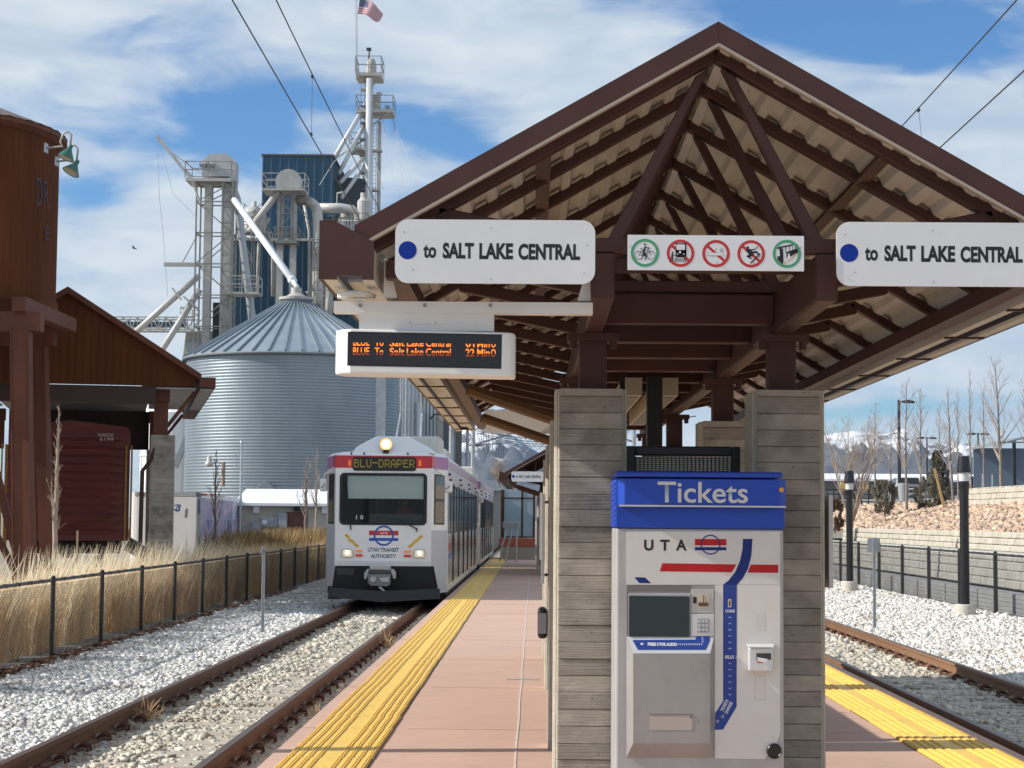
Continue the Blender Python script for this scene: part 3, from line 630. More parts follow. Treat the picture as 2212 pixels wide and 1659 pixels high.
# light boxes under the beams, black case between the pillars, side plates
for i, x in enumerate((.775, 1.06)):
    root = empty('light_box', (x, 14.6, 2.66), ('cream light box under the roof beams, its end hidden by the left front pillar', 'cream louvred light box under the roof beams, right of the black mast')[i], 'lamp', 'light boxes under the near canopy')
    b = MB(); b.box(x-.075, x+.075, 14.6, 19.2, 2.665, 2.805); b.build('housing', mat('cream_lamp_housing', (.66, .58, .44), .5), root)
    b = MB(); y = 14.75
    while y < 19: b.box(x-.055, x+.055, y, y+.5, 2.657, 2.664); y += .55
    b.build('louvre', mat('grey_louvre', (.30, .29, .26), .6), root)
root = empty('screen_case', (.895, 11.0, 0), 'black framed case with a perforated metal panel between the front pillars', 'display case')
b = MB(); x0, x1 = .545, 1.225; zt2 = az(1480, 964, 11)
for q in ((x0, x0+.055, 0, zt2), (x1-.05, x1, 0, zt2), (x0+.055, x1-.05, zt2-.055, zt2), (x0+.055, x1-.05, .1, .3)): b.box(q[0], q[1], 11.0, 11.12, q[2], q[3])
b.build('frame', BLACK, root, bevel=.008)
b = MB(); z = .34; k = 0
while z < zt2-.066:
    for i in range(24): xx = x0+.066+i*.0236; b.box(xx, xx+.0155, 11.035, 11.045, z, z+.0065)
    z += .0125
b.build('slit_dashes', mat('pale_slit_dash', (.85, .82, .74), .6), root)  # pale raised dashes put the bright slits of the sheet into colour
b = MB(); b.box(x0+.058, x1-.053, 11.10, 11.11, .31, zt2-.06); b.build('backing', mat('dark_backing', (.17, .165, .15), .7), root)
root = empty('black_mast', (.935, 14.4, 0), 'black square mast rising between the two light boxes to the beams', 'mast')
b = MB(); b.box(.872, .99, 14.3, 14.42, 0, 2.795); b.build('mast_body', BLACK, root)
b = MB(); b.box(.66, .70, 14.3, 14.34, 0, 2.795); b.build('rod', BLACK, root)
def side_plate(x, y, z0, z1, label, w=.34, nm='side_plate'):
    root = empty(nm, (x, y, z0), label, 'panel', 'thin plates on the pillar sides')
    b = MB(); b.box(x-.011, x+.011, y, y+w, z0, z1); b.build('plate', mat('pale_grey_plate', (.60, .60, .60), .4), root)
    b = MB(); s = 1 if x < .5 else -1
    for z in (z0+.05, z1-.07): b.box(min(x+s*.011, x+s*.04), max(x+s*.011, x+s*.04), y+.1, y+.16, z, z+.02)
    b.build('spacer', GREYP, root)
side_plate(.072, 13.73, 1.21, 1.87, 'thin white plate seen edge on, left of the lit front pillar edge')
side_plate(.074, 18.53, 1.28, 1.95, 'second thin white plate further back, left of the front left pillar')
side_plate(CXM+.555+.2025+.04, 10.45, 1.31, 1.83, 'thin grey plate on the right side of the right front pillar')
root = empty('call_box', (.08, 13.75, .78), 'rounded black box low on the left pillar side above the platform', 'box')
b = MB(); b.box(.035, .108, 13.78, 13.98, .80, 1.03); b.build('box_body', BLACK, root, bevel=.03, bseg=3)
b = MB(); b.box(.04, .10, 13.772, 13.779, .84, .99); b.build('box_front', GREYP, root)
root = empty('shade_panel', (.31, 16.2, 0), 'unseen dark panel added between the left pillars to shade the right platform', 'shade_panel')  # added panel, unseen behind the front pillar, keeps sun off the right platform
b = MB(); b.box(.285, .335, 14.15, 18.45, .12, 1.50); b.build('panel', mat('dark_brown_panel', (.06, .04, .035), .5), root)
for yy in (14.2, 16.3, 18.4): b = MB(); b.box(.27, .35, yy-.03, yy+.03, 0, 1.52); b.build('upright', BROWN, root)
# small cleats and a drain cover beside the pillars
b = MB(); b.box(-.27, .06, 19.6, 19.72, .001, .006); tag(b.build('drain_cover', mat('pale_cover', (.42, .38, .32), .7)), 'small pale rectangular cover set in the platform by the joint', 'cover')
# ================================================================ TICKET MACHINE
def ticket_machine():
    Y = 9.78; root = empty('ticket_machine', (ax(1511, Y, 1400), Y+.25, 0), 'grey and blue ticket machine standing before the two front pillars', 'ticket machine')
    q = lambda x, z, yy=Y: (lambda p: (p.x, p.z))(at(1162.6+.40817*x, 981.9+.40817*z, yy))
    R = lambda x0, z0, x1, z1: [q(x0, z0), q(x1, z0), q(x1, z1), q(x0, z1)]
    SIL = mat('silver_grey_paint', (.46, .455, .45), .42, .2, col2=(.42, .415, .41), scale=3)
    SILD = mat('silver_door_paint', (.37, .358, .345), .42, .25, col2=(.335, .322, .31), scale=3)
    PAN = mat('ivory_panel', (.66, .655, .635), .45, col2=(.62, .61, .59), scale=4)
    BLU = mat('royal_blue_paint', (.006, .058, .46), .38, col2=(.005, .05, .40), scale=3)
    add_spots(SIL, 5, .90, .5, .62, (1, 1, .4)); add_spots(SILD, 4, .90, .5, .62, (1, 1, .4)); add_spots(SILD, 60, .75, .72, .75)
    xl, xr = q(412, 700)[0], q(1299, 700)[0]; ztop = q(800, 392)[1]
    b = MB(); b.box(xl, xr, Y+.002, Y+.58, .0, ztop); body = b.build('cabinet', SIL, root, bevel=.012)
    # header
    b = MB(); b.box(xl-.004, xr+.006, Y-.006, Y+.59, ztop+.001, q(800, 98)[1]-.03); hd = b.build('header', BLU, root, bevel=.006)
    b = MB(); za, zb = q(800, 129)[1], q(800, 272)[1]
    pl = [(xl+.005, Y-.007), (xl+.04, Y-.055), (xr-.03, Y-.055), (xr+.012, Y-.007)]
    b.add([(x, y, zb) for x, y in pl]+[(x, y, za) for x, y in pl], [(0, 1, 2, 3), (7, 6, 5, 4), (0, 4, 5, 1), (1, 5, 6, 2), (2, 6, 7, 3), (3, 7, 4, 0)])
    b.build('sign_band', BLU, hd, bevel=.004)
    b = MB(); b.box(xl-.006, xr-.010, Y-.075, Y+.60, q(800, 122)[1], q(800, 92)[1]); b.build('top_cap', BLU, hd, bevel=.014, bseg=3)
    b = MB(); b.box(xl+.01, xr+.004, Y-.064, Y-.0565, zb-.006, zb+.003); b.build('lip', mat('aluminium_lip', (.60, .60, .58), .35, .5), hd)
    b = MB(); zz = zb-.02
    while zz > ztop+.02: b.box(xl-.009, xl-.0045, Y+.01, Y+.5, zz-.014, zz); zz -= .026
    zz = za-.02
    while zz > zb: b.box(xl-.009, xl-.0045, Y+.01, Y+.5, zz-.014, zz); zz -= .026
    b.build('side_louvre', BLU, hd)
    yb = Y-.0565
    tx0, tz0 = q(632, 143, yb); tx1, tz1 = q(1110, 258, yb)
    fit_text('lettering', 'Tickets', tx0, tx1, tz1, tz0, yb+.0156-.0159, mat('white_lettering', (.62, .63, .63), .4), hd, .012)
    b = MB(); b.disc(q(1287, 187, yb), .0125, yb-.006, .006); b.build('amber_lamp', mat('amber_lens', (.8, .33, .02), .3), hd)
    # upper graphic panel
    b = MB(); b.plate(R(466, 407, 1280, 689), Y-.003, .004); gp = b.build('graphic_panel', PAN, root)
    y = Y-.0036
    for ch, x in (('U', 560), ('T', 645), ('A', 728)):
        a, c = q(x, 450), q(x+(50 if ch != 'A' else 58), 509); fit_text('lettering', ch, a[0], c[0], c[1], a[1], y, INK, gp, .035)
    RD = mat('logo_red', (.46, .012, .016), .5, spec=.3); NB = mat('logo_blue', (.008, .026, .17), .5, spec=.3)
    b = MB(); b.plate(R(829, 447, 996, 481), y, .0004); b.build('logo_red_bar', RD, gp)
    b = MB(); b.plate(R(829, 490, 996, 507), y, .0004); b.ring(q(912, 477), .0455, .052, y-.0005, .0004); b.build('logo_blue_ring', NB, gp)
    b = MB(); b.plate([q(657, 575), q(1050, 581), q(1024, 623), q(642, 618)], y, .0004); b.plate([q(1124, 582), q(1270, 583), q(1270, 626), q(1107, 625)], y, .0004); b.build('red_stripe', RD, gp)
    L = [(1083, 446), (1081, 500), (1068, 560), (1042, 622), (1008, 665), (978, 689)]; Rr = [(1052, 689), (1082, 655), (1110, 605), (1128, 535), (1134, 446)]
    b = MB(); b.plate([q(*p) for p in L+Rr], y, .0004); b.plate([q(508, 649), q(565, 650), q(597, 681), q(535, 680)], y, .0004); b.build('blue_curve', NB, gp)
    # right panel with the blue guide stripe
    b = MB(); b.plate([q(934, 690.5), q(1280, 690.5), q(1280, 1470), q(1262, 1530), q(1200, 1612), q(934, 1608)], Y-.003, .004); rp = b.build('right_panel', mat('ivory_door', (.69, .68, .65), .45, col2=(.65, .635, .60), scale=3), root)
    b = MB(); b.plate([q(978, 690), q(1051, 690), q(1050, 1335), q(978, 1456), q(935, 1456), q(935, 1370), q(978, 1305)], y, .0004); gs = b.build('guide_stripe', mat('guide_blue', (.010, .045, .27), .5), rp)
    yt = y-.0006; WL = mat('pale_print', (.62, .65, .70), .5)
    for t, x0, x1, z0, z1 in (('COINS', 990, 1040, 820, 836), ('BILLS', 989, 1035, 1062, 1080)):
        a, c = q(x0, z0), q(x1, z1); fit_text('lettering', t, a[0], c[0], c[1], a[1], yt, WL, gs, .045)
    for t, cx, cz, w in (('TICKETS', 985, 1328, 68), ('CHANGE', 1007, 1340, 68)):
        a, c = q(cx-w/2, cz-9), q(cx+w/2, cz+9); fit_text('lettering', t, a[0], c[0], c[1], a[1], yt, WL, gs, .04, rot=rad(62))
    ch = MB()
    def chev(x, z, s=1, ang=0, M=None):
        c = q(x, z); k = .0075
        for e in (-1, 1):
            a, d = Vector((0, .003*s)), Vector((e*k, -.003*s)); n = Vector((-(d-a).y, (d-a).x)).normalized()*.0011
            rot = Matrix.Rotation(ang, 2); P = [a+n, d+n, d-n, a-n]; P = [rot @ p for p in P]
            (M or ch).plate([(c[0]+p.x, c[1]+p.y) for p in P], yt-.0004, .0004)
    for k in range(6): chev(1014, 861+33*k)
    for k in range(6): chev(1014, 1105+33*k, -1)
    for x, z in ((972, 1386), (980, 1386), (944, 1412), (953, 1412)): chev(x, z, 1, rad(90))
    chev(1047, 1071, 1, rad(-90)); ch.build('arrow_mark', WL, gs)
    b = MB(); b.plate(R(1004, 765, 1022, 808), yt-.0002, .0006); cs = b.build('coin_slot', mat('beige_plate', (.58, .50, .36), .5), gs); b = MB(); b.plate(R(1009, 772, 1016, 801), yt-.0006, .0004); b.build('slot', BLACK, cs)
    b = MB(); b.plate(R(1148, 840, 1202, 932), y, .0004); b.build('blank_plate', PAN, rp)
    b = MB()
    for a in ((1148, 1170, 1200, 1173), (1148, 1295, 1200, 1298), (1148, 1170, 1150, 1298), (1198, 1170, 1200, 1298)): b.plate(R(*a), y, .0004)
    for z in (1195, 1270): b.ring(q(1174, z), .004, .0047, y, .0004, 14)
    b.ring(q(1174, 1234), .009, .0098, y, .0004, 18); b.build('printed_outline', mat('faint_print', (.46, .44, .40), .5), rp)
    b = MB(); x0, z0 = q(1108, 1145); x1, z1 = q(1238, 1018); b.box(x0, x1, Y-.05, Y-.004, z0, z1); ba = b.build('bill_acceptor', mat('chrome_grey', (.66, .67, .68), .3, .35), rp, bevel=.01, bseg=3)
    b = MB(); a = q(1100, 1005); b.prism([(a[0], Y-.004, a[1]), (q(1246, 1005)[0], Y-.004, a[1]), (x1, Y-.062, z1), (x0, Y-.062, z1)], (0, 0, .004)); b.build('hood', PAN, ba)
    b = MB(); b.plate(R(1148, 1048, 1226, 1082), Y-.053, .0025); b.build('bill_slot', mat('slot_shadow', (.05, .05, .05), .6), ba)
    b = MB(); b.plate([q(1150, 1068), q(1208, 1078), q(1202, 1096), q(1160, 1096)], Y-.0575, .002); b.build('paper_slip', SIGNW, ba)
    b = MB(); b.plate([q(1150, 1090), q(1180, 1094), q(1178, 1099), q(1154, 1098)], Y-.060, .002); b.build('red_slip_edge', REDINK, ba)
    c = q(1248, 1568); b = MB()
    b.M = Matrix.Translation((c[0], Y, c[1])) @ Matrix.Rotation(rad(90), 4, 'X'); b.lathe([(.0395, .0), (.0395, .018), (.034, .025), (.030, .020), (.004, .020)], (0, 0, 0), 24); b.build('lock_knob', mat('black_rubber', (.012, .012, .012), .32), root, smooth=False)
    # screen recess
    b = MB(); b.plate(R(469, 691, 932, 962), Y-.002, .003); rc = b.build('screen_recess', SILD, root)
    b = MB(); b.plate(R(469, 691, 806, 725), Y-.004, .002); b.plate(R(469, 725, 478, 962), Y-.004, .0018); b.build('recess_shade_strip', mat('recess_shade_grey', (.17, .16, .15), .5), rc)  # dark strips imitate shade along the recess top and left side
    b = MB(); b.plate([q(478, 734), q(806, 734), q(806, 962), q(478, 962)], Y-.010, .008); bz = b.build('bezel', SIL, rc, bevel=.003)
    b = MB(); b.plate(rrect(q(482, 0)[0], q(801, 0)[0], q(0, 957)[1], q(0, 743)[1], .006, 3), Y-.013, .003); b.build('screen', mat('dark_teal_screen', (.022, .038, .044), .2), bz)
    b = MB(); b.plate(R(810, 712, 929, 838), Y-.008, .006); cp = b.build('card_unit', mat('pale_silver', (.50, .49, .47), .4, .2), rc, bevel=.002)
    b = MB(); b.plate(R(843, 742, 903, 810), Y-.011, .003); cc = b.build('card_plate', mat('beige_plate2', (.56, .48, .35), .5), cp)
    b = MB(); b.plate(R(872, 745, 876, 803), Y-.013, .002); b.plate(rrect(q(847, 0)[0], q(900, 0)[0], q(0, 795)[1], q(0, 775)[1], .004, 3), Y-.0125, .0013); b.build('card_slot', mat('dark_brown_slot', (.10, .07, .04), .5), cc)
    b = MB(); b.plate(R(819, 753, 837, 787), Y-.011, .003); b.build('card_reader_eye', BLACK, cp)
    b = MB(); b.plate(R(808, 843, 930, 961), Y-.011, .009); kp = b.build('keypad_plate', mat('bright_silver', (.62, .63, .63), .4, .2), rc, bevel=.003)
    b = MB(); b.plate(R(841, 868, 904, 941), Y-.0125, .0015); b.build('keypad_frame', mat('mid_grey_metal', (.34, .35, .36), .4, .3), kp)
    for i in range(3):
        for k in range(3):
            b = MB(); b.plate(R(846+19*k, 874+22*i, 860+19*k, 890+22*i), Y-.017, .0045); b.build('key', mat('steel_key', (.55, .56, .58), .35, .4), kp, bevel=.001, bseg=1)
    # shelf with the audio strip
    b = MB(); e = .045
    def wedge(M, pts, y_top, y_bot, ref0, ref1, t):
        P = []
        for x, z in pts:
            f = (z-ref0)/(ref1-ref0); a = q(x, z); P.append((a[0], y_top+(y_bot-y_top)*f, a[1]))
        n = len(P); M.add(P+[(x, y_+t, z) for x, y_, z in P], [tuple(range(n)), tuple(range(2*n-1, n-1, -1))]+[(i, n+i, n+(i+1) % n, (i+1) % n) for i in range(n)])
    wedge(b, [(466, 963), (930, 963), (905, 1049), (500, 1049)], Y-.006, Y-.05, 963, 1049, .006); sh = b.build('shelf', mat('bright_silver', (.62, .63, .63), .4), root)
    b = MB(); wedge(b, [(498, 980), (830, 978), (838, 953), (908, 953), (906, 985), (882, 1030), (525, 1030)], Y-.008, Y-.052, 963, 1049, .0025); b.build('audio_strip', mat('guide_blue', (.010, .045, .27), .5), sh)
    def onw(x, z): 
        ze = z-math.tan(ROLL)*(x-q(0, 963)[0]); return (x, Y-.0095-.044*((q(0, 963)[1]-ze)/(q(0, 963)[1]-q(0, 1049)[1])), z)
    a, c = q(578, 994), q(733, 1010); fit_text('lettering', 'PRESS 5 FOR AUDIO', a[0], c[0], c[1]-.001, a[1]+.001, Y, SIGNW, sh, .045, fn=onw)
    ch2 = MB()
    def spot(M, x, z, w, h):
        a, c = q(x-w/2, z-h/2), q(x+w/2, z+h/2); M.add([onw(a[0], a[1]), onw(c[0], a[1]), onw(c[0], c[1]), onw(a[0], c[1])], [(0, 3, 2, 1)])
    for k in range(13): spot(ch2, 742+10*k, 1002, 3.5, 9)
    for k in range(4): spot(ch2, 868, 960+10*k, 9, 3.5)
    spot(ch2, 543, 1000, 7, 8); spot(ch2, 549, 1000, 5, 13); spot(ch2, 556, 1000, 2, 9); ch2.build('chevron_mark', WL, sh)
    b = MB(); spot(b, 525, 1001, 7, 7); b.build('audio_jack', BLACK, sh)
    # lower door with bevelled sides
    b = MB(); A = [(466, 966), (930, 966), (930, 1604), (466, 1604)]; B = [(500, 1050), (905, 1050), (905, 1522), (500, 1522)]
    P = [(*q(x, z), Y-.002) for x, z in A]+[(*q(x, z), Y-.05) for x, z in B]; P = [(x, yy, z) for x, z, yy in P]
    b.add(P, [(4, 7, 6, 5), (0, 3, 7, 4), (3, 2, 6, 7), (2, 1, 5, 6)]); dr = b.build('lower_door', SILD, root)
    b = MB()
    T = R(587, 1367, 811, 1452); b.plate(T, Y-.052, .0015); tr = b.build('ticket_tray', mat('pinkish_tray', (.45, .39, .35), .35), dr)
    b = MB(); b.plate(R(587, 1367, 811, 1374), Y-.0535, .0012); b.plate(R(800, 1367, 811, 1392), Y-.0545, .0010); b.build('tray_shade_strip', mat('tray_shade_grey', (.20, .18, .16), .5), tr)  # dark strips put the shading of the tray's top edge into colour
    return root
ticket_machine()
# ================================================================ TRAIN
TRW = mat('white_train_paint', (.84, .84, .84), .28, col2=(.79, .79, .79), scale=2, coat=.3)
TRG = mat('grey_train_panel', (.50, .51, .53), .35, col2=(.46, .47, .49), scale=2)
TRR = mat('red_train_band', (.52, .018, .03), .3, coat=.3)
TRP = mat('purple_faded_band', (.40, .16, .36), .4)
STL = mat('polished_side_panel', (.62, .62, .62), .16, .75)
GLS = mat('dark_train_glass', (.012, .016, .02), .06, spec=.8)
RUB = mat('black_window_rubber', (.010, .010, .011), .45)
def train_glass():
    m = mat('clear_windscreen', (.9, .95, .95), .02); nt = m.node_tree; N, L = nt.nodes, nt.links; b = N['Principled BSDF']
    tr = N.new('ShaderNodeBsdfTransparent'); tr.inputs[0].default_value = (.80, .84, .85, 1); gl = N.new('ShaderNodeBsdfGlossy'); gl.inputs[1].default_value = .03
    fr = N.new('ShaderNodeFresnel'); fr.inputs[0].default_value = 1.4; mx = N.new('ShaderNodeMixShader')
    L.new(fr.outputs[0], mx.inputs[0]); L.new(tr.outputs[0], mx.inputs[1]); L.new(gl.outputs[0], mx.inputs[2]); L.new(mx.outputs[0], N['Material Output'].inputs[0]); return m
WSC = train_glass()
TY = 39.8; TXC = -3.225
def person_mesh(name, joints, edges, m, parent):
    """one continuous skinned figure: joints = {name: (pos, radius)}"""
    me = bpy.data.meshes.new(name); keys = list(joints); V = [joints[k][0] for k in keys]
    me.from_pydata(V, [(keys.index(a), keys.index(b)) for a, b in edges], []); me.update()
    o = bpy.data.objects.new(name, me); COL.objects.link(o); sk = o.modifiers.new('skin', 'SKIN'); sk.use_smooth_shade = True
    for i, k in enumerate(keys):
        r = joints[k][1]; me.skin_vertices[0].data[i].radius = (r, r)
    me.skin_vertices[0].data[0].use_root = True
    ss = o.modifiers.new('sub', 'SUBSURF'); ss.levels = ss.render_levels = 2
    dg = bpy.context.evaluated_depsgraph_get(); nm = bpy.data.meshes.new_from_object(o.evaluated_get(dg)); bpy.data.objects.remove(o)
    return link(name, nm, m, parent, True)
def tram(full, root):
    Y = TY; t = lambda x, z, yy=Y: (lambda p: (p.x, p.z))(at(675.6+.25572*x, 911.2+.25572*z, yy))
    zr = RT_Z
    W1, W2, D, LN = 1.03, 1.325, 1.0, 24.0
    def outline(ins, y0=Y, dl=0): return [(TXC-W1+ins, y0+ins), (TXC+W1-ins, y0+ins), (TXC+W2-ins, y0+D), (TXC+W2-ins, y0+LN-D), (TXC+W1-ins, y0+LN-ins), (TXC-W1+ins, y0+LN-ins), (TXC-W2+ins, y0+LN-D), (TXC-W2+ins, y0+D)]
    zs = [(.22, 0.0), (3.10, 0.0), (3.32, .10), (3.42, .34)]
    zt0, ztp = t(600, 390)[1], t(600, 284)[1]       # red band
    zsh = ztp
    wl, wr, wt, wb = t(236, 0)[0], t(972, 0)[0], t(0, 428)[1], t(0, 868)[1]
    b = MB(); V = []
    lev = [(zr+.25, 0), (wb, 0), (wt, 0), (zsh, 0), (zsh+.07, .12), (zsh+.12, .5)]
    for z, ins in lev: V += [(x, y, z) for x, y in outline(ins)]
    fs = []
    for k in range(len(lev)-1):
        for i in range(8):
            if k == 1 and i == 0: continue          # the windscreen opening
            fs.append((k*8+i, k*8+(i+1) % 8, k*8+8+(i+1) % 8, k*8+8+i))
    fs += [tuple(range(8))[::-1], tuple((len(lev)-1)*8+i for i in range(8))]
    b.add(V, fs)
    for x0, x1 in ((TXC-W1, wl), (wr, TXC+W1)): b.add([(x0, Y, wb), (x1, Y, wb), (x1, Y, wt), (x0, Y, wt)], [(0, 1, 2, 3)])
    b.build('body', TRW, root); body = root
    # bands
    b = MB(); e = .006
    def front_band(M, z0, z1, e, u0=-W1, u1=W1): M.box(TXC+u0, TXC+u1, Y-e, Y-.001, z0, z1)
    def cham(M, s, z0, z1, f0=0., f1=1., e=.006):
        n = Vector((s*D, -(W2-W1), 0)).normalized()*e; P = lambda f: Vector((TXC+s*(W1+(W2-W1)*f), Y+D*f, 0))
        a, c = P(f0), P(f1); V = []
        for z in (z0, z1):
            for p in (a, c): V += [(p.x, p.y, z), (p.x+n.x, p.y+n.y, z)]
        M.add(V, [(0, 1, 3, 2), (4, 6, 7, 5), (1, 5, 7, 3), (0, 2, 6, 4), (0, 4, 5, 1), (2, 3, 7, 6)])
    front_band(b, zt0, zsh-.005, .006); cham(b, -1, zt0, zsh-.005, 0, .3); cham(b, 1, zt0, zsh-.005, 0, .15); b.build('red_band', TRR, body)
    b = MB(); cham(b, 1, zt0-.01, zsh-.01, .16, 1.0); cham(b, -1, zt0, zsh-.01, .31, 1.0); b.build('purple_band', TRP, body)
    b = MB()
    for s, z1 in ((-1, t(0, 868)[1]), (1, t(0, 910)[1])): cham(b, s, zr+.27, z1, 0.02, 1.0, .005)
    b.build('corner_panel', TRG, body)
    for s in (-1, 1):
        b = MB(); cham(b, s, t(0, 862)[1], t(0, 432)[1], .16, .80, .008); cw = b.build('corner_window', RUB, body)
        b = MB(); cham(b, s, t(0, 846)[1], t(0, 664)[1], .22, .74, .011); b.build('lower_pane', mat('painted_reflection_pane', (.20, .15, .09), .25, col2=(.06, .05, .03), scale=14), cw)  # warm reflection is put into the pane's mottled colour
        b = MB(); cham(b, s, t(0, 640)[1], t(0, 446)[1], .22, .74, .011); b.build('upper_pane', GLS, cw)
    # windscreen, blind, cab interior
    x0, z0 = wl, wb; x1, z1 = wr, wt
    o1, i1 = rrect(x0, x1, z0, z1, .10), rrect(x0+.065, x1-.065, z0+.05, z1-.05, .07); n = len(o1)
    b = MB(); b.add([(x, Y-.012, z) for x, z in o1]+[(x, Y-.012, z) for x, z in i1]+[(x, Y+.02, z) for x, z in o1]+[(x, Y+.02, z) for x, z in i1],
                   [(i, (i+1) % n, n+(i+1) % n, n+i) for i in range(n)]+[(n+i, n+(i+1) % n, 3*n+(i+1) % n, 3*n+i) for i in range(n)]+[(i, 2*n+i, 2*n+(i+1) % n, (i+1) % n) for i in range(n)])
    ws = b.build('windscreen_frame', RUB, body); b = MB()
    for c in range(4):        # close the square corners of the opening
        k = c*7; cx, cz = ((x1, z1), (x0, z1), (x0, z0), (x1, z0))[c]; b.add([(x, Y-.002, z) for x, z in o1[k:k+7]]+[(cx, Y-.002, cz)], [tuple(range(8))])
    b.build('corner_fillet', TRW, body)
    b = MB(); b.add([(x, Y-.004, z) for x, z in i1], [tuple(range(n))]); b.build('windscreen', WSC, ws)
    INT = mat('dark_cab_lining', (.03, .026, .026), .8)
    b = MB(); c0, c1 = TXC-W1+.02, TXC+W1-.02
    V = [(c0, Y+.03, z0-.25), (c1, Y+.03, z0-.25), (c1, Y+2.2, z0-.25), (c0, Y+2.2, z0-.25), (c0, Y+.03, z1+.1), (c1, Y+.03, z1+.1), (c1, Y+2.2, z1+.1), (c0, Y+2.2, z1+.1)]
    b.add(V, [(0, 1, 2, 3), (4, 7, 6, 5), (1, 5, 6, 2), (3, 2, 6, 7), (0, 3, 7, 4)]); cab = b.build('cab', INT, body)
    b = MB(); b.box(c0+.7, c1-.15, Y+.12, Y+.55, z0-.24, t(0, 770)[1]); b.build('console', mat('dark_grey_console', (.06, .065, .075), .6), cab, bevel=.03)
    b = MB()
    for px, w in ((455, .02), (560, .07), (745, .05), (600, .03)): x = t(px, 0, Y+2)[0]; b.box(x-w/2, x+w/2, Y+1.9, Y+1.95, z0-.2, z1)
    b.build('partition_post', mat('grey_post', (.20, .20, .19), .5), cab)
    b = MB(); b.box(t(300, 0)[0], t(941, 0)[0], Y+.05, Y+.056, t(0, 645)[1], t(0, 452)[1]); b.build('sun_blind', mat('grey_green_blind', (.80, .90, .86), .8), cab)
    if full:
        for d, px in (('1', 366), ('0', 402)):
            a, c = t(px, 788, Y), t(px+(6 if d == '1' else 24), 824, Y); fit_text('number', d, a[0], c[0], c[1], a[1], Y-.0045, mat('white_number', (.75, .75, .75), .5), ws, .01)
    b = MB()
    for p in (((290, 470), (300, 700), (322, 890)), ((480, 800), (720, 820), (880, 905))):
        q_ = [t(*r) for r in p]; b.tube([(x, Y-.03-.01*k, z) for k, (x, z) in enumerate(q_)], [.008, .010, .016], 6); x, z = q_[-1]; b.tube([(x, Y-.05, z+.02), (x, Y-.03, z-.06)], .014, 6)
    b.build('wiper', BLACK, ws)
    # destination box
    b = MB(); b.plate(rrect(t(342, 0)[0], t(880, 0)[0], t(0, 411)[1], t(0, 293)[1], .07), Y-.014, .01); db = b.build('destination_box', RUB, body)
    if full:
        on = MB(); pt = (t(870, 0)[0]-t(358, 0)[0])/59.2; dots(on, 'BLU-DRAPER', t(358, 0)[0], t(0, 319)[1], pt, Y-.017, (0, 6), .47, t=.003, pz=pt*1.32)
        on.build('destination_text', mat('dull_yellow_flip_dots', (.27, .23, .04), .6, emit=(.55, .42, .03), estr=.06), db)
    AMB = mat('amber_lamp_glass', (.62, .20, .02), .25, emit=(1, .3, .02), estr=.25); RDL = mat('red_lamp_glass', (.42, .02, .02), .25, emit=(1, .05, .03), estr=.15)
    for px in (312, 906):
        b = MB(); x, z = t(px, 349); b.box(x-.055, x+.055, Y-.02, Y-.0065, z-.085, z+.085); k = b.build('roof_marker', RDL, body, bevel=.01); b = MB(); b.box(x-.02, x+.02, Y-.026, Y-.0205, z-.06, z+.06); b.build('amber_bulb', AMB, k)
    # headlights, markers
    HL = mat('lit_headlight', (.9, .85, .7), .2, emit=(1, .86, .55), estr=2.2 if full else .0); BZ = mat('chrome_bezel', (.55, .55, .55), .25, .8)
    for px in (293, 902):
        x, z = t(px, 1109 if px < 500 else 1114); w, h = .125, .095
        b = MB(); b.plate(rrect(x-w, x+w, z-h, z+h, .04), Y-.03, .03); hl = b.build('headlight', BZ, body, bevel=.006)
        b = MB(); b.plate(rrect(x-w*.80, x+w*.80, z-h*.78, z+h*.78, .03), Y-.034, .0035); ln = b.build('lens', mat('headlight_lens', (.75, .70, .58), .12, col2=(.45, .38, .28), scale=12, emit=(1, .75, .4), estr=.35), hl)
        b = MB(); b.disc((x, z+.01), .048, Y-.040, .005, 16); b.build('bulb', HL, ln)
    for px in (391, 801):
        for pz, m in ((1092 if px < 500 else 1096, AMB), (1128 if px < 500 else 1133, RDL)):
            x, z = t(px, pz); b = MB(); b.plate(rrect(x-.10, x+.10, z-.034, z+.034, .03), Y-.015, .015); mk = b.build('marker_lamp', WHITE, body); b = MB(); b.plate(rrect(x-.082, x+.082, z-.026, z+.026, .024), Y-.022, .006); b.build('marker_lens', m, mk)
    # emblem and lettering
    lg = mat('tram_logo_blue', (.02, .09, .42), .4); lr = mat('tram_logo_red', (.55, .025, .03), .4)
    b = MB(); b.plate([t(475, 918), t(724, 921), t(724, 960), t(475, 958)], Y-.0012, .001); em = b.build('emblem_red_bar', lr, body)
    b = MB(); b.plate([t(475, 980), t(722, 982), t(722, 1007), t(475, 1006)], Y-.0012, .001); b.ring(t(600, 962), .178, .218, Y-.0024, .001, 48); b.build('emblem_blue_ring', lg, body)
    if full: a, c = t(568, 931), t(632, 950); fit_text('fleet_number', '1037B', a[0], c[0], c[1], a[1], Y-.0028, WHITE, em, .01)
    lt = mat('grey_blue_lettering', (.02, .06, .14), .5)
    for s, p in (('UTAH', (465, 562, 1062, 1098)), ('TRANSIT', (572, 728, 1064, 1100)), ('AUTHORITY', (490, 704, 1117, 1152))):
        a, c = t(p[0], p[2]), t(p[1], p[3]); fit_text('lettering', s, a[0], c[0], c[1], a[1], Y-.0008, lt, body, .03)
    yl = mat('yellow_flash', (.70, .42, .03), .5); b = MB()
    def bolt(M, pts, w):
        for k in range(len(pts)-1):
            a, c = Vector(t(*pts[k])), Vector(t(*pts[k+1])); d = (c-a); n = Vector((-d.y, d.x)).normalized()*w; M.plate([tuple(a+n), tuple(c+n), tuple(c-n), tuple(a-n)], Y-.0012-.0005*k, .001)
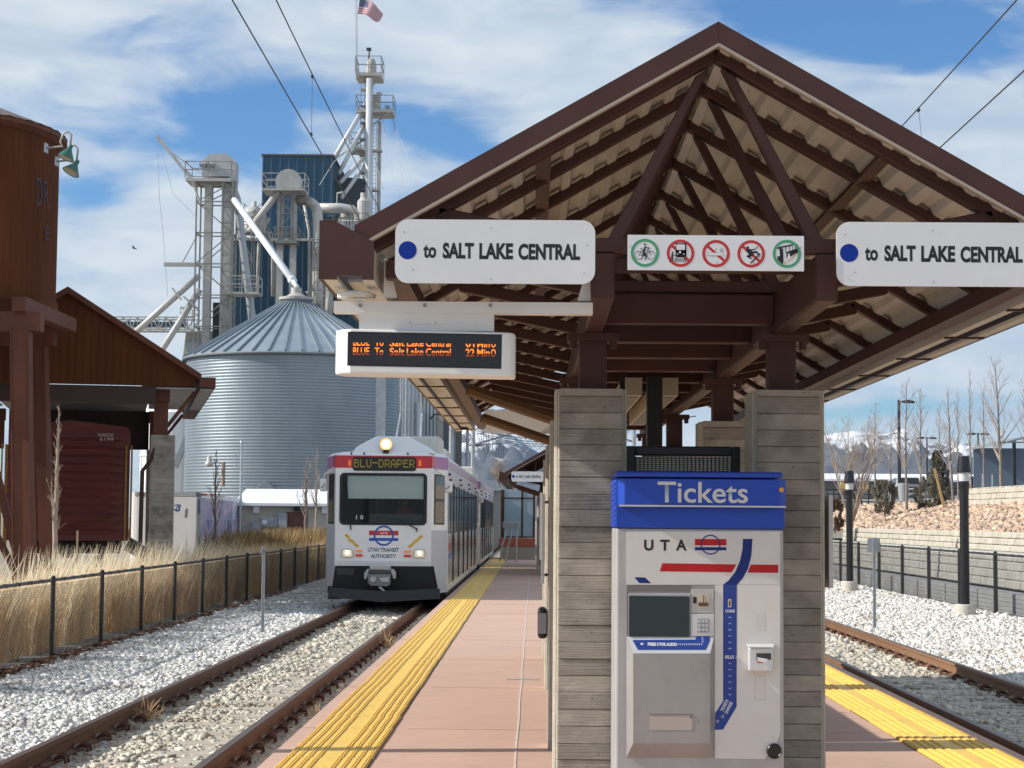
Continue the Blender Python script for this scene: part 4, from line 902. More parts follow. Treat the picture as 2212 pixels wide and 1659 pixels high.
    bolt(b, ((275, 950), (310, 985), (300, 993), (352, 1020), (345, 1030), (388, 1055)), .030); b.build('lightning_flash', yl, body); b = MB(); bolt(b, ((928, 962), (892, 985), (890, 997), (855, 1015), (850, 1030), (808, 1060)), .030); b.build('lightning_flash', yl, body)
    # bumper ribs, black undercarriage, plow, coupler
    b = MB()
    for k in range(4): z = t(0, 1172+12*k)[1]; b.box(TXC-W1+.02, TXC+W1-.03, Y-.02, Y-.001, z-.010, z+.008)
    b.build('bumper_rib', TRW, body)
    b = MB(); b.plate([t(190, 1216), t(1022, 1220), t(1060, 1420), t(1060, 1455), t(160, 1440), t(165, 1390)], Y-.03, .028); b.plate([t(128, 1390), t(165, 1388), t(160, 1440), t(122, 1450)], Y-.005, .01)
    uf = b.build('black_underframe', mat('black_underframe', (.006, .006, .007), .7), body)
    b = MB(); b.plate([t(205, 1230), t(348, 1240), t(345, 1296), t(205, 1290)], Y-.05, .018); b.build('horn_box', mat('black_grille', (.03, .03, .028), .5), uf)
    b = MB(); PL = [(150, 1395), (600, 1420), (1080, 1405)]; PB = [(140, 1475), (610, 1512), (1080, 1490)]
    V = [(*t(*p), Y-.25-(.35 if i == 1 else 0)) for i, p in enumerate(PL)]+[(*t(*p), Y-.35-(.38 if i == 1 else 0)) for i, p in enumerate(PB)]
    V = [(x, y, z) for x, z, y in V]; V += [(x, y+.04, z) for x, y, z in V]
    b.add(V, [(0, 3, 4, 1), (1, 4, 5, 2), (6, 7, 10, 9), (7, 8, 11, 10), (0, 1, 7, 6), (1, 2, 8, 7), (3, 9, 10, 4), (4, 10, 11, 5), (0, 6, 9, 3), (2, 5, 11, 8)])
    for s in (-1, 1): b.box(TXC+s*.9-.05, TXC+s*.9+.05, Y-.3, Y+.1, zr+.2, zr+.34)
    b.build('plow', mat('black_plow', (.010, .010, .011), .42), body, bevel=.01)
    CG = mat('light_grey_casting', (.45, .46, .47), .45, .3); b = MB()
    b.plate([t(492, 1216), t(664, 1216), t(664, 1250), t(492, 1246)], Y-.32, .3); cp = b.build('coupler', CG, body, bevel=.01)
    b = MB(); b.plate([t(482, 1250), t(668, 1250), t(668, 1280), t(482, 1278)], Y-.38, .3); b.build('electric_head', mat('dark_coupler_head', (.06, .06, .065), .5), cp, bevel=.01)
    b = MB(); b.plate([t(478, 1282), t(668, 1282), t(665, 1370), t(640, 1388), t(500, 1380), t(478, 1350)], Y-.42, .35); b.build('coupler_face', mat('steel_coupler_face', (.20, .21, .22), .4, .4), cp, bevel=.02)
    b = MB(); b.disc(t(525, 1325), .065, Y-.47, .05, 14); b.plate([t(575, 1312), t(660, 1305), t(655, 1350), t(590, 1345)], Y-.45, .03); b.build('coupler_cone', CG, cp, bevel=.01)
    b = MB(); b.plate([t(470, 1240), t(490, 1240), t(490, 1270), t(462, 1325), t(443, 1325), t(446, 1272)], Y-.3, .06); b.plate([t(665, 1240), t(690, 1240), t(712, 1270), t(708, 1322), t(690, 1322), t(668, 1270)], Y-.3, .06); b.build('coupler_arm', CG, cp, bevel=.01)
    b = MB(); x, z = t(575, 1390); b.tube([(x, Y-.40, z), (t(630, 1430)[0], Y-.52, t(630, 1430)[1])], .022, 6); b.build('coupler_lever', CG, cp)
    b = MB(); b.plate([t(566, 1243), t(590, 1243), t(578, 1228)], Y-.324, .003); b.build('warning_mark', mat('yellow_mark', (.75, .40, .02), .5), cp)
    # mirrors
    MW = mat('white_mirror_shell', (.78, .78, .78), .3)
    for s, (mx, mz0, mz1, w) in ((-1, (92, 480, 588, .085)), (1, (1145, 500, 600, .09))):
        ym = Y+.35; a, c = t(mx, mz0, ym), t(mx, mz1, ym); b = MB(); b.box(a[0]-w, a[0]+w, ym-.03, ym+.07, c[1], a[1]); mo = b.build('mirror', MW, body, bevel=.045, bseg=3)
        b = MB(); x0 = TXC+s*(W1+.08); z_ = t(0, 385, ym)[1]
        b.tube([(x0, Y+.3, z_+.02), (x0+s*.02, Y+.2, z_-.06), ((x0+a[0])/2, Y+.3, a[1]+.14), (a[0]-s*.02, ym, a[1]+.10), (a[0], ym, a[1])], .016, 6); b.build('mirror_arm', MW, mo)
        b = MB(); b.tube([(a[0]+.03, ym-.045, a[1]-.1), (a[0]+.01, ym-.05, c[1]+.12), (a[0]-.05, ym-.045, c[1]+.08)], .008, 5); b.build('mirror_bracket', BLACK, mo)
    # roof fairing with the beam light
    b = MB(); zb = zsh+.05
    lo = [t(325, 0)[0], t(1040, 0)[0]]; hi = [t(525, 0)[0], t(800, 0)[0]]; ztop = t(0, 110)[1]; zm = t(0, 195)[1]
    m0 = t(365, 0)[0]; m1 = t(985, 0)[0]
    sec = [(lo[0], zb), (m0-.02, zm-.05), (m0+.03, zm), (hi[0], ztop), (hi[1], ztop), (m1-.03, zm-.02), (m1+.02, zm-.08), (lo[1], zb)]
    V = [(x, Y+.35, z) for x, z in sec]+[(x, Y+.75+.0*(z-zb), z) for x, z in sec]; V = [(x, Y+.12+.75*(z-zb), z) for x, z in sec]+[(x, Y+2.6, z) for x, z in sec]; n = 8
    b.add(V, [tuple(range(n)), tuple(range(2*n-1, n-1, -1))]+[(i, n+i, n+(i+1) % n, (i+1) % n) for i in range(n)])
    fa = b.build('roof_fairing', TRW, body, bevel=.05, bseg=3)
    x, z = t(616, 188); yy = Y+.10; b = MB(); b.M = Matrix.Translation((x, yy, z)) @ Matrix.Rotation(rad(90), 4, 'X'); b.lathe([(.13, -.25), (.145, 0), (.115, .02)], (0, 0, 0), 20)
    bl = b.build('beam_light', BZ, fa); b = MB(); b.disc((x, z), .135, yy-.022, .008, 20); b.build('beam_halo', mat('orange_halo_glow', (.9, .5, .2), .3, emit=(1, .48, .12), estr=.85), bl); b = MB(); b.disc((x, z), .088, yy-.027, .004, 20); b.build('beam_lens', mat('lit_beam_lens', (1, .9, .7), .2, emit=(1, .80, .45), estr=6.), bl)  # glowing orange disc imitates the halo round the beam lens
    b = MB(); b.box(x-.06, x+.06, Y+.06, Y+.4, zsh+.05, z-.12); b.build('lamp_foot', BLACK, bl)
    b = MB()
    for px in (330, 437, 806): xx = t(px, 0)[0]; b.box(xx-.015, xx+.015, Y+.02, Y+.05, zsh, zsh+.07)
    b.build('gutter_hook', BLACK, body)
    b = MB(); b.box(TXC+.15, TXC+1.0, Y+3.6, Y+5.8, zsh+.1, zsh+.58); b.box(TXC-.9, TXC+.9, Y+9, Y+12, zsh+.1, zsh+.5); b.build('roof_box', mat('off_white_roof_box', (.62, .60, .54), .5), body, bevel=.05)
    # sides: dark window band, doors, stainless skirt, lamps on the shoulder
    for s in (-1, 1):
        xs = TXC+s*W2; bx = lambda a, c: (min(a, c), max(a, c)); zw0, zw1 = az(1000, 1130, Y+1), az(1000, 1040, Y+1); zw0, zw1 = zr+1.55, zr+2.62
        wn = []
        for k in range(7):
            y0 = Y+1.6+k*3.2; b = MB(); b.box(*bx(xs, xs+s*.012), y0, y0+1.5, zw0, zw1); w = b.build('side_window', GLS, body); wn.append(w)
            b = MB(); b.box(*bx(xs, xs+s*.022), y0+.72, y0+.77, zw0, zw1); b.box(*bx(xs, xs+s*.018), y0, y0+1.5, zw0-.03, zw0); b.build('window_bar', RUB, w)
            if k < 6:
                d0 = y0+1.62; b = MB(); b.box(*bx(xs, xs+s*.006), d0, d0+1.46, zr+.38, zw1+.05); d = b.build('door', STL, body)
                for q in (.05, .75): b = MB(); b.box(*bx(xs+s*.0065, xs+s*.016), d0+q, d0+q+.63, zr+1.0, zw1-.02); b.build('door_pane', GLS, d)
                b = MB(); b.box(*bx(xs+s*.0065, xs+s*.03), d0+.70, d0+.745, zr+.4, zw1); b.build('door_edge', RUB, d)
        b = MB()
        for k in range(7): y0 = Y+1.55+k*3.2; b.box(*bx(xs, xs+s*.004), y0, y0+1.6, zr+.40, zr+1.50)
        b.build('skirt_panel', STL, body)
        b = MB(); b.box(*bx(xs+s*.0045, xs+s*.008), Y+1.9, Y+3.0, zr+1.12, zr+1.3); b.build('side_red_stripe', TRR, body)
        b = MB(); b.box(*bx(xs+s*.0045, xs+s*.008), Y+1.9, Y+3.0, zr+.98, zr+1.08); b.build('side_blue_stripe', lg, body)
        b = MB()
        for k in range(4):
            yy = Y+1.5+k*6.2
            for q, zz in ((0, zw1+.22), (.45, zw1+.10)): b.tube([(xs-s*.02, yy+q, zz), (xs+s*.05, yy+q, zz)], .028, 8)
        b.build('side_lamp', mat('dark_red_lens', (.09, .012, .015), .4), body)
        b = MB(); b.box(*bx(xs, xs+s*.01), Y+1.0, Y+LN-1, zw1+.36, zw1+.52); b.build('shoulder_band', mat('pale_lilac_band', (.52, .42, .52), .4), body)
        b = MB(); b.box(*bx(xs-s*.3, xs-s*.02), Y+D+.3, Y+LN-D, zr+.06, zr+.27); b.build('sill_step', BLACK, body)
    b = MB()
    for yb in (Y+3.0, Y+11.8, Y+20.5):
        for q in (0, 1.8):
            for s in (-1, 1):
                c = (TXC+s*.75, yb+q, zr+.33); b.M = Matrix.Translation(c) @ Matrix.Rotation(rad(90), 4, 'Y'); b.lathe([(.05, -.07), (.33, -.07), (.33, .07), (.05, .07)], (0, 0, 0), 20, caps=True)
        b.M = None; b.box(TXC-.9, TXC+.9, yb-.3, yb+2.1, zr+.25, zr+.5)
    b.M = None; b.build('bogie', mat('dark_bogie', (.02, .018, .016), .7), body)
    if full:   # pantograph
        b = MB(); yp = Y+7; zt_ = 6.55
        for s in (-.35, .35): b.tube([(TXC+s, yp, zsh+.15), (TXC+s*.8, yp+1.6, zsh+1.4), (TXC+s*.6, yp+.2, zt_-.06)], .025, 6)
        b.tube([(TXC-.75, yp+.2, zt_-.1), (TXC-.5, yp+.2, zt_-.04), (TXC+.5, yp+.2, zt_-.04), (TXC+.75, yp+.2, zt_-.1)], .025, 6); b.build('pantograph', CAST, body)
    return body
tr1 = empty('light_rail_train', (TXC, TY, RT_Z), 'front white and red light rail car with its lamps lit, arriving at the platform', 'train', 'coupled light rail cars')
tram(True, tr1)
drv = empty('person', (TXC+.45, TY+1.25, 1.0), 'driver in dark red sitting in the cab of the front car', 'person')
dx, dy, dz = TXC+.40, TY+1.05, 1.88
J = {'pelvis': ((dx, dy, dz-.62), .15), 'belly': ((dx, dy, dz-.42), .14), 'chest': ((dx, dy, dz-.18), .16), 'neck': ((dx, dy-.01, dz+.02), .06), 'head': ((dx, dy-.03, dz+.14), .095), 'crown': ((dx, dy-.02, dz+.22), .075)}
E = [('pelvis', 'belly'), ('belly', 'chest'), ('chest', 'neck'), ('neck', 'head'), ('head', 'crown')]
for s, n in ((-1, 'l'), (1, 'r')):
    J.update({'sh'+n: ((dx+s*.19, dy, dz-.08), .065), 'el'+n: ((dx+s*.27, dy-.10, dz-.34), .05), 'ha'+n: ((dx+s*.16, dy-.42, dz-.36), .035), 'kn'+n: ((dx+s*.14, dy-.46, dz-.60), .075), 'ft'+n: ((dx+s*.14, dy-.46, dz-.98), .05)})
    E += [('chest', 'sh'+n), ('sh'+n, 'el'+n), ('el'+n, 'ha'+n), ('pelvis', 'kn'+n), ('kn'+n, 'ft'+n)]
person_mesh('body', J, E, mat('dark_red_uniform', (.36, .03, .03), .8), drv)
b = MB(); b.lathe([(.101, -.01), (.098, .05), (.06, .105), (.0, .118)], (dx, dy-.015, dz+.15), 14); b.build('hair', mat('dark_hair', (.015, .010, .008), .8), drv, True)
b = MB(); b.lathe([(.0, -.085), (.05, -.075), (.074, -.01), (.070, .06), (.0, .07)], (dx, dy-.065, dz+.14), 14)
b.tube([(dx, dy-.14, dz+.155), (dx, dy-.155, dz+.12)], [.01, .017], 6); b.build('face', mat('skin', (.36, .19, .12), .6), drv, True)
b = MB(); b.box(dx-.24, dx+.24, dy-.22, dy+.24, dz-.86, dz-.76); b.box(dx-.22, dx+.22, dy+.20, dy+.28, dz-.76, dz-.05); tag(b.build('driver_seat', BLACK, bevel=.03), 'black driver seat inside the cab of the front car', 'seat')
tr2 = empty('light_rail_train', (TXC, TY, RT_Z), 'second light rail car coupled behind the front one, half hidden', 'train', 'coupled light rail cars')
tram(False, tr2); tr2.location.y += 24.9
# ================================================================ LEFT: fence, grass, shed, boxcar, water tower
FBLK = mat('black_vinyl_fence', (.016, .018, .018), .45)
def chain_fence(x, ys, zb, h, label, group, cell=.065, wire=.0023, x2=None, pr=.034):
    root = empty('chain_link_fence', (x, ys[0], zb), label, 'fence', group)
    y0, y1 = ys[0], ys[-1]; xf = (lambda y: x) if x2 is None else (lambda y: x+(x2-x)*(y-y0)/(y1-y0))
    proto = None
    for y in ys:
        if proto is None:
            b = MB(); b.tube([(xf(y), y, zb-.25), (xf(y), y, zb+h-.01)], pr, 8); b.lathe([(.034, h-.03), (.034, h+.0), (.012, h+.022)], (xf(y), y, zb), 8, caps=True); proto = b.build('post', FBLK, root)
        else: o = proto.copy(); COL.objects.link(o); o.parent = root; o.location = (xf(y)-xf(y0), y-y0, 0)
    b = MB(); b.tube([(xf(y0-3), y0-3, zb+h-.045), (xf(y1), y1, zb+h-.045)], .024, 8); b.build('top_rail', FBLK, root)
    b = MB(); y = y0-3
    while y < y1: b.tube([(xf(y)-.026, y, zb+h-.075), (xf(y)-.028, y+.012, zb+h-.02), (xf(y)+.028, y+.012, zb+h-.02), (xf(y)+.026, y, zb+h-.075)], .005, 4); y += .6
    b.build('tie_wire', FBLK, root)
    # woven wire: crossing zigzags, each wire with a little body
    V, Fq = [], []; ny = int((y1-y0+3)/cell); nz = int((h-.07)/cell); w = wire; n = 0
    P = []
    for i in range(ny):
        for k in range(nz):
            a = (y0-3+i*cell, zb+.03+k*cell); c = (a[0]+cell, a[1]+cell)
            P.append((a[0], a[1], c[0], c[1])); P.append((a[0], c[1], c[0], a[1]))
    P = np.array(P); ny_ = len(P); D = P[:, 2:]-P[:, :2]; D /= np.linalg.norm(D, axis=1)[:, None]; Nn = np.stack([-D[:, 1], D[:, 0]], 1)*w
    X = np.array([xf(v) for v in P[:, 0]]); X2 = np.array([xf(v) for v in P[:, 2]])
    def pts(e, dx): return np.stack([X+dx, P[:, 0]+e*Nn[:, 0], P[:, 1]+e*Nn[:, 1]], 1), np.stack([X2+dx, P[:, 2]+e*Nn[:, 0], P[:, 3]+e*Nn[:, 1]], 1)
    a0, a1 = pts(-1, 0); c0, c1 = pts(1, 0); d0, d1 = pts(0, w*1.2)
    V = np.stack([a0, a1, c1, c0, d0, d1], 1).reshape(-1, 3); base = (np.arange(ny_)*6)[:, None, None]
    Fq = (np.array([(0, 1, 2, 3), (0, 1, 5, 4), (3, 2, 5, 4)])[None]+base).reshape(-1, 4)
    np_mesh('woven_wire', V, Fq, FBLK, root)
    return root
chain_fence(-6.83, [23.4+3.05*k for k in range(14)], -.36, 1.17, 'black chain link fence with dry tall grass pressing behind it', 'black chain link fences', x2=-6.95)
# dry ornamental grass
def blades(name, pts, hgt, m, lean=(.1, -.05), wid=.006, seg=3, clip=True):
    n = len(pts); pts = np.asarray(pts, float); H = hgt*RN.uniform(.7, 1.15, n); a = RN.uniform(0, 2*np.pi, n)
    L = RN.normal(0, .14, (n, 2))*H[:, None]+np.array(lean)*H[:, None]; L[:, 0] = np.minimum(L[:, 0], -6.98-pts[:, 0]) if clip else L[:, 0]; w = wid*RN.uniform(.6, 1.4, n)
    rows = []
    for k in range(seg+1):
        t = k/seg; c = np.stack([pts[:, 0]+L[:, 0]*t**1.8, pts[:, 1]+L[:, 1]*t**1.8, pts[:, 2]+H*t*(1-.06*t)], 1)
        ww = w*((1-.5*t) if k < seg else .12)*(1.9 if 0 < k == seg-1 else 1); o = np.stack([np.cos(a)*ww, np.sin(a)*ww, 0*a], 1); rows += [c-o, c+o]
    V = np.stack(rows, 1); q = [(2*k, 2*k+1, 2*k+3, 2*k+2) for k in range(seg)]
    Fq = (np.array(q)[None]+(np.arange(n)*(2*seg+2))[:, None, None]).reshape(-1, 4)
    return tag(np_mesh(name, V.reshape(-1, 3), Fq, m), kind='stuff')
def leafy(m, t=.45):
    """thin blades let part of the light through"""
    nt = m.node_tree; N, L = nt.nodes, nt.links; b = N['Principled BSDF']; tl = N.new('ShaderNodeBsdfTranslucent'); mx = N.new('ShaderNodeMixShader'); mx.inputs[0].default_value = t
    L.new(b.inputs['Base Color'].links[0].from_socket, tl.inputs[0]); L.new(b.outputs[0], mx.inputs[1]); L.new(tl.outputs[0], mx.inputs[2]); L.new(mx.outputs[0], N['Material Output'].inputs[0]); return m
STRAW = mat('dry_straw_grass', (.84, .66, .41), .8, isl=.30)
leafy(STRAW); STRAWD = mat('brown_straw_grass', (.36, .24, .10), .8, isl=.4)
def tufts(n, xr, yr, z, per, sp, ypow=1.):
    P = []
    for _ in range(n):
        x = random.uniform(*xr); y = yr[0]+(yr[1]-yr[0])*random.random()**ypow
        for _ in range(per): P.append((x+random.gauss(0, sp), y+random.gauss(0, sp), z))
    return P
P = tufts(300, (-8.5, -7.22), (21, 47), -.38, 42, .07, 1.0); P = [p for p in P if p[0] < -7.12]
blades('tall_grass', P, 1.10, leafy(mat('mid_straw_grass', (.84, .66, .43), .8, isl=.36)), (.10, -.03), .0055)
P = tufts(120, (-8.3, -7.32), (21, 47), -.38, 24, .04, 1.0); blades('tall_grass', P, 1.50, leafy(mat('pale_grass_plume', (.92, .80, .58), .8, isl=.22)), (.16, -.04), .006)
P = tufts(120, (-8.8, -7.1), (46, 70), -.38, 45, .14); P = [p for p in P if p[0] < -7.0]
blades('tall_grass', P, 1.25, STRAW, (.12, -.04), .008)
P = tufts(150, (-10.5, -7.4), (58, 76), -.3, 40, .16); blades('tall_grass', P, 1.55, STRAWD, (.08, 0), .010)
# leaf litter along the fence foot
def flakes(name, n, xr, yr, z, size, m, ysk=1.4):
    y = yr[0]+(yr[1]-yr[0])*RN.uniform(0, 1, n)**ysk; x = RN.normal(xr[0], xr[1], n); s = RN.uniform(.4, 1.2, n)*size
    a, tl = RN.uniform(0, 6.28, n), RN.uniform(-.9, .9, n); u = np.stack([np.cos(a), np.sin(a), 0*a], 1)*s[:, None]; v = np.stack([-np.sin(a)*np.cos(tl), np.cos(a)*np.cos(tl), np.sin(tl)], 1)*s[:, None]*.6
    c = np.stack([x, y, z+RN.uniform(.01, .08, n)*np.exp(-((x-xr[0])/xr[1])**2)], 1)
    V = np.stack([c-u, c-v, c+u, c+v], 1).reshape(-1, 3); Fq = np.arange(4*n).reshape(-1, 4)
    return tag(np_mesh(name, V, Fq, m), kind='stuff')
LEAF = mat('brown_leaf_litter', (.21, .105, .055), .9, isl=.55)
flakes('leaf_litter', 17000, (-6.62, .17), (20, 52), -.335, .040, LEAF)
flakes('leaf_litter', 2600, (-6.2, .5), (16, 44), -.33, .022, LEAF)
flakes('leaf_litter', 700, (-3.2, .35), (13, 40), -.345, .018, LEAF)
flakes('leaf_litter', 300, (7.4, .8), (20, 50), -.16, .03, mat('tan_leaf_litter', (.42, .22, .10), .9, isl=.5))
# dead weeds caught on the rails
def weed(x, y, z, n, r, label):
    b = MB()
    for _ in range(n):
        a, e = random.uniform(0, 6.28), random.uniform(.1, 1.2); L = random.uniform(.5, 1)*r; p = Vector((x, y, z)); d = Vector((math.cos(a)*math.cos(e), math.sin(a)*math.cos(e), math.sin(e))); pts = [p]
        for k in range(3): d = (d+Vector((random.gauss(0, .35), random.gauss(0, .35), random.gauss(0, .25)))).normalized(); pts.append(pts[-1]+d*L/3)
        b.tube(pts, [.0035, .003, .0025, .0015], 4, False)
    tag(b.build('dead_weed', STRAW), label, 'weed', 'dead weeds on the left track')
weed(-3.86, 18.6, -.36, 46, .34, 'tangle of dead straw coloured weed against the left rail')
weed(-2.30, 29.5, -.36, 40, .40, 'dead weed lying over the right rail in front of the train'); weed(-2.2, 19.2, -.37, 22, .22, 'small dead weed between the near rail and the platform edge')
# steel marker post left of the track
def marker_post(x, y, zb, h, label, plate, turn):
    root = empty('marker_post', (x, y, zb), label, 'post', 'galvanised marker posts')
    b = MB(); w = .03; b.add([(x+px, y+py, z) for z in (zb-.2, zb+h) for px, py in ((-w, -.012), (-w*.5, .012), (w*.5, .012), (w, -.012), (w*.6, -.016), (w*.35, .005), (-w*.35, .005), (-w*.6, -.016))],
                             [(i, (i+1) % 8, 8+(i+1) % 8, 8+i) for i in range(8)]+[tuple(range(8, 16))])
    b.build('channel_post', CAST, root)
    b = MB(); c, s = math.cos(turn), math.sin(turn); pw, ph = plate
    pl = rrect(-pw/2, pw/2, zb+h-ph+.03, zb+h+.03, .02, 3); off = .02
    b.prism([(x+u*c-off*s, y+u*s+off*c, z) for u, z in pl], (-s*.003, c*.003, 0)); b.build('sign_plate', GREYP, root)
marker_post(ax(568, 32.5, 1320), 32.5, -.36, 1.50, 'galvanised channel post with its plate edge on, left of the train', (.34, .13), rad(86))
marker_post(ax(1889, 34.6, 1345), 34.6, -.27, 1.62, 'galvanised post with grey plate back, standing in the right gravel', (.235, .26), 0)
# rust coloured freight shed, turned 12 degrees from the platform
SOF = mat('grey_white_soffit', (.48, .49, .50), .6, col2=(.36, .37, .38), scale=2)
DKB = mat('dark_brown_beam', (.045, .024, .016), .7)
def shed():
    Y = 44.; ang = rad(12.3); A = at(147, 622, Y); root = empty('freight_shed', (A.x, Y, -.4), 'rust coloured gabled freight shed roof on concrete pillars at the left', 'shed')
    M = Matrix.Translation((A.x, Y, 0)) @ Matrix.Rotation(ang, 4, 'Z'); za = A.z; E = at(460, 812, Y+.8); hw = (E-Vector((A.x, Y, E.z))).xy.length-.30; ze = E.z; zb = az(300, 833, Y+.4); LN = 15
    b = MB(); b.M = M
    # ribbed gable wall
    n = int(hw*2/.09); pr = []
    for i in range(n+1):
        u = -hw+.1+(2*hw-.2)*i/n; pr.append((u, .02*(i % 2)))
    V = [(u, d, zb) for u, d in pr]+[(u, d, max(za-(za-ze)*abs(u)/hw-.08, zb+.02)) for u, d in pr]; k = len(pr)
    b.add(V, [(i, i+1, k+i+1, k+i) for i in range(k-1)]); g = b.build('gable_wall', RUST, root)
    b = MB(); b.M = M
    for u in (-6.6, -4.4, -2.2, 0, 2.2, 4.4, 6.6):
        if abs(u)+.8 < hw: b.box(u+.78, u+.80, -.012, -.002, zb, za-(za-ze)*abs(u+.8)/hw-.1)
    b.build('panel_seam', mat('seam_shadow', (.06, .022, .012), .8), g)
    for s in (-1, 1):
        b = MB(); b.M = M; b.prism([(0, -.12, za), (s*hw, -.12, ze), (s*hw, -.12, ze-.10), (0, -.12, za-.10)], (0, LN, 0)); b.build('roof_slab', RUST, root)
        b = MB(); b.M = M; b.prism([(0, -.16, za+.02), (s*(hw+.02), -.16, ze+.02), (s*(hw+.02), -.16, ze-.13), (0, -.16, za-.13)], (0, .035, 0)); b.build('barge_board', RUSTD, root)
        b = MB(); b.M = M; x0, x1 = sorted((s*(hw-.02), s*(hw+.36))); b.box(x0, x1, -.14, LN-.2, zb-.02, ze-.06); b.build('gutter', RUSTD, root)
        b = MB(); b.M = M; x0, x1 = sorted((s*(hw-.1), s*(hw-1.15))); b.box(x0, x1, .1, 8.8, zb-.06, zb-.02); b.box(*sorted((s*(hw-.0), s*(hw+.30))), .0, 8.8, zb-.075, zb-.045); b.build('soffit', SOF, root)
    b = MB(); b.M = M; b.box(-hw+1.2, hw-1.05, .06, .5, az(200, 869, Y+.3), zb-.01); b.build('front_beam', DKB, root)
    b = MB(); b.M = M; b.box(-hw+1.2, hw-1.2, .5, 11, zb-.02, zb+.02); b.build('ceiling', SOF, root)
    b = MB(); b.M = M; b.box(-hw+1.2, hw-1.1, 11, 11.4, zb-1.15, zb-.02); b.build('rear_beam', DKB, root)
    up = (at(356, 900, Y+.9).x-A.x)/math.cos(ang)
    pz = az(350, 940, Y+.9)
    for uu, yy in ((up, .55), (up, 10.8), (-up, .55), (-up, 10.8)):
        b = MB(); b.M = M; b.box(uu-.17, uu+.17, yy-.17, yy+.17, pz-.02, zb-.02); b.box(uu-.20, uu+.20, yy-.22, yy+.2, zb-.36, zb-.02); b.build('steel_post', RUSTD, root)
        if uu > 0:
            b = MB(); b.M = M; b.bar((uu+.15, yy, zb-.95), (hw-.12, yy+.15, zb-.10), .08); b.build('brace', RUSTD, root)
    b = MB(); b.M = M; b.tube([(up-.1, .35, zb-1.2), (up-.2, .3, zb-1.75), (up-.42, .3, zb-2.05), (up-.44, .3, -.4)], .055, 8); b.build('downpipe', DKB, root)
    for i, (uu, yy) in enumerate(((up, .28), (up, 10.5), (-up, .28))):
        c = M @ Vector((uu, yy, 0)); pillar(c.x, c.y, .58, .56, pz+.45, .19, ('concrete pillar with downpipe carrying the front right corner of the rust shed', 'rear right concrete pillar of the rust shed behind the boxcar', 'front left concrete pillar of the rust shed outside the frame')[i], 'concrete pillars of the freight shed', -.45, ang)
    return M, zb
SHM, SHZ = shed()
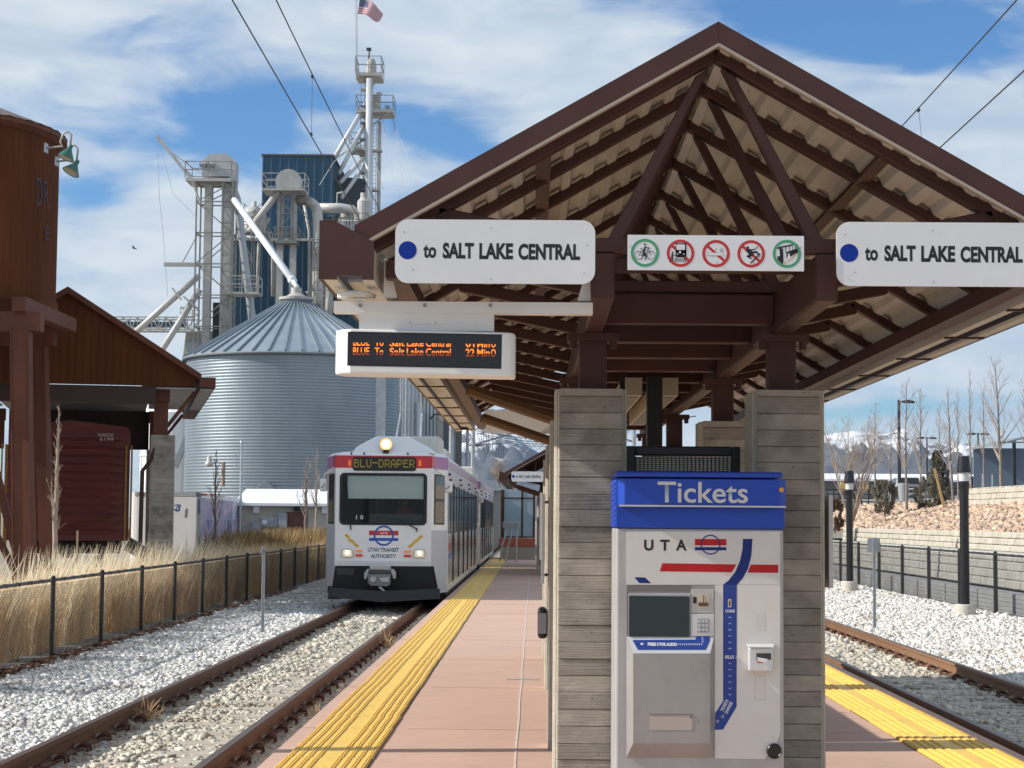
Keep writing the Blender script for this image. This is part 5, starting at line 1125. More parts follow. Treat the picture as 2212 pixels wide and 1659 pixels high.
# boxcar under the shed
def boxcar():
    Y = 50.; A = at(276, 1000, Y); B = at(22, 1000, Y); w = (A.x-B.x); ang = rad(12.3); cx = (A.x+B.x)/2; z0 = az(150, 1168, Y); z1 = az(60, 912, Y)
    root = empty('boxcar', (cx, Y, -.3), 'dark maroon railway boxcar with white numbers, parked under the rust shed', 'boxcar')
    M = Matrix.Translation((cx, Y, 0)) @ Matrix.Rotation(ang, 4, 'Z'); hw = w/2/math.cos(ang)*.985
    MAR = mat('maroon_boxcar_paint', (.19, .042, .036), .6, col2=(.12, .028, .025), scale=1.5, stretch=(1, 1, 3), bump=.1, bscale=20)
    YLW = mat('yellow_ladder_paint', (.50, .30, .03), .6, col2=(.3, .18, .03), scale=5)
    b = MB(); b.M = M; sec = [(-hw, z0), (hw, z0), (hw, z1-.20), (hw*.94, z1-.09), (0, z1+.07), (-hw*.94, z1-.09), (-hw, z1-.20)]
    b.prism([(x, .1, z) for x, z in sec], (0, 15, 0)); bd = b.build('body', MAR, root)
    b = MB(); b.M = M; k = 12
    for i in range(k):                              # pressed end ribs, tapered at both ends
        z = z0+.25+(z1-.75-z0)*i/(k-1); r = .10; u = hw*.93
        b.add([(-u, .1, z), (-u*.7, .1, z+r), (u*.7, .1, z+r), (u, .1, z), (u*.7, .1, z-r), (-u*.7, .1, z-r), (-u*.7, .015, z), (u*.7, .015, z)], [(0, 6, 1), (1, 6, 7, 2), (2, 7, 3), (3, 7, 4), (4, 7, 6, 5), (5, 6, 0)])
    b.build('end_ribs', MAR, bd)
    for s in (-1, 1):
        b = MB(); b.M = M; x = s*(hw+.03)
        b.box(*sorted((x, x+s*.05)), .15, .24, z0-.3, z1-.6); b.box(*sorted((x, x+s*.05)), .85, .94, z0-.3, z1-.6); b.box(*sorted((x-.14, x-.10)), .02, .08, z0-.1, z1-.6)
        z = z0
        while z < z1-.65: b.box(*sorted((x, x+s*.05)), .24, .85, z, z+.04); z += .36
        b.box(*sorted((x-s*.02, x+s*.03)), 1.2, 14.8, z0, z0+.25); b.build('ladder', YLW, bd)
    WL = mat('white_stencil', (.62, .60, .56), .7)
    Mi = M; S = SHM
    for t, r in (('NADX', (211, 243, 934, 946)), ('6199', (214, 243, 943, 955))):
        x0 = (at(r[0], 940, Y+.1).x-cx); x1 = (at(r[1], 940, Y+.1).x-cx); z_0 = az(225, r[3], Y)-.02; z_1 = az(225, r[2], Y)
        if t == '6199': z_0, z_1 = az(225, 951.5, Y), az(225, 944.5, Y)
        else: z_0, z_1 = az(225, 942.5, Y), az(225, 935.5, Y)
        fit_text('lettering', t, x0/math.cos(ang), x1/math.cos(ang), z_0, z_1, 0, WL, bd, .008, fn=lambda a, c: tuple(M @ Vector((a, .005, c))))
    b = MB(); b.M = M
    for u in (-1.1, .2, .9): b.tube([(u-.1, .3, z1), (u-.1, .3, z1+.12), (u+.1, .3, z1+.12), (u+.1, .3, z1)], .018, 5)
    b.box(-.5, .5, .2, 14, z1+.02, z1+.06); b.build('roof_grab', DARK, bd)
    b = MB(); b.M = M; b.box(-hw+.2, hw-.2, .4, 14, z0-.35, z0-.01)
    for yy in (2, 3.7, 11, 12.7):
        for s in (-1, 1):
            c = M @ Vector((s*.75, yy, .12)); b.M = Matrix.Translation(c) @ Matrix.Rotation(ang, 4, 'Z') @ Matrix.Rotation(rad(90), 4, 'Y'); b.lathe([(.05, -.07), (.42, -.07), (.42, .07), (.05, .07)], (0, 0, 0), 20, caps=True)
    b.M = M; b.box(-.15, .15, -.5, .5, z0-.45, z0-.15); b.build('undercarriage', mat('black_undercarriage', (.016, .013, .012), .8), root)
boxcar()
# water tower at the frame edge
def water_tower():
    Y = 40.5; e = at(115, 480, Y); R = 3.05; cx = e.x-R; zt_, zb = az(135, 294, Y), az(100, 668, Y); root = empty('water_tower', (cx, Y, -.4), 'rusty ribbed water tank on tall brown legs, cut by the left edge', 'water tower')
    b = MB(); n = 220; V = []
    for z in (zb, zt_):
        for k in range(n): r = R+(.0 if k % 2 else -.018); V.append((cx+r*math.cos(2*math.pi*k/n), Y+r*math.sin(2*math.pi*k/n), z))
    b.add(V, [(k, (k+1) % n, n+(k+1) % n, n+k) for k in range(n)]+[tuple(range(n))[::-1]]); tk = b.build('tank', RUST, root)
    b = MB(); ro = R+.17
    for i, seg in enumerate(range(12)):
        a0, a1 = 2*math.pi*seg/12, 2*math.pi*(seg+1)/12; m = 9; L = []
        for k in range(m+1): a = a0+(a1-a0)*k/m; L.append((a, (.015 if k % 2 else -.01)))
        V = [(cx+ro*math.cos(a), Y+ro*math.sin(a), zt_+.03+d) for a, d in L]+[(cx+.1*math.cos(a), Y+.1*math.sin(a), zt_+1.25+d*.3) for a, d in L]; q = len(L)
        b.add(V, [(k, k+1, q+k+1, q+k) for k in range(q-1)])
    b.build('conical_roof', mat('corrugated_roof_rust', (.13, .065, .04), .6, .1, col2=(.22, .20, .19), scale=1.2, thr=(.3, .62)), root)
    b = MB(); b.lathe([(ro-.02, .03), (ro, -.07), (R+.01, -.16)], (cx, Y, zt_), 64); b.build('eave_ring', RUSTD, root)
    b = MB(); b.lathe([(R+.02, 0), (R+.05, .0), (R+.05, .2), (R+.02, .2)], (cx, Y, zb-.0), 64, caps=False); b.build('base_ring', RUST, root)
    zc = az(30, 705, Y)
    X = lambda px, py=800, yy=Y-1.2: at(px, py, yy)
    yf, yb = Y-1.9, Y+1.7
    for yy, p0, p1, z0_, z1_ in ((yf, 92, -400, 675, 716), (yb, 120, -360, 708, 746)):
        a = at(p0, z0_, yy); c = at(p0, z1_, yy); b = MB(); b.box(cx-2.9, a.x, yy-.17, yy+.17, c.z, a.z); b.build('cross_beam', RUSTD, root)
    b = MB(); a = at(29, 640, yf-.2); c = at(58, 668, yf-.2); b.box(a.x, c.x, yf-.3, yb+.4, c.z-.05, a.z-.02); b.build('bearer_beam', RUSTD, root)
    zl = -.5
    for px0, px1, py, yy, w in ((28, 36, 700, yf, .36), (66, 80, 740, yb, .30)):
        for s in (0, 1):
            t0 = at(px0+19, 708, yy); b_ = at(px1+19, 1185, yy)
            dx = (b_.x-t0.x)/(b_.z-t0.z); xb = t0.x+dx*(zl-t0.z)
            tx, bx_ = (t0.x, xb) if s == 0 else (2*cx-t0.x, 2*cx-xb)
            b = MB(); b.bar((tx, yy, az(60, 712, yy)), (bx_, yy+(-.15 if yy < Y else .15), zl), w, w, (0, 1, 0)); lg = b.build('leg', RUSTD, root)
            b = MB()
            for q in (-1, 1): b.bar((tx+q*w*.5, yy-w*.5, az(60, 712, yy)), (bx_+q*w*.5, yy-w*.5-.15, zl), .03, .05, (0, 1, 0))
            b.build('leg_flange', RUSTD, lg)
    b = MB(); b.bar(at(-40, 905, yf+.5), at(36, 1190, yf+.5), .16, .16, (0, 1, 0)); b.bar(at(-30, 1110, yf+.5), at(30, 1230, yf+.5), .12, .12, (0, 1, 0)); b.build('diagonal_brace', RUSTD, root)
    # faint letters on the tank
    fb = mat('faded_blue_letter', (.035, .06, .15), .8, col2=(.12, .04, .014), scale=9, thr=(.42, .52))
    def onc(px, py):                       # where the sight line meets the tank
        d = at(px, -py, 10)-CAM; o = CAM.xy-Vector((cx, Y)); rr = R+.012; A_ = d.xy.dot(d.xy); B_ = o.dot(d.xy); C_ = o.dot(o)-rr*rr; q = max(B_*B_-A_*C_, 0); k = (-B_-math.sqrt(q))/A_; return tuple(CAM+d*k)
    for t, p0, p1, q0, q1 in (('D', 80, 92, 384, 444), ('R', 95, 106, 390, 450), ('E', 98, 107, 490, 518)): fit_text('lettering', t, p0, p1, -q1, -q0, 0, fb, tk, -.01, fn=onc)
    return cx, R
WTX, WTR = water_tower()
TEAL = mat('teal_enamel_shade', (.03, .16, .12), .4, col2=(.025, .12, .09), scale=5)
for i, (w0, sh, top, y0) in enumerate((((125, 316), (150, 330), (152, 305), 38.6), ((148, 345), (164, 358), (166, 338), 39.2))):
    a = at(w0[0]-18, w0[1]+2, y0); h = at(sh[0], sh[1], y0); t0 = at(top[0], top[1]+8, y0)
    root = empty('barn_lamp', tuple(a), ('teal gooseneck lamp on the water tank, the upper one with its wall plate showing', 'teal gooseneck lamp on the water tank, the lower and right one showing its pale inside')[i], 'lamp', 'gooseneck lamps on the water tower')
    b = MB(); arc = [a+Vector((-.1, .1, 0)), a+Vector((.10, 0, 0)), a+Vector((.28, 0, .02)), Vector((t0.x-.22, y0, a.z+.12)), Vector((t0.x-.15, y0, a.z+.30)), Vector((t0.x-.05, y0, a.z+.34)), Vector((t0.x+.02, y0, a.z+.26)), t0]
    b.tube(arc, .022, 8); b.build('gooseneck', mat('weathered_pipe', (.42, .41, .36), .5, .3), root, True)
    b = MB(); b.lathe([(.10, -.01), (.10, .03)], (0, 0, 0), 14, caps=True); 
    dv = Vector((-.35, -.15, -1)).normalized() if i == 0 else Vector((-.45, -.35, -1)).normalized()
    b = MB(); b.M = Matrix.Translation(t0+Vector((0, 0, -.05))) @ dv.to_track_quat('Z', 'Y').to_matrix().to_4x4(); b.lathe([(.045, -.05), (.05, .04), (.08, .09), (.185, .25), (.195, .265), (.185, .262), (.07, .10), (.0, .09)], (0, 0, 0), 24); so_ = b.build('lamp_shade', TEAL, root, True)
    b = MB(); b.M = Matrix.Translation(t0+Vector((0, 0, -.05))) @ dv.to_track_quat('Z', 'Y').to_matrix().to_4x4(); b.lathe([(.178, .255), (.07, .108), (0, .102)], (0, 0, 0), 20); b.build('shade_lining', mat('cream_enamel', (.62, .58, .48), .5), so_, True)
    b = MB(); b.box(a.x-.12, a.x-.08, y0+.02, y0+.2, a.z-.1, a.z+.1); b.build('wall_plate', CAST, root)
# ---------------------------------------------------------------- bare trees and shrubs
BARK = mat('grey_brown_bark', (.30, .25, .21), .9, col2=(.19, .155, .13), scale=14)
BARKP = mat('pale_bark', (.48, .40, .33), .85, col2=(.28, .22, .18), scale=10, stretch=(1, 1, .4))
TWIG = mat('reddish_grey_twig', (.38, .31, .26), .9)
def bare_tree(base, H, label, spread=.25, r0=.05, nb=14, first=.28, up=.75, m=BARK, mt=TWIG, lean=(0, 0), seed=1, group='bare young trees on the bank', stems=1, name='bare_tree', twig=5, tr=.006):
    R = random.Random(seed); base = Vector(base); root = empty(name, tuple(base), label, 'tree', group); tk, cr = MB(), MB()
    for sidx in range(stems):
        a0 = R.uniform(0, 6.28); ln = Vector((lean[0], lean[1], 0)) if stems == 1 else Vector((math.cos(a0), math.sin(a0)*.6, 0))*R.uniform(.05, spread)*1.4
        h = H*(1 if stems == 1 else R.uniform(.75, 1)); pts, rs = [], []; n = 8
        for k in range(n+1):
            t = k/n; pts.append(base+Vector((ln.x*h*t+R.gauss(0, .012)*h*.3*(k > 0), ln.y*h*t+R.gauss(0, .01)*h*.3*(k > 0), h*t))); rs.append(r0*(1-t)**.8*(1 if stems == 1 else .6)+tr*.6)
        tk.tube(pts, rs, 7, False)
        for i in range(nb):
            t = first+(1-first)*(i+R.random())/nb*.97; k = min(int(t*n), n-1); p = pts[k].lerp(pts[k+1], t*n-k); a = R.uniform(0, 6.28)
            L = h*spread*(1.15-t)*R.uniform(.7, 1.3)*1.75; d = Vector((math.cos(a)*(1-up), math.sin(a)*(1-up), up)).normalized(); q = [p]
            for j in range(4): d = (d+Vector((R.gauss(0, .09), R.gauss(0, .09), .07))).normalized(); q.append(q[-1]+d*L/4)
            rr = max(rs[k]*.5, tr); cr.tube(q, [rr, rr*.8, rr*.62, rr*.45, tr*.35], 5, False)
            for _ in range(twig):
                s = R.uniform(.25, .95)*4; k2 = min(int(s), 3); p2 = q[k2].lerp(q[k2+1], s-k2); d2 = (d+Vector((R.gauss(0, .5), R.gauss(0, .5), R.uniform(-.1, .5)))).normalized(); L2 = L*R.uniform(.2, .5)
                q2 = [p2, p2+d2*L2*.5+Vector((0, 0, .02*L2)), p2+d2*L2+Vector((0, 0, .1*L2))]; cr.tube(q2, [tr*.8, tr*.6, tr*.3], 4, False)
                for _ in range(2):
                    d3 = (d2+Vector((R.gauss(0, .5), R.gauss(0, .5), R.uniform(0, .4)))).normalized(); p3 = q2[0].lerp(q2[2], R.uniform(.3, .9)); cr.tube([p3, p3+d3*L2*R.uniform(.25, .5)], [tr*.5, tr*.25], 3, False)
    tk.build('trunk', m, root, True); cr.build('crown', mt, root)
    return root
def bush(base, w, h, label, m, n=2600, seed=1, cone=False, group='dark evergreen shrubs on the bank', leaf=.075):
    n = int(n*7)
    rg = np.random.default_rng(seed); root = empty('evergreen_shrub', tuple(base), label, 'shrub', group); base = np.array(base)
    b = MB(); b.tube([tuple(base), (base[0]+.02, base[1], base[2]+h*.5)], [.05, .02], 6); b.build('trunk', BARK, root)
    C = []
    for _ in range(42):     # upward tufts make an uneven outline
        t = rg.uniform(.05, .95); r = (w/2)*((1-t)**.8 if cone else math.sin(math.pi*(.18+.74*t))**.8)*rg.uniform(.5, 1.); a = rg.uniform(0, 6.28); C.append((r*math.cos(a), r*math.sin(a), t*h))
    C = np.array(C); k = rg.integers(0, len(C), n); t = rg.uniform(0, 1, n)
    P = C[k]*np.array([1, 1, 1])+np.stack([rg.normal(0, w*.055, n)*(1.2-t), rg.normal(0, w*.055, n)*(1.2-t), t*h*.22], 1)+C[k]*np.array([.25, .25, 0])*t[:, None]
    P = P[P[:, 2] < h*1.05]; n = len(P); a = rg.uniform(0, 6.28, n); e = rg.uniform(.2, 1.3, n); s = leaf*rg.uniform(.5, 1.3, n)
    d = np.stack([np.cos(a)*np.cos(e), np.sin(a)*np.cos(e), np.sin(e)], 1)*s[:, None]; o = np.stack([-np.sin(a), np.cos(a), 0*a], 1)*(s*.26)[:, None]
    V = np.stack([P-o, P+o, P+d], 1).reshape(-1, 3)+base; np_mesh('foliage', V, np.arange(3*n).reshape(-1, 3), m, root)
    return root
bare_tree(at(118, 1215, 37), 3.15, 'slender pale bare poplar before the maroon boxcar', .10, .055, 26, .12, .86, BARKP, mat('pale_twig', (.42, .33, .26), .9), seed=4, group='bare young trees at the left', tr=.008)
bare_tree(at(660, 1175, 70), 3.3, 'dark bare sapling before the brown door of the beige hut', .16, .06, 16, .25, .7, BARK, TWIG, seed=9, group='bare young trees at the left', tr=.009)
bare_tree(at(682, 1178, 72), 3.9, 'paler taller bare sapling right of the dark one, beside the train', .14, .05, 18, .2, .75, BARKP, mat('pale_twig', (.42, .33, .26), .9), seed=12, group='bare young trees at the left', tr=.008)
bare_tree(at(463, 1175, 58), 2.9, 'bare sapling in front of the painted trailer side', .17, .05, 18, .15, .7, BARK, mat('pale_twig', (.42, .33, .26), .9), seed=15, group='bare young trees at the left', tr=.008)
# black leaning board and stakes by the fence
b = MB(); b.bar(at(275, 1174, 40), at(322, 1203, 40), .30, .05, (0, 1, .2)); tag(b.build('leaning_board', BLACK), 'short black board tilted beside the shed pillar above the grass', 'board')
b = MB(); b.box(*sorted((ax(165, 41, 1150), ax(168.5, 41, 1150))), 41, 41.06, -.4, az(167, 1146, 41)); tag(b.build('wooden_stake', mat('pale_wood', (.45, .33, .19), .8)), 'short upright wooden stake in front of the maroon boxcar', 'stake')
# trailer -------------------------------------------------------------------------
def trailer():
    C0 = at(435, 1062, 65.3); L0 = at(281, 1056, 65.95); F0 = at(521, 1077, 84); zt_ = C0.z-.04; zb = -.35
    root = empty('semi_trailer', ((L0.x+C0.x)/2, 66, -1.3), 'white box trailer with a faded purple blue mural along its side', 'trailer')
    TW = mat('white_trailer_skin', (.70, .70, .70), .45, col2=(.63, .63, .63), scale=1.2)
    a, c, f = C0.xy.copy(), L0.xy.copy(), F0.xy.copy(); back = c+(f-a); d = (a-c).normalized(); r = .28
    ar = [tuple(c+d*r*(1-math.cos(rad(q)))+(f-a).normalized()*r*(1-math.sin(rad(q)))) for q in (90, 67, 45, 22, 0)][::-1]
    b = MB(); poly = ar+[tuple(a), tuple(f), tuple(back)]
    b.prism([(x, y, zb) for x, y in poly], (0, 0, zt_-zb)); bd = b.build('box_body', TW, root)
    b = MB(); n = Vector((d.y, -d.x, 0)); 
    b.prism([(c.x+d.x*.2, c.y+d.y*.2-.012, zt_-.13), (a.x+.012, a.y-.012, zt_-.13), (a.x+.012, a.y-.012, zt_+.02), (c.x+d.x*.2, c.y+d.y*.2-.012, zt_+.02)], (0, .01, 0)); b.build('top_rail', GREYP, bd)
    b = MB()
    for px in (306, 442, 460): p = at(px if px > 440 else px, 1062, 65.75 if px < 440 else 65.4); b.box(p.x-.11, p.x+.11, p.y-.02, p.y+.0, zt_-.10, zt_-.03)
    b.build('clearance_lamp', mat('orange_red_lens', (.6, .12, .03), .4), bd)
    # mural
    m = mat('faded_mural', (.5, .5, .55), .5); nt = m.node_tree; N, L = nt.nodes, nt.links; tc = N.new('ShaderNodeTexCoord')
    mp = N.new('ShaderNodeMapping'); mp.inputs['Scale'].default_value = (1, .3, 1.2); L.new(tc.outputs['Object'], mp.inputs[0])
    nz = N.new('ShaderNodeTexNoise'); nz.inputs['Scale'].default_value = 1.1; nz.inputs['Detail'].default_value = 5; L.new(mp.outputs[0], nz.inputs[0]); rp = N.new('ShaderNodeValToRGB'); L.new(nz.outputs[0], rp.inputs[0]); cr = rp.color_ramp
    for p_, c_ in ((.40, rgb(96, 92, 150)), (.47, rgb(140, 150, 190)), (.54, rgb(170, 140, 165)), (.62, rgb(205, 215, 228)), (.36, rgb(84, 70, 110))): e = cr.elements.new(p_); e.color = c_
    cr.elements[0].color = rgb(80, 70, 105); cr.elements[-1].color = rgb(215, 222, 230)
    L.new(rp.outputs[0], N['Principled BSDF'].inputs['Base Color'])
    e = (f-a).normalized(); o = Vector((e.y, -e.x))*.012; s0, s1 = a+e*.25+o, a+e*(f-a).length*.97+o
    b = MB(); b.prism([(s0.x, s0.y, zb+.1), (s1.x, s1.y, zb+.1), (s1.x, s1.y, zt_-.18), (s0.x, s0.y, zt_-.18)], (-o.x*.9, -o.y*.9, 0)); b.build('mural', m, bd)
    b = MB(); o2 = o*1.3
    for k in range(12): q = a+e*(.3+k*1.5)+o2; b.box(q.x-.01, q.x+.01, q.y-.02, q.y+.02, zb+.1, zt_-.18)
    for z in (0.35, .95, 1.6): b.bar((s0.x+o.x*.4, s0.y, z), (s1.x+o.x*.4, s1.y, z), .012, .02)
    b.build('panel_joint', mat('pale_joint', (.60, .62, .68), .5), bd)
    # blue hand drawn mark on the nose
    b = MB()
    for p, q in (((378, 1092), (385, 1090)), ((385, 1090), (389, 1103)), ((389, 1103), (380, 1104)), ((380, 1104), (384, 1094)), ((386, 1104), (391, 1091)), ((391, 1091), (386, 1091)), ((376, 1100), (384, 1103))):
        A, B = at(*p, 65.45), at(*q, 65.45); b.bar((A.x, A.y-.05, A.z), (B.x, B.y-.05, B.z), .04, .02, (0, 1, 0))
    for z in (1080, 1084, 1088, 1092, 1096, 1100, 1104, 1108): A = at(430, z, 65.28); b.box(A.x-.03, A.x+.03, A.y-.03, A.y-.01, A.z-.022, A.z+.022)
    b.build('blue_mark', mat('blue_spray', (.02, .12, .35), .6), bd)
    b = MB(); b.box(c.x+.3, a.x-.3, 66.2, 67, -1.3, zb); b.box(back.x+.3, f.x-.3, 79, 83, -1.3, zb); b.build('running_gear', DARK, root)
trailer()
# beige utility hut ---------------------------------------------------------------
def hut():
    Y = 82.; BG = mat('beige_stucco', (.52, .49, .42), .85, col2=(.47, .44, .375), scale=2, bump=.1); x0, x1 = ax(519, Y, 1130), ax(790, Y, 1130); zt_ = az(600, 1092, Y)
    root = empty('utility_hut', ((x0+x1)/2, Y, -.5), 'low beige utility hut with brown door and white roof edge beside the train', 'hut')
    b = MB(); b.box(x0, x1, Y, Y+7, -.5, zt_); w = b.build('wall', BG, root)
    b = MB(); zr = az(600, 1066, Y); b.prism([(x0-.3, Y-.35, zt_-.02), (x0-.3, Y-.35, zt_+.10), (x0-.3, Y+3.5, zr+.25), (x0-.3, Y+7.3, zt_+.1), (x0-.3, Y+7.3, zt_-.02)], (x1-x0+.6, 0, 0)); b.build('roof', mat('white_metal_roof', (.82, .84, .86), .4), root)
    b = MB(); A, B = at(617, 1106, Y), at(664, 1180, Y); b.box(A.x, B.x, Y-.03, Y-.002, -.4, A.z); d = b.build('door', mat('brown_door', (.13, .055, .04), .5), root)
    b = MB(); b.box(B.x-.14, B.x-.09, Y-.08, Y-.031, .55, .75); b.build('handle', CAST, d)
    def bx(p0, p1, q0, q1, nm, m, t=.2, par=None): a, c = at(p0, q0, Y), at(p1, q1, Y); M_ = MB(); M_.box(a.x, c.x, Y-t, Y-.002, c.z, a.z); return M_.build(nm, m, par or root, bevel=.01)
    EB = mat('grey_blue_cabinet', (.33, .37, .40), .5)
    bx(522, 545, 1136, 1157, 'meter_cabinet', EB); bx(545, 566, 1126, 1157, 'meter_cabinet', EB, .24); k = bx(565, 592, 1117, 1139, 'meter_cabinet', EB, .26); bx(592, 601, 1118, 1139, 'meter_cabinet', EB, .2); bx(603, 621, 1108, 1140, 'meter_cabinet', EB, .25)
    c = at(574, 1128, Y); M_ = MB(); M_.disc((c.x, c.z), .11, Y-.36, .1, 16); M_.build('meter_dial', WHITE, k)
    bx(548, 561, 1090, 1108, 'white_box', WHITE, .15); bx(696, 708, 1090, 1109, 'white_box', WHITE, .15); bx(636, 652, 1091, 1104, 'lamp_box', BLACK, .25)
    c = at(641, 1064, Y+1.5); M_ = MB(); M_.tube([(c.x, Y+1.5, c.z-.4), (c.x, Y+1.5, c.z+.1)], .06, 8); M_.build('vent_pipe', WHITE, root)
hut()
b = MB(); c = at(522, 957, 80); b.tube([(c.x, 80, -.5), (c.x, 80, c.z)], .055, 8); b.lathe([(.09, 0), (.07, .1), (0, .14)], tuple(c), 8); b.tube([(c.x, 80, c.z-.3), (c.x-.25, 80, c.z-.5), (c.x-.2, 80, c.z-1.1), (c.x, 80, c.z-1.0)], .018, 5); tag(b.build('service_mast', CAST), 'thin galvanised service pipe standing between trailer and beige hut', 'mast')
# ================================================================ GRAIN ELEVATOR
GALV = mat('corrugated_galvanised', (.29, .335, .37), .42, .65, col2=(.22, .26, .29), scale=.35, stretch=(1, 1, .5))
GALVR = mat('galvanised_roof', (.43, .49, .55), .40, .6, col2=(.31, .365, .42), scale=.5)
WSTL = mat('white_elevator_steel', (.50, .49, .465), .5, .1, col2=(.34, .32, .29), scale=.8, thr=(.3, .55))
WST2 = mat('grey_weathered_steel', (.33, .325, .31), .6, .1, col2=(.20, .19, .17), scale=.8)
SILV = mat('silver_pipe', (.70, .72, .73), .4, .3, col2=(.58, .60, .61), scale=.6)
BCLAD = mat('blue_steel_cladding', (.024, .085, .145), .42, .1, col2=(.016, .055, .095), scale=.30, stretch=(1, 1, .4), thr=(.3, .65))
BSEAM = mat('pale_cladding_seam', (.075, .15, .21), .5)
def silo():
    Y = 121.; c = at(636, 900, Y); R = (ax(868, Y, 900)-ax(404, Y, 900))/2*.997; ze = az(636, 752, Y-R*.95); za = az(638, 645, Y); z0 = -.6
    root = empty('grain_silo', (c.x, Y, z0), 'large corrugated galvanised grain silo with a ribbed cone roof', 'silo')
    b = MB(); pr = []; z = z0; p = .20; n = int((ze-z0)/p)
    for i in range(n):
        for k, d in ((0, 0), (.25, .011), (.5, .022), (.75, .011)): pr.append((R+d, (i+k)*p))
    pr.append((R, n*p)); b.lathe(pr, (c.x, Y, z0), 128); b.build('wall', GALV, root, True)
    zt_ = z0+n*p; b = MB(); b.lathe([(R+.28, zt_-.16), (R+.28, zt_-.08), (.95, za-.3), (.95, za-.1), (.5, za+.15), (0, za+.15)], (c.x, Y, 0), 96); rf = b.build('roof', GALVR, root)
    b = MB()
    for k in range(44):
        a = 2*math.pi*(k+.3)/44; u = Vector((math.cos(a), math.sin(a), 0)); b.bar(Vector((c.x, Y, za-.26))+u*.95, Vector((c.x, Y, zt_-.01))+u*(R+.25), .10, .15)
    b.build('roof_rib', mat('shade_toned_rib', (.24, .29, .33), .5, .5), rf)  # darker rib colour gives the shadow lines along the roof seams
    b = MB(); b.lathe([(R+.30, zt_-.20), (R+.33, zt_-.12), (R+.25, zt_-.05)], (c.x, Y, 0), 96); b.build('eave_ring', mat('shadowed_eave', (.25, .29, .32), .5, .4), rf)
    b = MB(); b.lathe([(.9, za-.12), (1.15, za-.12), (1.15, za+.05), (.7, za+.12), (.35, za+.35), (.35, za+.7), (0, za+.7)], (c.x, Y, 0), 24); b.build('filling_cap', WSTL, rf)
    return c, R, za
SC_, SR, SZA = silo()
b = MB(); cc = at(575, 1059, 113.2); b.M = Matrix.Translation((cc.x, 113.2, cc.z)) @ Matrix.Rotation(rad(90), 4, 'X')
b.lathe([(0, .5), (.48, .5), (.50, .45), (.50, -.5), (.42, -.5), (0, -.45)], (0, 0, 0), 24); f = b.build('aeration_fan', mat('blue_grey_fan', (.24, .28, .30), .5)); tag(f, 'round blue grey fan with a yellow square at the silo foot', 'fan')
b = MB(); b.box(cc.x+.02, cc.x+.24, 112.6, 112.69, cc.z-.2, cc.z+.03); b.build('warning_plate', mat('yellow_plate', (.75, .42, .02), .5), f)
# lamp on the silo wall
a = at(452, 1000, 108); root = empty('yard_lamp', tuple(a), 'old yard lamp on a bracket reaching out in front of the silo', 'lamp'); pl = at(483, 1007, 108)
b = MB(); b.tube([(pl.x, 108, pl.z-1.2), (pl.x, 108, pl.z+.25)], .10, 8); b.build('wooden_stub', mat('weathered_wood', (.30, .20, .13), .9), root)
b = MB(); b.tube([(pl.x, 108, pl.z+.05), (a.x+.3, 108, a.z+.2), (a.x, 108, a.z+.15)], .035, 6); b.tube([(pl.x, 108, pl.z), (pl.x+2.2, 108.5, pl.z-.0)], .02, 5); b.build('bracket', WSTL, root)
b = MB(); b.lathe([(0, .42), (.12, .40), (.14, .12), (.24, 0), (.24, -.16), (.12, -.24), (0, -.25)], (a.x, 108, a.z), 14); b.build('lamp_head', WSTL, root, True)
def clad(name, foot, z0, z1, root, m=BCLAD, rib=.9, seam=True):
    b = MB(); b.prism([(x, y, z0) for x, y in foot], (0, 0, z1-z0)); o = b.build(name, m, root)
    s = MB()
    for i in range(len(foot)):
        a, c = Vector(foot[i]), Vector(foot[(i+1) % len(foot)]); d = c-a; n = int(d.length/rib); nn = Vector((d.y, -d.x)).normalized()*.03
        for k in range(n+1): q = a+d*k/max(n, 1)+nn*.5; s.box(q.x-.035, q.x+.035, q.y-.035, q.y+.035, z0+.02, z1-.02)
    if seam: s.build('cladding_rib', BSEAM, o)
    return o
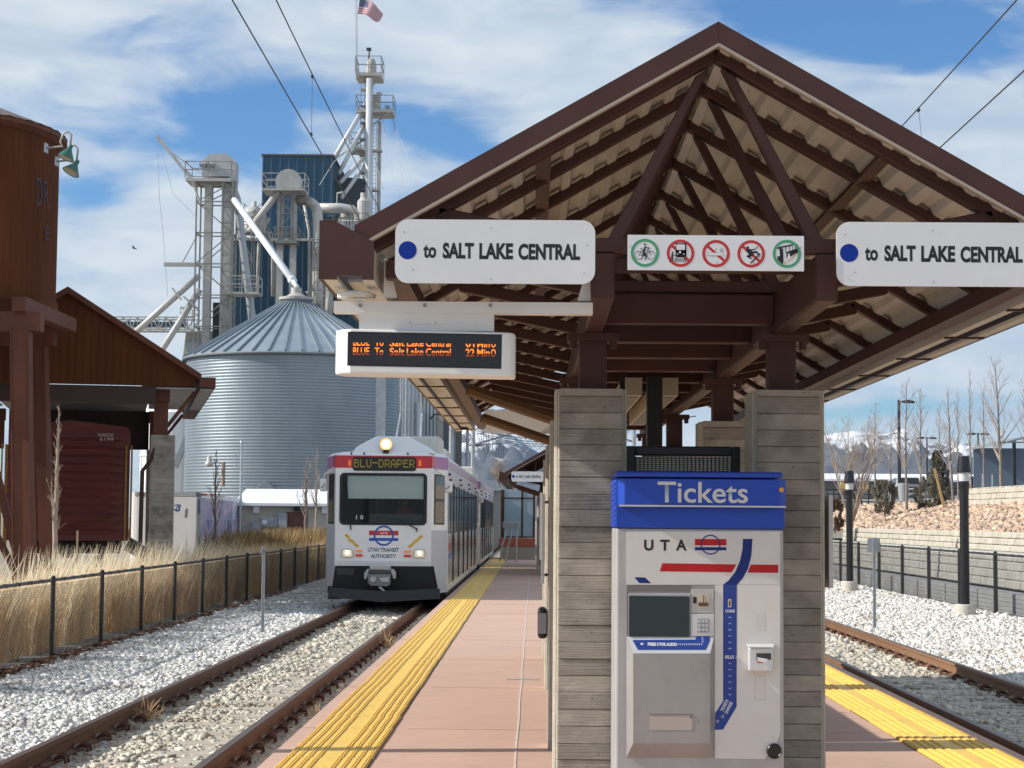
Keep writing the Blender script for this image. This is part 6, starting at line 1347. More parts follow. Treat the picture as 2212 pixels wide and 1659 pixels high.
def elevator_house():
    Y = 150.; root = empty('elevator_house', (ax(640, Y, 700), Y, -.6), 'tall dark blue clad elevator house behind the silo', 'building')
    x0, x1 = ax(491, Y, 640), ax(800, Y, 640); zt_ = az(640, 521, Y); clad('lower_block', [(x0, Y), (x1, Y), (x1, Y+16), (x0, Y+16)], -.6, zt_, root, rib=.55)
    b = MB(); b.box(x0-.1, x1+.1, Y-.15, Y+16, zt_+.001, zt_+.22); b.build('roof_edge', WSTL, root)
    Yt = 153.; a, c = ax(567, Yt, 430), ax(716, Yt, 430); z0, z1 = zt_-.1, az(640, 337, Yt); Yb = Yt+11; o = clad('upper_tower', [(a, Yt), (c, Yt), (c, Yb), (a, Yb)], z0, z1, root, rib=.72)
    b = MB(); b.box(a-.15, c+.15, Yt-.12, Yb+.2, z1+.001, z1+.14); b.build('tower_roof', mat('dark_roof_trim', (.10, .09, .07), .6), o)
    b = MB(); b.prism([(c+.02, Yt+3, z0), (c+2.4, Yt+4, z0), (c+2.4, Yt+11, z0), (c+.02, Yt+11, z0)], (0, 0, az(735, 395, Yt+6)-z0)); b.build('tower_annex', mat('weathered_blue_cladding', (.085, .12, .145), .6, col2=(.05, .06, .065), scale=.5, stretch=(1, 1, .3)), o)
    # bay with lean-to roof on the front
    p0, p1 = ax(622, Y-2, 660), ax(655, Y-2, 660); zb, zc = az(640, 820, Y-2), az(640, 627, Y-2)
    clad('front_bay', [(p0, Y-2), (p1, Y-2), (p1, Y), (p0, Y)], zb, zc, root, rib=.6)
    b = MB()
    for px in (672, 692, 708): x = ax(px, Y-1, 700); b.tube([(x, Y-1, 0), (x, Y-1, az(px, 630, Y-1))], .35, 10)
    b.build('vertical_duct', mat('dark_weathered_duct', (.16, .18, .19), .6, col2=(.08, .08, .08), scale=.6), root)
    b = MB(); b.prism([(ax(655, Y-1.6, 640), Y-1.6, az(655, 650, Y)), (ax(715, Y-1.6, 640), Y-1.6, az(655, 645, Y)), (ax(715, Y-1.6, 640), Y-.1, az(655, 630, Y)), (ax(655, Y-1.6, 640), Y-.1, az(655, 632, Y))], (0, 0, .1)); b.build('lean_to_roof', mat('grey_sheet', (.33, .33, .32), .6), root)
elevator_house()
def rail_box(b, x0, x1, y0, y1, z, h=1.1, r=.055):
    """guard rail round a platform"""
    for zz in (z+h, z+h*.5):
        for p, q in (((x0, y0), (x1, y0)), ((x1, y0), (x1, y1)), ((x1, y1), (x0, y1)), ((x0, y1), (x0, y0))): b.bar((*p, zz), (*q, zz), r, r)
    n = max(2, int((x1-x0)/1.3))
    for k in range(n+1):
        for yy in (y0, y1): x = x0+(x1-x0)*k/n; b.bar((x, yy, z), (x, yy, z+h), r, r)
    m = max(1, int((y1-y0)/1.5))
    for k in range(1, m):
        for xx in (x0, x1): y = y0+(y1-y0)*k/m; b.bar((xx, y, z), (xx, y, z+h), r, r)
def lattice(b, x0, x1, y0, y1, z0, z1, step=2.4, r=.085):
    for x in (x0, x1):
        for y in (y0, y1): b.bar((x, y, z0), (x, y, z1), r*1.3, r*1.3, (0, 1, 0))
    z = z0; k = 0
    while z < z1-.1:
        t = min(z+step, z1)
        for y in (y0, y1):
            b.bar((x0, y, t), (x1, y, t), r, r); a, c = ((x0, x1) if k % 2 else (x1, x0)); b.bar((a, y, z), (c, y, t), r*.8, r*.8)
        for x in (x0, x1): b.bar((x, y0, t), (x, y1, t), r, r)
        z = t; k += 1
def leg_west():
    Y = 138.; X = lambda p, q=550: ax(p, Y, q); Z = lambda q, p=470: az(p, q, Y)
    root = empty('bucket_elevator', (X(470), Y, -.6), 'twin column bucket elevator with lattice tower and hopper head, left of the blue tower', 'elevator leg', 'bucket elevators of the grain plant')
    b = MB()
    for p0, p1 in ((441, 457), (478, 498)): b.box(X(p0), X(p1), Y-.3, Y+.3, -.6, Z(392))
    b.build('leg_casing', WSTL, root)
    b = MB(); lattice(b, X(427), X(505), Y-.9, Y+.9, -.6, Z(400), 2.35); b.build('lattice_tower', WST2, root)
    b = MB(); zp = Z(398); b.prism([(X(405), Y-1.4, zp), (X(503), Y-1.4, zp-.0), (X(503), Y+1.4, zp), (X(405), Y+1.4, zp)], (0, 0, .22)); b.bar((X(418), Y-1.3, zp), (X(436), Y-1, zp-1.6), .12); pf = b.build('platform', WSTL, root)
    b = MB(); rail_box(b, X(404), X(503), Y-1.4, Y+1.4, zp+.22, 1.25); b.build('guard_rail', WST2, pf)
    b = MB(); sec = [(441, 385), (441, 352), (458, 336), (495, 336), (512, 352), (512, 392), (503, 401), (500, 385)]
    b.prism([(X(p, 360), Y-.8, Z(q)) for p, q in sec], (0, 1.6, 0)); hd = b.build('head', mat('pale_hopper_steel', (.56, .57, .58), .5, .2, col2=(.44, .44, .43), scale=.8), root)
    b = MB()
    for p in (433, 450): b.tube([(X(p), Y-1.0, Z(361)), (X(p)+.5, Y-1.0, Z(361))], .22, 10)
    b.build('drive_motor', GREYP, hd)
    b = MB(); b.prism([(X(495, 400), Y-.4, Z(392)), (X(512, 400), Y-.4, Z(392)), (X(512, 400), Y-.4, Z(425)), (X(503, 400), Y-.4, Z(428))], (0, .8, 0)); b.build('spout', WSTL, hd)
    # derrick boom
    b = MB(); b.bar((X(419, 400), Y, Z(395)), (X(340, 295), Y, Z(295)), .24); b.bar((X(368, 320), Y, Z(328)), (X(438, 380), Y, Z(378)), .06); bm_ = b.build('derrick_boom', WSTL, root)
    b = MB(); b.tube([(X(340, 300), Y, Z(297)), (X(345, 400), Y, Z(430)), (X(352, 500), Y, Z(500)), (X(362, 640), Y, Z(640))], .018, 4); b.tube([(X(341, 300), Y, Z(297)), (X(375, 400), Y, Z(420)), (X(425, 500), Y, Z(470))], .014, 4); b.build('rope', mat('grey_rope', (.35, .36, .38), .8), bm_)
    # second landing, catwalk beam
    b = MB(); z = Z(640); b.box(X(497), X(566), Y-1.6, Y+.4, z, z+.15); rail_box(b, X(497), X(566), Y-1.6, Y+.4, z+.15, 1.2); b.build('landing', WSTL, root)
    b = MB(); z = Z(576); b.box(X(355), X(430), Y-.15, Y+.15, z, z+.28); b.bar((X(393), Y, z+.2), (X(430), Y, Z(500)), .08); b.build('outrigger_beam', WSTL, root)
    b = MB(); lattice(b, X(486), X(508), Y-1.6, Y-.95, Z(830), Z(400), 1.2, .05); b.build('ladder_cage', WST2, root)
    b = MB(); b.box(X(457), X(478), Y+1.0, Y+1.3, Z(815), Z(650)); b.build('dark_belt_shaft', mat('dark_shaft', (.06, .07, .08), .7), root)
    return X, Z
XW, ZW = leg_west()
b = MB(); P0, P1 = at(506, 432, 136), Vector((SC_.x+.05, 121, SZA+.75)); pm = P0.lerp(P1, .93); b.tube([P0, pm], .235, 12); b.tube([pm, P1], .15, 12); b.lathe([(.3, -.1), (.3, .1)], tuple(pm), 10)
b.tube([pm-(P1-P0).normalized()*.15, pm+(P1-P0).normalized()*.1], .30, 12); tag(b.build('grain_spout', mat('bright_white_pipe', (.80, .82, .84), .3, .2), None, True), 'bright white grain spout slanting down onto the silo cap', 'pipe')
b = MB(); b.tube([at(503, 405, 139), at(512, 430, 139), at(545, 690, 139), at(549, 720, 139)], .30, 10); tag(b.build('grain_spout', mat('grey_pipe', (.40, .43, .45), .4, .4), None, True), 'grey steel spout dropping steeply behind the white one', 'pipe')
def leg_middle():
    Y = 143.; X = lambda p, q=550: ax(p, Y, q); Z = lambda q, p=620: az(p, q, Y)
    root = empty('bucket_elevator', (X(615), Y, -.6), 'bucket elevator with round head and railed platform before the blue tower', 'elevator leg', 'bucket elevators of the grain plant')
    b = MB()
    for p0, p1, q in ((598, 612, 410), (627, 640, 410)): b.box(X(p0), X(p1), Y-.25, Y+.25, -.6, Z(q))
    b.build('leg_casing', WSTL, root)
    b = MB(); z = Z(412); b.box(X(569), X(660), Y-1.3, Y+1.3, z-.2, z); rail_box(b, X(569), X(660), Y-1.3, Y+1.3, z, 1.15); b.build('platform', WSTL, root)
    b = MB(); b.M = Matrix.Translation((X(622), Y, Z(395))) @ Matrix.Rotation(rad(90), 4, 'X'); b.lathe([(0, -.55), (1.0, -.55), (1.0, .55), (0, .55)], (0, 0, 0), 28); b.M = None; b.box(X(597), X(648), Y-.50, Y+.50, Z(411), Z(397)); b.tube([(X(631), Y, Z(380)), (X(631), Y, Z(374))], .2, 8); b.build('head', WSTL, root)
    b = MB(); z = Z(525); b.box(X(597), X(644), Y-1.1, Y+.5, z-.15, z); rail_box(b, X(597), X(644), Y-1.1, Y+.5, z, 1.1); lattice(b, X(606), X(632), Y-.9, Y-.4, z, Z(412), 1.1, .045); b.build('middle_landing', WST2, root)
    b = MB(); b.tube([at(601, 415, Y-.5), at(553, 478, Y-.5), at(540, 500, Y-.5)], .26, 10); b.build('side_spout', WSTL, root)
    # arched dust duct
    pts = [at(640, 433, Y)]+[at(652+33*math.sin(rad(a)), 460-28*math.cos(rad(a)), Y) for a in (0, 20, 40, 60, 80)]+[at(687, 475, Y), at(686, 600, Y), at(684, 760, Y)]
    b = MB(); b.tube(pts, .40, 12); b.build('arched_duct', mat('stained_white_duct', (.55, .53, .49), .5, .1, col2=(.22, .19, .16), scale=.5, thr=(.38, .52)), root, True)
    b = MB(); b.tube([at(690, 400, Y+1), at(720, 352, Y+1), at(740, 330, Y+1)], .03, 4); b.build('guy_wire', GREYP, root)
leg_middle()
def rooftop():
    Y = 147.; X = lambda p, q=470: ax(p, Y, q); Z = lambda q, p=730: az(p, q, Y)
    root = empty('dust_collector', (X(730), Y, Z(520)), 'white horizontal duct and dust collector on the blue lower roof', 'dust collector')
    b = MB(); b.tube([at(688, 449, Y), at(735, 449, Y), at(760, 453, Y), at(772, 464, Y), at(777, 490, Y), at(778, 525, Y)], .38, 12); b.build('duct', WSTL, root, True)
    b = MB(); b.lathe([(1.9, 0), (1.9, .7), (.5, 1.3), (.5, 1.7), (0, 1.7)], (X(745), Y+1, Z(500)), 20); b.build('hopper', WSTL, root)
    b = MB(); zz = Z(518)
    for q in (518, 500): rail_box(b, X(690), X(800), Y-3, Y+3, Z(q), 1.0, .05)
    for k in range(9): x = X(692+13*k); b.bar((x, Y-3, zz-.2), (x, Y-3, Z(470)), .05, .05, (0, 1, 0))
    b.build('walkway_rail', WST2, root)
    b = MB(); b.box(X(700), X(735), Y-2, Y-1.5, zz, Z(478)); b.build('dark_panel', DARK, root)
    b = MB(); b.lathe([(.55, 0), (.55, 1.6), (.3, 1.9), (.3, 2.3)], (X(786), Y, Z(478)), 14, caps=True); b.build('cyclone', WSTL, root)
    b = MB(); b.tube([(X(728, 430), Y, Z(450)), (X(728, 430), Y, Z(416))], .05, 6); b.tube([(X(728, 430), Y, Z(418)), (X(742, 430), Y, Z(415))], .09, 6); b.build('flood_lamp', WSTL, root)
    Y2 = 146.; root = empty('vent_tank', tuple(at(547, 520, Y2)), 'squat white rounded tank and rails beside the lattice tower', 'tank'); b = MB(); c = at(548, 500, Y2)
    b.lathe([(1.0, 0), (1.0, 1.5), (.7, 2.0), (.2, 2.2), (.2, 2.6), (0, 2.6)], (c.x, Y2, c.z-.2), 18); b.build('tank_body', WSTL, root, True); b = MB(); x0, x1 = ax(520, Y2, 530), ax(580, Y2, 530); rail_box(b, x0, x1, Y2-2, Y2+2, az(550, 521, Y2), 1.0); b.build('guard_rail', WSTL, root)
    b = MB(); rr = random.Random(5)
    for k in range(26): p = at(rr.uniform(505, 700), rr.uniform(440, 525), Y2-1); b.bar(p, p+Vector((rr.uniform(-.9, .9), 0, rr.uniform(-1.2, 1.2))), .06, .06, (0, 1, 0))
    b.build('small_pipe', WST2, root)
    b = MB(); lattice(b, ax(676, 141, 600), ax(700, 141, 600), 140.4, 141.8, az(690, 760, 141), az(690, 520, 141), 1.6, .07); b.build('stair_lattice', WST2, root); b = MB(); lattice(b, ax(520, 144, 600), ax(545, 144, 600), 143.4, 144.6, az(530, 640, 144), az(530, 470, 144), 1.5, .06); b.build('stair_lattice', WST2, root)
    for pts, r in (([(712, 500), (712, 640), (706, 760)], .3), ([(735, 520), (735, 640)], .35), ([(580, 470), (560, 520), (556, 640)], .16), ([(575, 500), (590, 540), (590, 640)], .18), ([(655, 430), (668, 500), (668, 640)], .12)): b = MB(); b.tube([at(*p, 146) for p in pts], r, 10); b.build('riser_pipe', WSTL, root, True)
rooftop()
def leg_east():
    Y = 158.; X = lambda p, q=300: ax(p, Y, q); Z = lambda q, p=800: az(p, q, Y)
    root = empty('bucket_elevator', (X(805), Y, -.6), 'tallest slim white elevator tower with ladders and stacked platforms, beside the flag', 'elevator leg', 'bucket elevators of the grain plant')
    b = MB(); b.tube([(X(800), Y-1.3, -.6), (X(800), Y-1.3, Z(178))], .31, 12); b.build('main_pipe', SILV, root, True)
    b = MB(); b.box(X(815.5), X(823), Y, Y+.4, -.6, Z(262)); b.box(X(788), X(793), Y, Y+.3, -.6, Z(178)); b.build('leg_casing', WSTL, root)
    b = MB()
    for p in (806.5, 813.5): b.bar((X(p), Y-.2, -.6), (X(p), Y-.2, Z(265)), .05, .05, (0, 1, 0))
    z = -.5
    while z < Z(265): b.bar((X(806.5), Y-.2, z), (X(813.5), Y-.2, z), .04, .04); z += .36
    b.build('ladder', WSTL, root)
    b = MB()
    for q0, q1, p0, p1 in ((172, 415, 781, 797), (395, 470, 779, 795)):
        for p in (p0, p1, (p0+p1)/2): b.bar((X(p), Y-1.0, Z(q1)), (X(p), Y-1.0, Z(q0)), .05, .05, (0, 1, 0))
        z = Z(q1)
        while z < Z(q0): b.box(X(p0)-.03, X(p1)+.03, Y-1.1, Y-.4, z, z+.12); z += 1.45
    b.build('safety_cage', WST2, root)
    for nm, p0, p1, q, yb in (('top_platform', 771, 826, 172, 1.5), ('middle_platform', 772, 851, 249, 1.4), ('lower_platform', 757, 794, 329, 1.2)):
        b = MB(); z = Z(q); b.box(X(p0, q), X(p1, q), Y-yb, Y+yb, z, z+.25); b.bar((X(p0, q)+.3, Y-yb, z), (X(800, q), Y, z-1.0), .1); b.bar((X(p1, q)-.2, Y-yb, z), (X(800, q), Y, z-1.0), .1); pf = b.build(nm, WSTL, root)
        b = MB(); rail_box(b, X(p0, q), X(p1, q), Y-yb, Y+yb, z+.25, 1.45 if q == 172 else 1.2); b.build('guard_rail', WST2, pf)
    b = MB(); c = (X(802, 150), Y, Z(165)); b.lathe([(.45, 0), (.45, 1.0), (.3, 1.5), (0, 1.6)], c, 14); b.build('head', WSTL, root, True)
    b = MB(); b.tube([(X(797, 120), Y, Z(165)), (X(797.5, 120), Y, Z(108))], .06, 6); b.box(X(792, 106), X(802, 106), Y-.2, Y+.2, Z(109), Z(104)); b.build('signal_mast', mat('dark_mast', (.05, .05, .055), .6), root)
    b = MB(); b.box(X(800, 235), X(822, 235), Y-.4, Y+.6, Z(252), Z(206)); b.tube([(X(818), Y, Z(206)), (X(818), Y, Z(200))], .25, 8); b.build('distributor', WSTL, root)
    b = MB(); b.box(X(826, 240), X(846, 240), Y-.4, Y+.4, Z(241), Z(238)); b.tube([(X(832, 235), Y, Z(235)), (X(842, 235), Y, Z(234))], .3, 10); b.build('drive_motor', GREYP, root)
    b = MB()
    for p0, p1, r in (((796, 215), (716, 352), .20), ((792, 260), (732, 375), .19), ((796, 330), (734, 395), .19), ((793, 350), (737, 428), .19), ((788, 300), (712, 350), .11)):
        b.tube([at(*p0, Y-.5), at(*p1, Y-3)], r, 10)
    b.build('distributing_pipe', SILV, root, True)
    b = MB()
    for p0, p1 in (((846, 250), (900, 440)), ((848, 252), (880, 460)), ((826, 250), (864, 470)), ((805, 320), (845, 480)), ((846, 250), (916, 430))): b.tube([at(*p0, Y), at(*p1, Y-8)], .018, 4)
    b.build('guy_wire', GREYP, root)
    b = MB(); b.box(X(803, 327), X(826, 327), Y-.5, Y+.2, Z(329), Z(325)); b.box(X(803, 413), X(820, 413), Y-.5, Y+.2, Z(414), Z(410)); b.build('tie_bracket', WSTL, root)
leg_east()
# flagpole and flag
Yf = 156.5; c = at(769.5, 175, Yf); root = empty('flagpole', tuple(c), 'thin flagpole rising from the top platform of the tall tower', 'flagpole'); b = MB(); t_ = at(768.3, -60, Yf); b.tube([c, t_], [.05, .035], 6); b.build('pole', WSTL, root)
b = MB(); b.tube([c+Vector((.12, 0, 1)), t_+Vector((.12, 0, 0))], .012, 4); b.build('halyard', GREYP, root)
root = empty('flag', tuple(at(776, 20, Yf)), 'american stars and stripes flag blowing from the pole', 'flag')
A, B, C, D = at(777, -8, Yf), at(773, 31, Yf), at(824, 33, Yf), at(826, 40, Yf); A = at(777.5, -4, Yf); B = at(772.5, 30.5, Yf); TRr = at(827, 31, Yf); BRr = at(826.5, 49, Yf); BRr = at(822, 40, Yf)
def fl(u, v):
    p = A.lerp(B, v).lerp(at(827, 20, Yf).lerp(at(821, 41, Yf), v), u); return p+Vector((0, .35*math.sin(u*8+v*1.5)*u, .28*math.sin(u*5.2-.4+v)*(.2+u)*.9))
parts = {'red_stripe': (MB(), (.42, .02, .05)), 'white_stripe': (MB(), (.72, .70, .70)), 'blue_canton': (MB(), (.03, .04, .16)), 'white_star': (MB(), (.72, .70, .70))}
def fq(M, u0, u1, v0, v1, n=10, off=0.):
    P = []
    for k in range(n+1):
        u = u0+(u1-u0)*k/n; P += [fl(u, v0)+Vector((0, -off, 0)), fl(u, v1)+Vector((0, -off, 0))]
    M.add(P, [(2*k, 2*k+1, 2*k+3, 2*k+2) for k in range(n)])
for k in range(13):
    M = parts['white_stripe' if k % 2 else 'red_stripe'][0]; fq(M, .4 if k < 7 else 0, 1, k/13, (k+1)/13, 16)
fq(parts['blue_canton'][0], 0, .4, 0, 7/13, 8)
for i in range(5):
    for k in range(6): u, v = .035+.062*k, .04+.105*i; fq(parts['white_star'][0], u, u+.024, v, v+.045, 1, .02)
for nm, (M, c) in parts.items(): M.build(nm, mat(nm+'_cloth', c, .8), root)
# conveyor bridge, slanting pipes and the rest of the plant to the left
def bridge():
    Y = 140.; X = lambda p, q=700: ax(p, Y, q); Z = lambda q, p=350: az(p, q, Y)
    root = empty('conveyor_bridge', (X(350), Y, Z(715)), 'white truss conveyor bridge with a blue belt cover running left behind the shed', 'conveyor')
    b = MB(); z0, z1 = Z(714), Z(688); x0, x1 = X(180), X(425); n = 16
    for y in (Y-.9, Y+.9):
        b.bar((x0, y, z0), (x1, y, z0), .13); b.bar((x0, y, z1), (x1, y, z1), .10)
        for k in range(n): a, c = x0+(x1-x0)*k/n, x0+(x1-x0)*(k+1)/n; b.bar((a, y, z0 if k % 2 else z1), (c, y, z1 if k % 2 else z0), .08, .08, (0, 1, 0)); b.bar((a, y, z0), (a, y, z1), .06, .06, (0, 1, 0))
    b.build('truss', WSTL, root); b = MB(); b.box(x0, X(400), Y-.6, Y+.6, Z(706), Z(697)); b.build('belt_cover', BCLAD, root)
    b = MB(); rail_box(b, X(395), X(425), Y-1, Y+1, Z(692), .9); b.build('end_rail', WSTL, root)
    for i, (p0, p1) in enumerate((((430, 595), (262, 745)), ((432, 625), (322, 800)))):
        b = MB(); b.tube([at(*p0, 137.5), at(*p1, 137.5)], .24, 10); tag(b.build('grain_spout', WSTL, None, True), ('long white slanting spout crossing over the conveyor bridge', 'lower white slanting spout right of the long one, over the bridge')[i], 'pipe')
    b = MB(); b.bar(at(372, 622, 137.2), at(392, 648, 137.2), .12); b.bar(at(396, 640, 137.2), at(428, 668, 137.2), .14); b.build('spout_brace', WSTL, root)
bridge()
root = empty('boot_house', tuple(at(420, 900, 141)), 'beige flared hopper house at the foot of the lattice tower, left of the silo', 'building'); Y = 141.
b = MB(); b.prism([(ax(402, Y, 720), Y, az(410, 715, Y)), (ax(520, Y, 720), Y, az(410, 715, Y)), (ax(520, Y, 720), Y, -.6), (ax(385, Y, 1000), Y, -.6), (ax(385, Y, 1000), Y, az(410, 820, Y))], (0, 5, 0)); b.build('wall', mat('beige_sheet', (.55, .53, .47), .7, col2=(.46, .44, .39), scale=.6), root)
b = MB(); c = at(420, 748, Y-1); b.M = Matrix.Translation(c) @ Matrix.Rotation(rad(90), 4, 'X'); b.lathe([(0, -.4), (.62, -.4), (.62, .4), (0, .4)], (0, 0, 0), 24); b.build('round_hatch', mat('blue_grey_hatch', (.24, .28, .31), .5), root)
# white bins behind the shed, concrete bins right of the silo
for i, (p0, p1, q, Y, lab) in enumerate(((288, 372, 800, 131, 'smooth white steel bin half hidden behind the shed pillar'),)):
    x0, x1 = ax(p0, Y, 950), ax(p1+70, Y, 950); R = (x1-x0)/2; cx = (x0+x1)/2; root = empty('white_bin', (cx, Y+R, -.6), lab, 'silo')
    b = MB(); b.lathe([(R, -.6), (R, az(350, 905, Y)), (R, az(350, 890, Y)), (R*.5, az(350, 850, Y)), (0, az(350, 845, Y))], (cx, Y+R, 0), 64); w = b.build('wall', mat('bright_white_bin', (.86, .86, .86), .5), root, False)
    b = MB(); b.lathe([(R+.05, az(350, 985, Y)), (R+.05, az(350, 980, Y))], (cx, Y+R, 0), 64)
    for k in range(11): a = rad(180+16*k); b.box(cx+(R+.02)*math.cos(a)-.02, cx+(R+.02)*math.cos(a)+.02, Y+R+(R+.02)*math.sin(a)-.02, Y+R+(R+.02)*math.sin(a)+.02, -.6, az(350, 905, Y))
    b.build('seam', mat('grey_seam', (.56, .57, .59), .6), w)
    b = MB(); b.bar(at(378, 1010, Y-2), at(412, 925, Y-2), .35); b.build('slanting_strut', GREYP, root)
def right_bins():
    WC = mat('bluish_white_panels', (.50, .54, .58), .55, col2=(.42, .46, .50), scale=.7, stretch=(1, 1, .3)); Y = 136.
    root = empty('panel_silo', (ax(897, Y, 900), Y, -.6), 'bluish white panelled silo just right of the corrugated silo', 'silo'); x0, x1 = ax(838, Y, 900), ax(930, Y, 900); R = (x1-x0)/2
    b = MB(); b.lathe([(R, -.6), (R, az(890, 770, Y)), (.5, az(890, 745, Y)), (0, az(890, 745, Y))], (x0+R, Y+R, 0), 48); w = b.build('wall', WC, root)
    b = MB()
    for k in range(20): a = rad(180+9*k); b.box(x0+R+(R+.02)*math.cos(a)-.03, x0+R+(R+.02)*math.cos(a)+.03, Y+R+(R+.02)*math.sin(a)-.03, Y+R+(R+.02)*math.sin(a)+.03, -.6, az(890, 770, Y))
    for q in (830, 885, 940): b.lathe([(R+.04, az(890, q, Y)), (R+.04, az(890, q-1.5, Y))], (x0+R, Y+R, 0), 48)
    b.build('seam', mat('grey_seam', (.56, .57, .59), .6), w)
    Y = 128.; root = empty('mill_building', (ax(945, Y, 900), Y, -.6), 'narrow mill building of grey and beige panels behind the train roof', 'building')
    x = [ax(p, Y, 900) for p in (905, 925, 944, 958, 972)]; top = az(930, 850, Y); b = MB(); b.box(x[0], x[2], Y, Y+14, -.6, top); b.build('grey_wall', mat('grey_metal_wall', (.30, .34, .37), .5, .3, col2=(.22, .25, .28), scale=.8, stretch=(3, 3, .2)), root)
    b = MB(); b.box(x[2], x[3], Y-.1, Y+14, -.6, top+.6); b.build('beige_wall', mat('beige_stucco', (.52, .49, .42), .85), root); b = MB(); b.box(x[3], x[4], Y+.1, Y+14, -.6, top-.5); b.build('dark_wall', mat('dark_grey_wall', (.12, .14, .16), .6), root)
    b = MB()
    for k in range(5): xx = x[0]+(x[2]-x[0])*(k+.5)/5; b.box(xx-.08, xx+.08, Y-.12, Y-.01, -.6, top)
    b.build('wall_rib', mat('pale_rib', (.50, .54, .56), .4, .4), root)
    b = MB(); xx = ax(903, Y-4, 900); b.tube([(xx, Y-4, -.6), (xx, Y-4, az(903, 870, Y-4))], .28, 10); tag(b.build('vent_stack', SILV, None, True), 'galvanised round stack beside the panelled silo above the train', 'pipe')
    b = MB(); p = [at(930, 905, Y-1), at(938, 895, Y-1), at(968, 895, Y-1)]; b.tube(p, .06, 6); b.build('conduit', BLACK, root)
right_bins()
# ================================================================ RIGHT SIDE
chain_fence(8.95, [33.1+3.05*k for k in range(14)], -.10, 1.22, 'black chain link fence along the right gravel, before the block wall', 'black chain link fences', x2=9.0, pr=.042)
def bollard(x, y, zb, label):
    root = empty('bollard_light', (x, y, zb), label, 'bollard light', 'black bollard lights in the right gravel')
    b = MB(); b.lathe([(.20, -.3), (.20, .13), (.19, .15), (0, .15)], (x, y, zb), 28); b.build('concrete_base', mat('pale_footing', (.62, .58, .52), .85, col2=(.50, .46, .41), scale=8), root)
    b = MB(); b.lathe([(.088, .05), (.088, 2.40), (.105, 2.47), (.105, 2.53), (0, 2.53)], (x, y, zb), 24); b.build('post', mat('satin_black_post', (.014, .013, .016), .32), root)
    b = MB(); b.lathe([(.10, 2.53), (.105, 2.70), (0, 2.70)], (x, y, zb), 20); b.build('lens', mat('frosted_lens', (.62, .64, .64), .25), root)
    b = MB(); b.lathe([(.14, 2.70), (.142, 2.72), (.11, 3.0), (.10, 3.02), (0, 3.02)], (x, y, zb), 24); b.build('cap', mat('satin_black_post', (.014, .013, .016), .32), root)
b0 = at(2085, 1322, 36.2); bollard(b0.x, 36.2, b0.z, 'nearer black bollard light post with round concrete base, right gravel'); b1 = at(1836, 1268, 48.5); bollard(b1.x, 48.5, b1.z, 'farther black bollard light post, beside the right pillar')
# retaining walls
BLK = mat('split_face_block', (.54, .51, .43), .9, col2=(.46, .43, .355), scale=2.2, bump=.4, bscale=9, isl=.09)
BLK2 = mat('plain_grey_block', (.47, .46, .42), .9, col2=(.41, .40, .36), scale=2.2, bump=.4, bscale=9, isl=.07)
def block_wall(p0, p1, z0, z1, ch, cl, m, label, step=0., stepy=None):
    root = empty('retaining_wall', ((p0[0]+p1[0])/2, (p0[1]+p1[1])/2, z0), label, 'wall', 'block retaining walls on the right'); d = Vector((p1[0]-p0[0], p1[1]-p0[1])); L = d.length; d.normalize(); n = Vector((-d.y, d.x)); b = MB(); z = z0; k = 0; R = random.Random(int(L*10))
    while z < z1-.01:
        u = -cl*.5*(k % 2); zt_ = min(z+ch, z1)
        while u < L:
            a, c = max(u+.003, 0), min(u+cl-.003, L); bulge = R.uniform(.015, .05)
            if c > a+.05:
                o = n*(.02*k); A = Vector(p0)+d*a+o; C = Vector(p0)+d*c+o; e = n*(-bulge); m_ = .035
                V = [(*A, z+.004), (*C, z+.004), (*C, zt_-.004), (*A, zt_-.004)]; A2, C2 = A+d*m_+e, C-d*m_+e; V += [(*A2, z+.03), (*C2, z+.03), (*C2, zt_-.03), (*A2, zt_-.03)]
                T = n*.35; V += [(*(A+T), z+.004), (*(C+T), z+.004), (*(C+T), zt_-.004), (*(A+T), zt_-.004)]
                b.add(V, [(4, 5, 6, 7), (0, 1, 5, 4), (1, 2, 6, 5), (2, 3, 7, 6), (3, 0, 4, 7), (3, 2, 10, 11), (0, 3, 11, 8), (1, 9, 10, 2)])
            u += cl
        z = zt_; k += 1
    b.build('block_course', m, root); c = MB(); A, C = Vector(p0)+n*.30, Vector(p1)+n*.30; c.add([(*A, z0), (*C, z0), (*C, z1-.02), (*A, z1-.02)], [(0, 1, 2, 3)]); c.build('core', mat('dark_joint', (.12, .11, .10), .9), root)
    return root
b = MB(); b.box(9.35, 9.75, 28, 88, -.4, .30)
for k in range(5): b.box(9.335, 9.349, 28, 88, -.12+.085*k, -.05+.085*k)
tag(b.build('concrete_kerb_wall', mat('grey_cast_kerb', (.40, .405, .405), .85, col2=(.34, .345, .345), scale=.8, stretch=(4, .3, 6))), 'low grey ribbed concrete kerb wall just behind the right fence', 'wall')
block_wall((10.6, 88.), (10.6, 30.), .22, 1.02, .2, .24, BLK2, 'lower grey block wall seen through the right fence')
block_wall((11.1, 66.8), (11.1, 30.), 1.0, 1.47, .16, .22, BLK, 'pale upper course block wall under the rock bank')
u0 = at(2091, 1101, 68.); u1 = at(2300, 1097, 57); block_wall((u0.x, 68.), (u1.x, 56.), u0.z-.05, u0.z+.78, .20, .34, BLK, 'pale big block wall at the top of the bank, right edge')
